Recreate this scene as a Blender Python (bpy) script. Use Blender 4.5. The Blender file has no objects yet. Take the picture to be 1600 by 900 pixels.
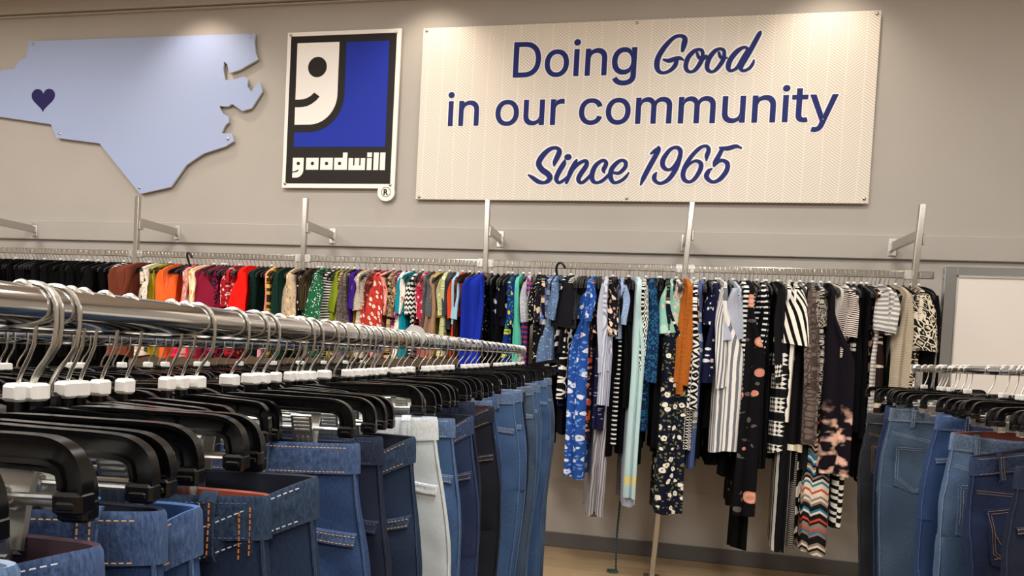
import bpy, math, random
from math import sin, cos, pi, radians, sqrt, exp
from mathutils import Vector, Matrix, noise
random.seed(11)
SC = bpy.context.scene
COL = SC.collection

# ------------------------------------------------------------------ camera
cam_d = bpy.data.cameras.new('camera')
cam = bpy.data.objects.new('camera', cam_d)
COL.objects.link(cam)
_w = Vector((-0.185, 0.982, -0.032)).normalized()
_r = Vector((0.981, 0.186, 0.052)); _r = (_r - _w * _r.dot(_w)).normalized()
_u = _r.cross(_w)
cam.matrix_world = Matrix(((_r.x, _u.x, -_w.x, 1.671), (_r.y, _u.y, -_w.y, -4.736), (_r.z, _u.z, -_w.z, 1.357), (0, 0, 0, 1)))
cam_d.sensor_width = 36.0
cam_d.lens = 1054.76 * 36 / 1600
cam_d.shift_x = -0.0006
cam_d.shift_y = (584.8 - 450) / 1600
cam_d.clip_start = 0.02
cam_d.clip_end = 60
SC.camera = cam

# ------------------------------------------------------------------ light and exposure
SC.view_settings.view_transform = 'Standard'
SC.view_settings.look = 'None'
SC.view_settings.exposure = 0.0
SC.view_settings.gamma = 1.0
SC.view_settings.use_curve_mapping = False
PANEL_W = 50.0        # each ceiling panel lamp, watts
SPOT_W = 30.0         # each recessed wall washer, watts
world = bpy.data.worlds.new('world')
SC.world = world
world.use_nodes = True
world.node_tree.nodes['Background'].inputs[0].default_value = (0.9, 0.92, 1.0, 1)
world.node_tree.nodes['Background'].inputs[1].default_value = 0.15
SC.cycles.max_bounces = 6
SC.cycles.diffuse_bounces = 4
SC.cycles.glossy_bounces = 4


# ------------------------------------------------------------------ helpers
def lin(c):
    return c / 12.92 if c <= 0.04045 else ((c + 0.055) / 1.055) ** 2.4


def hexc(h):
    h = h.lstrip('#')
    return tuple(lin(int(h[i:i + 2], 16) / 255) for i in (0, 2, 4)) + (1,)


class Sh:
    """small wrapper round a node tree"""
    def __init__(s, name, rough=0.6, metal=0.0, spec=0.5):
        s.m = bpy.data.materials.new(name)
        s.m.use_nodes = True
        s.t = s.m.node_tree
        s.b = s.t.nodes['Principled BSDF']
        s.b.inputs['Roughness'].default_value = rough
        s.b.inputs['Metallic'].default_value = metal
        s.b.inputs['Specular IOR Level'].default_value = spec

    def put(s, sock, v):
        if hasattr(v, 'is_output'):
            s.t.links.new(v, sock)
        else:
            sock.default_value = v

    def M(s, op, a, b=0.0, c=0.0):
        n = s.t.nodes.new('ShaderNodeMath'); n.operation = op
        s.put(n.inputs[0], a); s.put(n.inputs[1], b); s.put(n.inputs[2], c)
        return n.outputs[0]

    def mix(s, f, a, b):
        n = s.t.nodes.new('ShaderNodeMix'); n.data_type = 'RGBA'
        s.put(n.inputs[0], f); s.put(n.inputs[6], a); s.put(n.inputs[7], b)
        return n.outputs[2]

    def co(s, which='UV'):
        n = s.t.nodes.new('ShaderNodeTexCoord')
        return n.outputs[which]

    def xyz(s, v):
        n = s.t.nodes.new('ShaderNodeSeparateXYZ'); s.put(n.inputs[0], v)
        return n.outputs

    def cxyz(s, x, y, z=0.0):
        n = s.t.nodes.new('ShaderNodeCombineXYZ')
        for i, v in enumerate((x, y, z)): s.put(n.inputs[i], v)
        return n.outputs[0]

    def noise(s, v, scale, detail=2.0, rough=0.5):
        n = s.t.nodes.new('ShaderNodeTexNoise')
        s.put(n.inputs['Vector'], v); n.inputs['Scale'].default_value = scale
        n.inputs['Detail'].default_value = detail; n.inputs['Roughness'].default_value = rough
        return n.outputs

    def voro(s, v, scale, feature='F1', rnd=1.0):
        n = s.t.nodes.new('ShaderNodeTexVoronoi'); n.feature = feature
        s.put(n.inputs['Vector'], v); n.inputs['Scale'].default_value = scale
        n.inputs['Randomness'].default_value = rnd
        return n.outputs

    def bump(s, h, strength=0.3, dist=0.002):
        n = s.t.nodes.new('ShaderNodeBump')
        n.inputs['Strength'].default_value = strength; n.inputs['Distance'].default_value = dist
        s.put(n.inputs['Height'], h)
        s.t.links.new(n.outputs[0], s.b.inputs['Normal'])

    def color(s, v):
        s.put(s.b.inputs['Base Color'], v)
        return s


MATS = {}


def plain(name, hx, rough=0.6, metal=0.0, spec=0.5):
    if name not in MATS:
        MATS[name] = Sh(name, rough, metal, spec).color(hexc(hx)).m
    return MATS[name]


class MB:
    """collects vertices, faces, uv and material slots, then links ONE mesh object"""
    def __init__(s):
        s.V = []; s.F = []; s.U = []; s.I = []

    def add(s, vs, fs, uv=None, mi=0):
        o = len(s.V)
        s.V += [tuple(v) for v in vs]
        s.U += list(uv) if uv else [(v[0], v[2]) for v in vs]
        for f in fs:
            s.F.append([i + o for i in f]); s.I.append(mi)

    def grid(s, rows, uvrows=None, closed=False, cap0=False, cap1=False, mi=0):
        n = len(rows[0]); vs = [p for r in rows for p in r]; fs = []
        m = n if closed else n - 1
        for j in range(len(rows) - 1):
            for i in range(m):
                k = (i + 1) % n
                fs.append((j * n + i, j * n + k, (j + 1) * n + k, (j + 1) * n + i))
        if cap0: fs.append(tuple(range(n - 1, -1, -1)))
        if cap1: fs.append(tuple(range((len(rows) - 1) * n, len(rows) * n)))
        s.add(vs, fs, [u for r in uvrows for u in r] if uvrows else None, mi)

    def box(s, x0, x1, y0, y1, z0, z1, bev=0.0, mi=0):
        if bev <= 0:
            vs = [(x, y, z) for z in (z0, z1) for y in (y0, y1) for x in (x0, x1)]
            s.add(vs, [(0, 2, 3, 1), (4, 5, 7, 6), (0, 1, 5, 4), (2, 6, 7, 3), (0, 4, 6, 2), (1, 3, 7, 5)], None, mi)
            return
        b = min(bev, (x1 - x0) / 2.1, (y1 - y0) / 2.1, (z1 - z0) / 2.1)
        def ring(z, d):
            a0, a1, c0, c1 = x0 + d, x1 - d, y0 + d, y1 - d
            return [(a0 + b, c0, z), (a1 - b, c0, z), (a1, c0 + b, z), (a1, c1 - b, z), (a1 - b, c1, z), (a0 + b, c1, z), (a0, c1 - b, z), (a0, c0 + b, z)]
        rows = [ring(z0, b * .9), ring(z0 + b, 0), ring(z1 - b, 0), ring(z1, b * .9)]
        s.grid(rows, None, True, True, True, mi)

    def bar(s, a, b, w, d, up=(0, 0, 1), bev=0.0, mi=0):
        """box of width w (sideways) and depth d running from a to b"""
        a = Vector(a); b = Vector(b); t = (b - a); L = t.length; t.normalize()
        x = t.cross(Vector(up))
        if x.length < 1e-4: x = t.cross(Vector((0, 1, 0)))
        x.normalize(); y = x.cross(t)
        tmp = MB(); tmp.box(-w / 2, w / 2, -d / 2, d / 2, 0, L, bev)
        s.add([a + x * v[0] + y * v[1] + t * v[2] for v in tmp.V], tmp.F, None, mi)

    def tube(s, pts, r, n=8, cap=True, closed=False, mi=0):
        pts = [Vector(p) for p in pts]
        rr = r if isinstance(r, (list, tuple)) else [r] * len(pts)
        t0 = (pts[1] - pts[0]).normalized()
        nx = t0.cross(Vector((0, 0, 1)))
        if nx.length < 0.1: nx = t0.cross(Vector((0, 1, 0)))
        nx.normalize(); rows = []; uv = []; L = 0
        for i, p in enumerate(pts):
            t = (pts[min(i + 1, len(pts) - 1)] - pts[max(i - 1, 0)])
            if closed: t = pts[(i + 1) % len(pts)] - pts[i - 1]
            t.normalize()
            nx = (nx - t * nx.dot(t)).normalized(); ny = t.cross(nx)
            if i: L += (p - pts[i - 1]).length
            rows.append([p + nx * cos(2 * pi * k / n) * rr[i] + ny * sin(2 * pi * k / n) * rr[i] for k in range(n)])
            uv.append([(k / n * 2 * pi * rr[i], L) for k in range(n)])
        if closed: rows.append(rows[0]); uv.append(uv[0]); cap = False
        s.grid(rows, uv, True, cap, cap, mi)

    def prism(s, poly, y0, y1, mi=0):
        """outline in (x, z) pushed from y0 (front) to y1"""
        n = len(poly)
        area = sum(poly[i][0] * poly[(i + 1) % n][1] - poly[(i + 1) % n][0] * poly[i][1] for i in range(n))
        if area < 0: poly = poly[::-1]
        vs = [(p[0], y0, p[1]) for p in poly] + [(p[0], y1, p[1]) for p in poly]
        fs = [tuple(range(n)), tuple(range(2 * n - 1, n - 1, -1))]
        fs += [(i, i + n, (i + 1) % n + n, (i + 1) % n) for i in range(n)]
        s.add(vs, fs, None, mi)

    def mesh(s, name, mats, smooth=False, ang=35):
        me = bpy.data.meshes.new(name)
        me.from_pydata(s.V, [], s.F)
        for m in (mats if isinstance(mats, (list, tuple)) else [mats]): me.materials.append(m)
        me.polygons.foreach_set('material_index', s.I)
        uvl = me.uv_layers.new(name='uv')
        vi = [0] * len(me.loops); me.loops.foreach_get('vertex_index', vi)
        uvl.data.foreach_set('uv', [c for i in vi for c in s.U[i]])
        if smooth:
            me.polygons.foreach_set('use_smooth', [True] * len(me.polygons))
            me.set_sharp_from_angle(angle=radians(ang))
        me.update()
        return me

    def build(s, name, mats, parent=None, smooth=False, ang=35):
        return link(name, s.mesh(name, mats, smooth, ang), parent)


def link(name, me, parent=None):
    o = bpy.data.objects.new(name, me)
    COL.objects.link(o)
    if parent: o.parent = parent
    return o


def tag(o, label=None, cat=None, group=None, kind=None):
    if label: o['label'] = label
    if cat: o['category'] = cat
    if group: o['group'] = group
    if kind: o['kind'] = kind
    return o


def thing(name, label, cat, loc=(0, 0, 0), rz=0.0, group=None):
    o = bpy.data.objects.new(name, None)
    COL.objects.link(o)
    o.empty_display_size = 0.05
    o.location = loc; o.rotation_euler = (0, 0, rz)
    return tag(o, label, cat, group)


def kids(o): return KIDS.get(o.name, [])


KIDS = {}


def text_mesh(body, size, offset=0.0, depth=0.0):
    cu = bpy.data.curves.new('lettering', 'FONT')
    cu.body = body; cu.size = size; cu.offset = offset; cu.extrude = depth; cu.resolution_u = 6
    o = bpy.data.objects.new('lettering', cu)
    COL.objects.link(o)
    dg = bpy.context.evaluated_depsgraph_get()
    me = bpy.data.meshes.new_from_object(o.evaluated_get(dg))
    bpy.data.objects.remove(o); bpy.data.curves.remove(cu)
    return me


def fit_text(me, x0, x1, zbase, ztop_ref, cap_h, y):
    """stretch flat lettering so that it spans x0..x1 and its capital height reaches cap_h above zbase"""
    xs = [v.co.x for v in me.vertices]; a, b = min(xs), max(xs)
    sx = (x1 - x0) / (b - a); sz = cap_h / ztop_ref
    for v in me.vertices:
        v.co = Vector((x0 + (v.co.x - a) * sx, y - v.co.z, zbase + v.co.y * sz))
    me.update()
    return me


def catmull(pts, k=6):
    out = []
    n = len(pts)
    for i in range(n - 1):
        p0, p1, p2, p3 = pts[max(i - 1, 0)], pts[i], pts[i + 1], pts[min(i + 2, n - 1)]
        for j in range(k):
            t = j / k
            out.append(tuple(0.5 * ((2 * b) + (c - a) * t + (2 * a - 5 * b + 4 * c - d) * t * t + (3 * b - a - 3 * c + d) * t ** 3) for a, b, c, d in zip(p0, p1, p2, p3)))
    out.append(tuple(pts[-1]))
    return out


# ------------------------------------------------------------------ base materials
def mk_wall():
    s = Sh('wall_paint', 0.75)
    c = s.co('Object')
    n = s.noise(c, 2.5, 3)
    s.color(s.mix(n[0], hexc('#aaa49d'), hexc('#b2aca5')))
    s.bump(s.noise(c, 260, 2)[0], 0.12, 0.002)
    return s.m


def mk_floor():
    s = Sh('vinyl_plank', 0.38)
    x, y, z = s.xyz(s.co('Object'))
    px = s.M('DIVIDE', x, 0.9); py = s.M('DIVIDE', y, 0.15)
    row = s.M('FLOOR', py)
    col = s.M('FLOOR', s.M('ADD', px, s.M('MULTIPLY', row, 0.37)))
    wn = s.t.nodes.new('ShaderNodeTexWhiteNoise'); s.put(wn.inputs[0], s.cxyz(col, row, 0.0))
    g = s.noise(s.cxyz(s.M('MULTIPLY', x, 3.0), s.M('MULTIPLY', y, 38.0), wn.outputs[0]), 1.0, 4)
    f = s.M('ADD', s.M('MULTIPLY', g[0], 0.7), s.M('MULTIPLY', wn.outputs[0], 0.3))
    c = s.mix(f, hexc('#8c7457'), hexc('#c0a682'))
    seam = s.M('LESS_THAN', s.M('FRACT', py), 0.015)
    s.color(s.mix(seam, c, hexc('#4a3a2c')))
    return s.m


M_WALL = mk_wall()
M_FLOOR = mk_floor()
M_BASE = plain('vinyl_base', '#5b5756', 0.55)
M_CEIL = plain('ceiling_paint', '#d3cbc4', 0.8)
M_CHROME = plain('chrome', '#dcdcdc', 0.09, 1.0)
M_NICKEL = plain('brushed_steel', '#c6c2bb', 0.24, 1.0)
M_WIRE = plain('galvanized_wire', '#cfccc4', 0.3, 1.0)
M_BLACK = plain('glossy_black_plastic', '#060607', 0.22, 0.0, 0.5)
M_BLACKM = plain('satin_black_plastic', '#0b0b0c', 0.42, 0.0, 0.45)
M_WHITE = plain('white_plastic', '#ece9e4', 0.45)
M_CLIP = plain('clip_metal', '#d6d6d2', 0.36, 1.0)
M_ALU = plain('aluminium', '#c3c8cc', 0.22, 1.0)
M_GREYPL = plain('grey_plastic', '#b5b4b0', 0.5)

# ------------------------------------------------------------------ room shell
def structure(name, mb, mat):
    return tag(mb.build(name, mat), kind='structure')


X0, X1, Y0, ZC = -6.0, 7.0, -9.5, 4.0
m = MB(); m.box(X0, X1, Y0, 0.1, -0.1, 0.0); structure('floor', m, M_FLOOR)
m = MB(); m.box(X0, X1, 0.0, 0.12, 0.0, ZC); structure('wall_back', m, M_WALL)
m = MB(); m.box(X0 - .12, X0, Y0, 0.1, 0.0, ZC); structure('wall_left', m, M_WALL)
m = MB(); m.box(X1, X1 + .12, Y0, 0.1, 0.0, ZC); structure('wall_right', m, M_WALL)
m = MB(); m.box(X0, X1, Y0 - .12, Y0, 0.0, ZC); structure('wall_rear', m, M_WALL)
m = MB(); m.box(X0 - .1, X1 + .1, Y0 - .1, 0.1, ZC, ZC + .1); structure('ceiling', m, M_CEIL)
m = MB(); m.box(X0, X1, -0.012, 0.0, 0.0, 0.1034, .004); structure('baseboard_back', m, M_BASE)
# painted backing board screwed along the wall, with its shadow gap below, and the crown strip
m = MB(); m.box(X0, X1, -0.024, 0.0, 2.08, 2.235, .004)
structure('trim_1', m, M_WALL)
m = MB(); m.box(X0, X1, -0.05, 0.0, 3.892, ZC, .006); m.box(X0, X1, -0.03, 0.0, 3.872, 3.884, .003)
structure('trim_2', m, M_WALL)
m = MB(); m.box(X0, X1, -0.004, 0.0, 0.462, 0.47); structure('trim_3', m, M_WALL)

# ceiling lamps: recessed fluorescent panels and wall washing downlights (all above the frame)
M_LENS = Sh('lamp_lens', 0.4)
M_LENS.b.inputs['Emission Color'].default_value = (1, 0.97, 0.92, 1)
M_LENS.b.inputs['Emission Strength'].default_value = 4.0
M_LENS = M_LENS.color((0.9, 0.9, 0.9, 1)).m


def ceiling_panel(x, y, where, k=1.0):
    t = thing('ceiling_light', 'long fluorescent ceiling panel ' + where, 'ceiling light', (x, y, ZC), 0, 'fluorescent ceiling panels')
    f = MB()
    for a, b, c, d in ((-.62, .62, -.32, -.29), (-.62, .62, .29, .32), (-.62, -.59, -.29, .29), (.59, .62, -.29, .29)):
        f.box(a, b, c, d, -.03, -.001, .004)
    f.build('frame', M_WHITE, t)
    d = MB(); d.box(-.59, .59, -.29, .29, -.02, -.004); d.build('diffuser', M_LENS, t)
    L = bpy.data.lights.new('panel_lamp', 'AREA'); L.shape = 'RECTANGLE'; L.size = 1.16; L.size_y = .56
    L.energy = PANEL_W * k; L.color = (1.0, 0.965, 0.91)
    o = bpy.data.objects.new('lamp', L); COL.objects.link(o); o.parent = t; o.location = (0, 0, -.035)


for i, x in enumerate((-3.6, -0.6, 2.4, 5.4)):
    for j, y in enumerate((-1.9, -4.3, -6.7)):
        ceiling_panel(x, y, ('far left', 'left of middle', 'right of middle', 'far right')[i] + ', ' + ('row by the back wall', 'middle row', 'rear row')[j], (1.1, 1.1, 1.0, .45)[i] * (.75, 1.35, 1.3)[j])


def downlight(x, y, aim, where):
    t = thing('downlight', 'round recessed downlight washing the wall ' + where, 'downlight', (x, y, ZC), 0)
    f = MB(); rows = []
    for r, z in ((.095, -.001), (.095, -.01), (.075, -.014), (.07, -.002)):
        rows.append([(r * cos(2 * pi * k / 24), r * sin(2 * pi * k / 24), z) for k in range(24)])
    f.grid(rows, None, True); f.build('trim_ring', M_WHITE, t, True)
    L = bpy.data.lights.new('spot_lamp', 'SPOT'); L.energy = SPOT_W; L.spot_size = radians(100); L.spot_blend = 0.9
    L.shadow_soft_size = 0.06; L.color = (1.0, 0.87, 0.72)
    o = bpy.data.objects.new('lamp', L); COL.objects.link(o); o.parent = t; o.location = (0, 0, -.02)
    o.rotation_euler = (aim, 0, 0)


downlight(-1.75, -.42, radians(22), 'above the blue state cutout')
downlight(0.08, -.42, radians(22), 'between the logo sign and the slogan sign')
downlight(2.75, -.42, radians(22), 'above the right end of the slogan sign')
# ------------------------------------------------------------------ signs on the wall
def screw(parent, x, z, y, r=.012, mat=None):
    b = MB(); rows = []
    for rr, yy in ((r, y + .001), (r, y - .003), (r * .7, y - .007), (r * .25, y - .009)):
        rows.append([(x + rr * cos(2 * pi * k / 12), yy, z + rr * sin(2 * pi * k / 12)) for k in range(12)])
    b.grid(rows, None, True, False, True)
    b.build('screw', mat or M_NICKEL, parent, True)


# light blue state outline with a heart
STATE = [(-3.6559, 3.4171), (-3.6168, 3.4325), (-3.5806, 3.4513), (-3.4799, 3.4541), (-3.4237, 3.5254), (-3.3658, 3.54), (-3.3406, 3.6723), (-1.3269, 3.6627), (-1.3311, 3.6045), (-1.3185, 3.5234), (-1.296, 3.4693), (-1.4427, 3.3954), (-1.5292, 3.3722), (-1.5526, 3.439), (-1.5798, 3.4601), (-1.5829, 3.3991), (-1.5646, 3.3191), (-1.4794, 3.3252), (-1.4065, 3.3438), (-1.3716, 3.3207), (-1.3774, 3.2722), (-1.3415, 3.2258), (-1.3077, 3.2757), (-1.2695, 3.3001), (-1.2496, 3.229), (-1.334, 3.1041), (-1.41, 3.0849), (-1.4999, 3.1393), (-1.5333, 3.1194), (-1.608, 3.1257), (-1.5806, 3.0741), (-1.522, 3.0426), (-1.5224, 2.9997), (-1.5502, 2.9795), (-1.5787, 2.9204), (-1.5418, 2.916), (-1.4904, 2.9176), (-1.473, 2.8581), (-1.5433, 2.8176), (-1.7267, 2.7648), (-1.8707, 2.6778), (-1.999, 2.5071), (-2.2694, 2.4521), (-2.6537, 2.8487), (-3.0531, 2.8948), (-3.1107, 3.0045), (-3.6049, 3.0711), (-3.7394, 3.0878)]
M_STATE = Sh('pale_blue_panel', 0.5, 0, .3).color(hexc('#a2b1d6')).m
M_EDGE = plain('raw_panel_edge', '#cdccc8', 0.5)
t = thing('state_cutout_sign', 'pale blue state shaped cutout with dark heart mounted high on the wall', 'sign', (-2.3, -.03, 3.1))
off = Vector((-2.3, -.03, 3.1))
def loc(poly): return [(p[0] - off.x, p[1] - off.z) for p in poly]
m = MB(); m.prism(loc(STATE), -.004, .012, 0)
for k, f in enumerate(m.F):
    if len(f) == 4: m.I[k] = 1
m.build('panel', [M_STATE, M_EDGE], t)
hp = []
for k in range(48):
    a = 2 * pi * k / 48
    hx = 16 * sin(a) ** 3; hz = 13 * cos(a) - 5 * cos(2 * a) - 2 * cos(3 * a) - cos(4 * a)
    hp.append((-3.1895 + hx / 16 * .111, 3.1935 + (hz + 2.5) / 14.5 * .0945))
m = MB(); m.prism(loc(hp), -.0055, -.0038); m.build('heart', plain('indigo_print', '#262158', .6, 0, .2), t)
for sx, sz in ((-3.2994, 3.6454), (-1.3636, 3.6432), (-3.0222, 2.9273), (-2.2753, 2.5001), (-1.5216, 2.8763)):
    screw(t, sx - off.x, sz - off.z, -.004)
m = MB()
for sx, sz in ((-3.2994, 3.6454), (-1.3636, 3.6432), (-3.0222, 2.9273), (-2.2753, 2.5001), (-1.5216, 2.8763)):
    m.tube([(sx - off.x, .011, sz - off.z), (sx - off.x, .029, sz - off.z)], .008, 10)
m.build('standoff', M_NICKEL, t)

# square logo sign
M_LB = plain('logo_black', '#241f1d', .6, 0, .2)
M_LW = plain('logo_white', '#f0ece6', .5)
M_LBL = plain('logo_blue', '#1b30a2', .6, 0, .2)
t = thing('logo_sign', 'tall black, blue and white logo sign with half smiling face and white wordmark', 'sign', (-.612, -.03, 3.08))
off = Vector((-.612, -.03, 3.08))


def arc(cx, cz, rx, rz, a0, a1, n=16):
    return [(cx + rx * cos(radians(a0 + (a1 - a0) * k / n)), cz + rz * sin(radians(a0 + (a1 - a0) * k / n))) for k in range(n + 1)]


def flat(name, polys, mat, lvl, parent):
    mb = MB()
    for p in polys: mb.prism(loc(p), -.004 - lvl * .0008, -.0036 - (lvl - 1) * .0008)
    return mb.build(name, mat, parent)


def rect(x0, x1, z0, z1): return [(x0, z0), (x1, z0), (x1, z1), (x0, z1)]


panel = [(-1.056, 2.507), (-.2905, 2.507)] + arc(-.2261, 2.4802, .066, .066, 157, 380, 26) + [(-.163, 2.51), (-.163, 3.658), (-1.058, 3.658)]
m = MB(); m.prism(loc(panel), -.004, .012); m.build('panel', M_LW, t)
flat('black_field', [rect(-1.029, -.197, 2.539, 3.628)], M_LB, 1, t)
face = [(-.976, 3.5765), (-.9735, 2.9755)] + arc(-.852, 3.193, .213, .2175, -90, 0) + [(-.640, 3.5765)]
flat('face', [face], M_LW, 2, t)
smile = [(-.977, 3.161)] + [(-.9332, 3.1607), (-.905, 3.1637), (-.878, 3.172), (-.850, 3.187), (-.824, 3.2106), (-.7795, 3.1805), (-.806, 3.152), (-.838, 3.129), (-.872, 3.113), (-.91, 3.1055), (-.94, 3.1035)] + [(-.977, 3.104)]
flat('eye_and_smile', [arc(-.8069, 3.397, .075, .075, 0, 360 - 360 / 36, 35), smile], M_LB, 3, t)
blue = [(-.973, 2.8105), (-.2475, 2.808), (-.2515, 3.572), (-.5845, 3.573)] + arc(-.852, 3.192, .269, .2735, 0, -90) + [(-.973, 2.9175)]
flat('blue_field', [blue], M_LBL, 2, t)
g = [(-.9747, 2.7293), (-.9745, 2.5824)] + arc(-.944, 2.642, .058, .0596, -90, 0, 8) + [(-.886, 2.7293)]
dd = [(-.6414, 2.7286), (-.6414, 2.641), (-.5385, 2.641), (-.5385, 2.767), (-.5745, 2.767), (-.5745, 2.7286)]
ww = [(-.5277, 2.7265), (-.5277, 2.6395), (-.3976, 2.6395), (-.3976, 2.7265), (-.433, 2.7265), (-.433, 2.6725), (-.444, 2.6725), (-.444, 2.7265), (-.4805, 2.7265), (-.4805, 2.6725), (-.4915, 2.6725), (-.4915, 2.7265)]
flat('wordmark', [g, rect(-.8666, -.7663, 2.6415, 2.729), rect(-.7518, -.6522, 2.641, 2.729), dd, ww, rect(-.3838, -.3465, 2.6392, 2.726),
                  rect(-.3835, -.3465, 2.7335, 2.7666), rect(-.3325, -.2938, 2.6393, 2.7665), rect(-.2829, -.2425, 2.6393, 2.7663)], M_LW, 2, t)
sm2 = [(-.976, 2.6285), (-.956, 2.6295), (-.943, 2.6335), (-.931, 2.643), (-.922, 2.6385), (-.934, 2.627), (-.95, 2.621), (-.976, 2.6205)]
flat('wordmark_counters', [arc(cx, 2.6874, .0132, .0132, 0, 340, 17) for cx in (-.929, -.815, -.7015, -.598)] + [sm2], M_LB, 3, t)
m = MB()
rr = [[(p[0], -.0048, p[1]) for p in loc(arc(-.2261, 2.4802, r, r, 0, 352, 44))] for r in (.0365, .0325)]
m.grid(rr, None, True); m.build('registered_ring', M_LB, t)
me = text_mesh('R', .06, .0022); fit_text(me, -.2445 - off.x, -.2075 - off.x, 2.4585 - off.z, max(v.co.y for v in me.vertices), .0435, -.0048)
me.materials.append(M_LB); link('registered_letter', me, t)
for sx, sz in ((-1.0326, 3.6359), (-.2003, 3.6296), (-1.0302, 2.5379), (-.1957, 2.5327)): screw(t, sx - off.x, sz - off.z, -.0052, .011)
m = MB()
for sx, sz in ((-1.0326, 3.6359), (-.2003, 3.6296), (-1.0302, 2.5379), (-.1957, 2.5327)): m.tube([(sx - off.x, .011, sz - off.z), (sx - off.x, .029, sz - off.z)], .008, 10)
m.build('standoff', M_NICKEL, t)

# wide slogan sign
def mk_herring():
    s = Sh('herringbone_print', 0.5)
    x, y, z = s.xyz(s.co('Object'))
    wob = s.noise(s.cxyz(s.M('MULTIPLY', x, 1.0), 0.0, s.M('MULTIPLY', z, .6)), 3.0, 1)[0]
    u = s.M('DIVIDE', s.M('ADD', x, s.M('MULTIPLY', wob, .03)), 0.225)
    tri = s.M('ABSOLUTE', s.M('SUBTRACT', s.M('FRACT', u), 0.5))
    wob2 = s.noise(s.cxyz(s.M('MULTIPLY', s.M('FLOOR', s.M('MULTIPLY', u, 2.0)), 7.3), 0.0, z), 7.0, 2)[0]
    v = s.M('ADD', s.M('ADD', z, s.M('MULTIPLY', tri, 0.16)), s.M('MULTIPLY', wob2, 0.03))
    fr = s.M('FRACT', s.M('DIVIDE', v, 0.0185))
    line = s.M('LESS_THAN', fr, 0.33)
    vein = s.M('LESS_THAN', s.M('ABSOLUTE', s.M('SUBTRACT', s.M('FRACT', s.M('MULTIPLY', u, 2.0)), 0.5)), 0.47)
    line = s.M('MULTIPLY', line, vein)
    s.color(s.mix(line, hexc('#e6ded3'), hexc('#c2b6a8')))
    return s.m


M_NAVY = plain('navy_print', '#1d2768', .6, 0, .2)
t = thing('slogan_sign', 'wide cream herringbone sign with large blue slogan lettering', 'sign', (1.524, -.03, 3.04))
off = Vector((1.524, -.03, 3.04))
m = MB(); m.box(-1.522, 1.522, -.004, .012, 2.43 - 3.04, 3.6515 - 3.04, .0015); m.build('panel', mk_herring(), t)


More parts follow.
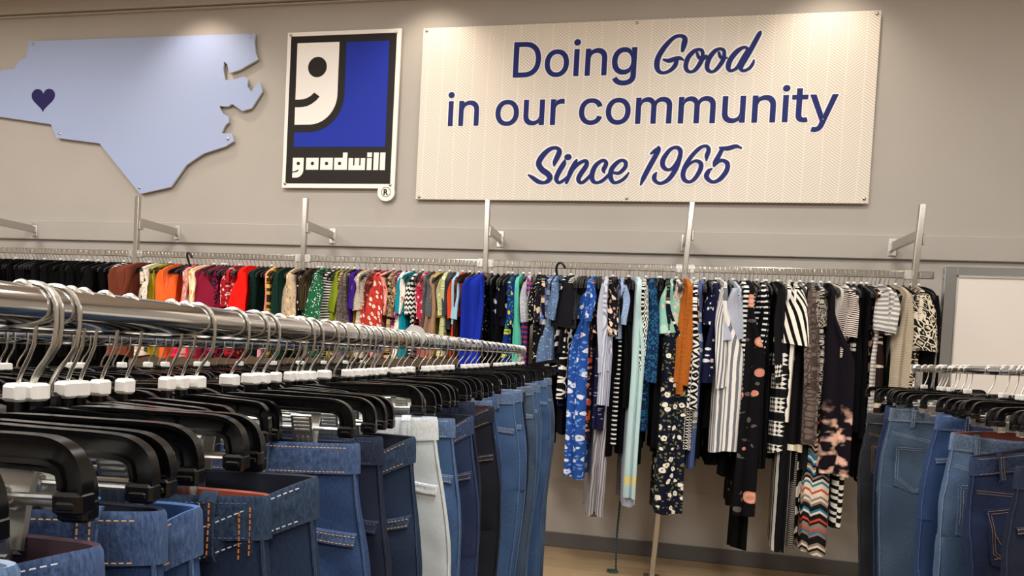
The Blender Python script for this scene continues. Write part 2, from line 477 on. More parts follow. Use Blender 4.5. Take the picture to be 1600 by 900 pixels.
GLYPHS = {
 'D': [([(219,0),(178,0),(137,0),(96,0),(96,19),(96,38),(96,57),(136,57),(175,57),(215,57),(254,60),(288,68),(318,81),(343,99),(363,122),(379,149),(390,181),(397,216),(399,255),(397,294),(390,329),(379,361),(364,388),(344,410),(320,428),(291,441),(258,449),(221,452),(178,452),(136,452),(93,452),(93,471),(93,490),(93,509),(137,509),(181,509),(225,509),(273,505),(315,495),(353,478),(385,455),(412,426),(433,391),(449,351),(458,306),(462,255),(458,205),(449,159),(433,119),(411,83),(384,54),(351,31),(312,14),(268,3),(125,509),(125,339),(125,170),(125,0),(103,0),(82,0),(60,0),(60,170),(60,339),(60,509),(82,509),(103,509)],[(32,34,33),(32,35,34),(32,36,35),(32,37,36),(32,38,37),(32,39,38),(31,39,32),(31,40,39),(30,40,31),(30,29,40),(29,28,40),(28,27,40),(27,26,40),(26,41,40),(25,41,26),(24,41,25),(23,41,24),(23,42,41),(22,42,23),(22,43,42),(21,43,22),(20,43,21),(20,44,43),(19,44,20),(19,45,44),(18,45,19),(17,45,18),(17,46,45),(16,46,17),(16,47,46),(15,47,16),(15,48,47),(14,48,15),(13,48,14),(13,49,48),(12,49,13),(12,50,49),(11,50,12),(10,50,11),(9,50,10),(5,7,6),(5,8,7),(5,9,8),(5,50,9),(5,51,50),(4,51,5),(4,52,51),(3,52,4),(3,53,52),(3,0,53),(2,0,3),(1,0,2),(62,64,63),(62,65,64),(62,54,65),(62,55,54),(61,55,62),(61,56,55),(60,56,61),(60,57,56),(59,57,60),(58,57,59)],[0,0,0,0,0,0,0,0,0,0,0,0,0,0,0,0,0,0,0,0,0,0,0,0,0,0,0,0,0,0,0,0,0,0,0,0,0,0,0,0,0,0,0,0,0,0,0,0,0,0,0,0,0,0,1,1,1,1,1,1,1,1,1,1,1,1]),([(355,24),(314,6),(269,-5),(219,-8),(178,-8),(137,-8),(88,-8),(88,19),(88,38),(88,65),(136,65),(175,65),(214,65),(253,68),(286,75),(314,88),(337,105),(357,126),(372,152),(382,183),(389,217),(391,255),(389,293),(382,327),(372,357),(357,383),(338,404),(315,421),(288,434),(257,441),(221,444),(178,444),(136,444),(85,444),(85,471),(85,490),(85,517),(137,517),(181,517),(226,517),(274,513),(318,503),(357,485),(390,461),(418,431),(441,395),(457,353),(466,307),(470,255),(466,204),(457,157),(440,115),(418,79),(389,48),(52,517),(82,517),(103,517),(133,517),(133,339),(133,170),(133,-8),(103,-8),(82,-8),(52,-8),(52,170),(52,339)],[(35,37,36),(35,38,37),(35,39,38),(35,40,39),(35,41,40),(35,42,41),(34,42,35),(34,43,42),(33,43,34),(33,31,43),(31,30,43),(30,44,43),(32,31,33),(29,44,30),(28,44,29),(27,44,28),(27,45,44),(26,45,27),(25,45,26),(25,46,45),(24,46,25),(23,46,24),(23,47,46),(22,47,23),(22,48,47),(21,48,22),(21,49,48),(20,49,21),(19,49,20),(19,50,49),(18,50,19),(18,51,50),(17,51,18),(16,51,17),(16,52,51),(15,52,16),(14,52,15),(14,53,52),(13,53,14),(12,53,13),(8,10,9),(8,11,10),(8,12,11),(8,53,12),(8,0,53),(7,0,8),(7,1,0),(6,1,7),(6,2,1),(6,3,2),(5,3,6),(4,3,5),(65,55,54),(65,56,55),(65,57,56),(65,58,57),(64,58,65),(64,59,58),(63,59,64),(63,60,59),(62,60,63),(61,60,62)],[0,0,0,0,0,0,0,0,0,0,0,0,0,0,0,0,0,0,0,0,0,0,0,0,0,0,0,0,0,0,0,0,0,0,0,0,0,0,0,0,0,0,0,0,0,0,0,0,0,0,0,0,0,0,1,1,1,1,1,1,1,1,1,1,1,1]),([(362,10),(319,-9),(272,-20),(220,-24),(178,-24),(137,-24),(72,-24),(72,19),(72,38),(72,81),(136,81),(175,81),(214,81),(250,83),(281,90),(306,102),(327,117),(344,136),(357,159),(367,187),(373,219),(375,255),(373,291),(367,323),(357,350),(344,374),(327,392),(307,407),(283,418),(254,425),(220,428),(178,428),(136,428),(69,428),(69,471),(69,490),(69,533),(137,533),(181,533),(226,533),(276,529),(323,518),(365,499),(401,473),(431,441),(455,402),(472,358),(482,309),(486,255),(482,202),(472,152),(455,108),(431,69),(400,36),(36,533),(82,533),(103,533),(149,533),(149,339),(149,170),(149,-24),(103,-24),(82,-24),(36,-24),(36,170),(36,339)],[(35,37,36),(35,38,37),(35,39,38),(35,40,39),(35,41,40),(35,42,41),(35,43,42),(34,43,35),(34,44,43),(33,44,34),(33,32,44),(32,31,44),(31,30,44),(30,29,44),(29,45,44),(28,45,29),(27,45,28),(26,45,27),(26,46,45),(25,46,26),(24,46,25),(24,47,46),(23,47,24),(22,47,23),(22,48,47),(21,48,22),(21,49,48),(20,49,21),(19,49,20),(19,50,49),(18,50,19),(17,50,18),(17,51,50),(16,51,17),(15,51,16),(15,52,51),(14,52,15),(13,52,14),(12,52,13),(8,10,9),(8,11,10),(8,12,11),(8,52,12),(8,53,52),(7,53,8),(7,0,53),(6,0,7),(6,1,0),(6,2,1),(6,3,2),(5,3,6),(4,3,5),(65,55,54),(65,56,55),(65,57,56),(65,58,57),(64,58,65),(64,59,58),(63,59,64),(63,60,59),(62,60,63),(61,60,62)],[0,0,0,0,0,0,0,0,0,0,0,0,0,0,0,0,0,0,0,0,0,0,0,0,0,0,0,0,0,0,0,0,0,0,0,0,0,0,0,0,0,0,0,0,0,0,0,0,0,0,0,0,0,0,1,1,1,1,1,1,1,1,1,1,1,1])],
 'o': [([(207,-8),(174,-5),(144,3),(117,16),(93,35),(72,58),(56,85),(44,116),(37,150),(34,187),(37,225),(44,260),(56,291),(72,318),(93,341),(117,360),(144,374),(174,382),(207,384),(241,382),(271,374),(299,360),(323,341),(343,318),(359,291),(371,260),(379,225),(381,187),(379,150),(371,116),(359,85),(343,58),(323,35),(299,16),(271,3),(241,-5),(207,46),(231,49),(252,55),(270,66),(285,80),(298,97),(307,117),(314,139),(318,163),(319,187),(318,212),(314,236),(307,258),(298,278),(285,296),(270,310),(252,321),(231,328),(207,330),(184,328),(163,321),(145,310),(130,296),(118,278),(108,258),(102,236),(98,212),(96,187),(98,163),(102,139),(108,117),(118,97),(130,80),(145,66),(163,55),(184,49)],[(17,19,18),(17,20,19),(16,20,17),(15,20,16),(15,21,20),(14,21,15),(14,22,21),(14,23,22),(13,54,14),(54,23,14),(13,55,54),(53,23,54),(13,56,55),(52,23,53),(13,57,56),(51,23,52),(51,24,23),(12,57,13),(12,58,57),(50,24,51),(12,59,58),(49,24,50),(11,59,12),(49,25,24),(11,60,59),(48,25,49),(10,60,11),(48,26,25),(10,61,60),(47,26,48),(10,62,61),(46,26,47),(46,27,26),(9,62,10),(9,63,62),(45,27,46),(8,63,9),(8,64,63),(44,27,45),(44,28,27),(8,65,64),(43,28,44),(43,29,28),(7,65,8),(7,66,65),(42,29,43),(7,67,66),(41,29,42),(6,67,7),(41,30,29),(40,30,41),(6,68,67),(5,68,6),(40,31,30),(39,31,40),(5,69,68),(5,70,69),(38,31,39),(4,70,5),(38,32,31),(4,71,70),(37,32,38),(4,36,71),(36,32,37),(4,32,36),(3,32,4),(3,33,32),(2,33,3),(2,34,33),(1,34,2),(1,35,34),(0,35,1)],[0,0,0,0,0,0,0,0,0,0,0,0,0,0,0,0,0,0,0,0,0,0,0,0,0,0,0,0,0,0,0,0,0,0,0,0,0,0,0,0,0,0,0,0,0,0,0,0,0,0,0,0,0,0,0,0,0,0,0,0,0,0,0,0,0,0,0,0,0,0,0,0]),([(303,10),(274,-5),(242,-13),(207,-16),(173,-13),(141,-5),(112,10),(87,29),(66,53),(49,81),(36,114),(29,149),(26,187),(29,226),(36,262),(49,295),(66,323),(87,347),(112,367),(141,381),(173,390),(207,392),(242,390),(274,381),(303,367),(328,347),(349,323),(367,295),(379,262),(387,226),(389,187),(387,149),(379,114),(367,81),(349,53),(328,29),(150,72),(166,62),(185,56),(207,54),(230,56),(249,62),(265,72),(279,86),(291,102),(300,120),(306,141),(310,164),(311,187),(310,211),(306,234),(300,255),(291,274),(279,290),(265,304),(249,314),(230,320),(207,322),(185,320),(166,314),(150,304),(136,290),(125,274),(116,255),(109,234),(106,212),(104,187),(106,164),(109,141),(116,120),(125,102),(136,86)],[(20,22,21),(20,23,22),(19,23,20),(19,24,23),(18,24,19),(18,25,24),(17,25,18),(17,26,25),(16,26,17),(15,58,16),(58,57,16),(57,26,16),(57,56,26),(56,27,26),(15,59,58),(55,27,56),(15,60,59),(54,27,55),(15,61,60),(53,27,54),(14,61,15),(53,28,27),(14,62,61),(52,28,53),(14,63,62),(51,28,52),(13,63,14),(51,29,28),(13,64,63),(50,29,51),(13,65,64),(49,29,50),(12,65,13),(49,30,29),(12,66,65),(48,30,49),(12,67,66),(47,30,48),(47,31,30),(11,67,12),(11,68,67),(46,31,47),(46,32,31),(10,68,11),(10,69,68),(45,32,46),(44,32,45),(10,70,69),(44,33,32),(9,70,10),(43,33,44),(9,71,70),(42,33,43),(9,36,71),(42,34,33),(8,36,9),(41,34,42),(8,37,36),(40,34,41),(8,38,37),(39,34,40),(8,39,38),(8,34,39),(8,35,34),(7,35,8),(6,35,7),(6,0,35),(5,0,6),(5,1,0),(4,1,5),(4,2,1),(3,2,4)],[0,0,0,0,0,0,0,0,0,0,0,0,0,0,0,0,0,0,0,0,0,0,0,0,0,0,0,0,0,0,0,0,0,0,0,0,0,0,0,0,0,0,0,0,0,0,0,0,0,0,0,0,0,0,0,0,0,0,0,0,0,0,0,0,0,0,0,0,0,0,0,0]),([(311,-4),(280,-20),(245,-29),(207,-32),(170,-29),(136,-20),(104,-4),(76,17),(53,44),(34,74),(21,109),(13,147),(10,187),(13,229),(21,267),(34,302),(53,333),(76,359),(104,380),(136,396),(170,405),(207,409),(245,405),(280,396),(311,380),(339,359),(362,333),(381,302),(394,267),(402,229),(405,187),(402,147),(394,109),(381,74),(362,44),(339,17),(160,85),(173,77),(188,72),(207,71),(227,72),(242,77),(256,85),(267,96),(277,110),(285,126),(290,145),(294,166),(295,187),(294,210),(290,230),(285,249),(277,266),(267,280),(256,291),(242,299),(227,304),(207,306),(188,304),(173,299),(160,291),(148,280),(139,266),(131,250),(125,231),(122,210),(120,187),(122,166),(125,145),(131,126),(139,110),(148,96)],[(20,22,21),(20,23,22),(19,23,20),(19,24,23),(18,24,19),(18,25,24),(17,25,18),(17,26,25),(16,26,17),(15,26,16),(15,57,26),(57,27,26),(15,58,57),(56,27,57),(15,59,58),(55,27,56),(14,59,15),(55,28,27),(14,60,59),(54,28,55),(14,61,60),(53,28,54),(14,62,61),(52,28,53),(13,62,14),(52,29,28),(13,63,62),(51,29,52),(13,64,63),(50,29,51),(13,65,64),(49,29,50),(12,65,13),(49,30,29),(12,66,65),(48,30,49),(12,67,66),(47,30,48),(47,31,30),(11,67,12),(11,68,67),(46,31,47),(46,32,31),(10,68,11),(10,69,68),(45,32,46),(44,32,45),(10,70,69),(43,32,44),(10,71,70),(43,33,32),(9,71,10),(42,33,43),(9,36,71),(41,33,42),(9,37,36),(40,33,41),(9,38,37),(40,34,33),(8,38,9),(39,34,40),(8,39,38),(8,34,39),(8,35,34),(7,35,8),(6,35,7),(6,0,35),(5,0,6),(5,1,0),(4,1,5),(4,2,1),(3,2,4)],[0,0,0,0,0,0,0,0,0,0,0,0,0,0,0,0,0,0,0,0,0,0,0,0,0,0,0,0,0,0,0,0,0,0,0,0,0,0,0,0,0,0,0,0,0,0,0,0,0,0,0,0,0,0,0,0,0,0,0,0,0,0,0,0,0,0,0,0,0,0,0,0])],
 'i': [([(53,0),(53,126),(53,253),(53,379),(73,379),(93,379),(114,379),(114,253),(114,126),(114,0),(93,0),(73,0),(84,443),(73,444),(63,448),(54,455),(47,463),(43,472),(41,483),(43,494),(47,504),(54,512),(63,518),(73,522),(84,524),(95,522),(105,518),(114,512),(121,504),(125,494),(126,483),(125,472),(121,463),(114,455),(105,448),(95,444)],[(2,4,3),(2,5,4),(2,6,5),(2,7,6),(1,7,2),(1,8,7),(0,8,1),(0,9,8),(11,9,0),(10,9,11),(23,25,24),(22,25,23),(22,26,25),(21,26,22),(21,27,26),(20,27,21),(20,28,27),(19,28,20),(19,29,28),(18,29,19),(18,30,29),(17,30,18),(17,31,30),(16,31,17),(16,32,31),(15,32,16),(15,33,32),(14,33,15),(14,34,33),(13,34,14),(13,35,34),(12,35,13)],[0,0,0,0,0,0,0,0,0,0,0,0,1,1,1,1,1,1,1,1,1,1,1,1,1,1,1,1,1,1,1,1,1,1,1,1]),([(122,-8),(93,-8),(73,-8),(45,-8),(45,126),(45,253),(45,387),(73,387),(93,387),(122,387),(122,253),(122,126),(119,449),(109,441),(97,436),(84,435),(71,436),(59,441),(48,449),(40,459),(35,470),(33,483),(35,496),(40,508),(48,518),(59,526),(71,530),(84,532),(97,530),(109,526),(119,518),(128,508),(133,496),(134,483),(133,470),(128,459)],[(5,7,6),(5,8,7),(5,9,8),(5,10,9),(4,10,5),(4,11,10),(3,11,4),(3,0,11),(2,0,3),(1,0,2),(26,28,27),(26,29,28),(25,29,26),(25,30,29),(24,30,25),(24,31,30),(23,31,24),(22,31,23),(22,32,31),(21,32,22),(21,33,32),(20,33,21),(20,34,33),(19,34,20),(19,35,34),(18,35,19),(18,12,35),(17,12,18),(17,13,12),(16,13,17),(16,14,13),(15,14,16)],[0,0,0,0,0,0,0,0,0,0,0,0,1,1,1,1,1,1,1,1,1,1,1,1,1,1,1,1,1,1,1,1,1,1,1,1]),([(138,-24),(93,-24),(73,-24),(29,-24),(29,126),(29,253),(29,403),(73,403),(93,403),(138,403),(138,253),(138,126),(130,437),(117,427),(101,421),(84,419),(67,421),(51,427),(37,437),(26,450),(19,466),(17,483),(19,500),(26,516),(37,529),(51,540),(67,546),(84,548),(101,546),(117,540),(131,529),(141,516),(148,500),(151,483),(148,466),(141,450)],[(5,7,6),(5,8,7),(5,9,8),(5,10,9),(4,10,5),(4,11,10),(3,11,4),(3,0,11),(2,0,3),(1,0,2),(26,28,27),(26,29,28),(25,29,26),(25,30,29),(24,30,25),(24,31,30),(23,31,24),(22,31,23),(22,32,31),(21,32,22),(21,33,32),(20,33,21),(20,34,33),(20,35,34),(19,35,20),(18,35,19),(18,12,35),(17,12,18),(17,13,12),(16,13,17),(16,14,13),(15,14,16)],[0,0,0,0,0,0,0,0,0,0,0,0,1,1,1,1,1,1,1,1,1,1,1,1,1,1,1,1,1,1,1,1,1,1,1,1])],
 'n': [([(114,227),(114,151),(114,76),(114,0),(93,0),(73,0),(53,0),(53,126),(53,253),(53,379),(72,379),(92,379),(112,379),(112,349),(112,318),(112,287),(109,287),(106,287),(102,287),(116,319),(132,344),(152,362),(175,374),(200,382),(227,384),(252,383),(275,377),(295,369),(313,356),(328,340),(341,321),(350,298),(355,271),(357,240),(357,160),(357,80),(357,0),(337,0),(316,0),(296,0),(296,78),(296,157),(296,235),(293,263),(286,286),(273,304),(256,318),(235,326),(210,329),(192,328),(176,324),(161,317),(147,308),(136,297),(126,283),(119,266),(115,248)],[(23,25,24),(23,26,25),(22,26,23),(8,10,9),(8,11,10),(8,12,11),(8,13,12),(22,27,26),(21,27,22),(21,28,27),(20,28,21),(20,29,28),(8,14,13),(19,49,20),(49,29,20),(49,48,29),(48,30,29),(47,30,48),(19,50,49),(46,30,47),(19,51,50),(46,31,30),(18,51,19),(45,31,46),(8,18,14),(18,15,14),(18,52,51),(18,53,52),(44,31,45),(44,32,31),(18,17,53),(17,16,53),(16,15,53),(15,54,53),(8,15,18),(8,54,15),(43,32,44),(8,55,54),(43,33,32),(8,56,55),(42,33,43),(7,56,8),(7,0,56),(42,34,33),(41,34,42),(7,1,0),(41,35,34),(40,35,41),(7,2,1),(6,2,7),(40,36,35),(39,36,40),(6,3,2),(5,3,6),(4,3,5),(38,36,39),(37,36,38)],[0,0,0,0,0,0,0,0,0,0,0,0,0,0,0,0,0,0,0,0,0,0,0,0,0,0,0,0,0,0,0,0,0,0,0,0,0,0,0,0,0,0,0,0,0,0,0,0,0,0,0,0,0,0,0,0,0]),([(133,279),(127,264),(123,246),(122,226),(122,151),(122,76),(122,-8),(93,-8),(73,-8),(45,-8),(45,126),(45,253),(45,387),(72,387),(92,387),(120,387),(120,349),(120,318),(120,279),(109,279),(106,279),(90,279),(109,323),(126,349),(147,369),(172,382),(198,390),(227,392),(253,391),(277,385),(299,376),(318,362),(334,345),(348,324),(357,300),(363,272),(365,241),(365,160),(365,80),(365,-8),(337,-8),(316,-8),(288,-8),(288,78),(288,157),(288,235),(286,261),(279,282),(267,299),(252,311),(233,319),(210,321),(194,320),(179,316),(165,310),(152,302),(142,292)],[(26,28,27),(26,29,28),(25,29,26),(11,13,12),(11,14,13),(11,15,14),(11,16,15),(25,30,29),(24,30,25),(24,31,30),(23,31,24),(23,32,31),(22,32,23),(11,22,16),(22,17,16),(22,33,32),(22,51,33),(51,50,33),(50,34,33),(11,21,22),(17,51,22),(17,52,51),(17,53,52),(49,34,50),(18,55,17),(55,54,17),(54,53,17),(48,34,49),(18,56,55),(48,35,34),(47,35,48),(18,0,56),(46,35,47),(11,20,21),(11,19,20),(11,18,19),(11,0,18),(11,1,0),(46,36,35),(11,2,1),(45,36,46),(10,2,11),(10,3,2),(45,37,36),(44,37,45),(10,4,3),(44,38,37),(43,38,44),(10,5,4),(9,5,10),(43,39,38),(42,39,43),(9,6,5),(8,6,9),(7,6,8),(41,39,42),(40,39,41)],[0,0,0,0,0,0,0,0,0,0,0,0,0,0,0,0,0,0,0,0,0,0,0,0,0,0,0,0,0,0,0,0,0,0,0,0,0,0,0,0,0,0,0,0,0,0,0,0,0,0,0,0,0,0,0,0,0]),([(147,271),(142,259),(139,244),(138,226),(138,151),(138,76),(138,-24),(93,-24),(73,-24),(29,-24),(29,126),(29,253),(29,403),(72,403),(92,403),(136,403),(136,349),(136,318),(136,263),(109,263),(106,263),(66,263),(94,330),(114,360),(138,382),(166,397),(195,406),(227,409),(256,406),(282,400),(307,390),(329,375),(347,355),(362,332),(373,305),(379,274),(381,241),(381,160),(381,80),(381,-24),(337,-24),(316,-24),(272,-24),(272,78),(272,157),(272,234),(270,258),(264,275),(255,288),(244,297),(229,303),(210,305),(196,304),(184,301),(172,296),(163,290),(154,281)],[(26,28,27),(26,29,28),(25,29,26),(11,13,12),(11,14,13),(11,15,14),(11,23,15),(23,16,15),(25,30,29),(24,30,25),(24,31,30),(23,31,24),(23,32,31),(11,22,23),(16,32,23),(16,33,32),(17,33,16),(17,34,33),(11,21,22),(18,55,17),(55,54,17),(54,53,17),(53,52,17),(52,51,17),(51,34,17),(50,34,51),(50,35,34),(49,35,50),(48,35,49),(18,56,55),(47,35,48),(18,0,56),(46,35,47),(46,36,35),(18,1,0),(11,20,21),(11,19,20),(11,18,19),(11,1,18),(11,2,1),(45,36,46),(10,2,11),(10,3,2),(45,37,36),(44,37,45),(10,4,3),(44,38,37),(43,38,44),(10,5,4),(9,5,10),(43,39,38),(42,39,43),(9,6,5),(8,6,9),(7,6,8),(41,39,42),(40,39,41)],[0,0,0,0,0,0,0,0,0,0,0,0,0,0,0,0,0,0,0,0,0,0,0,0,0,0,0,0,0,0,0,0,0,0,0,0,0,0,0,0,0,0,0,0,0,0,0,0,0,0,0,0,0,0,0,0,0])],
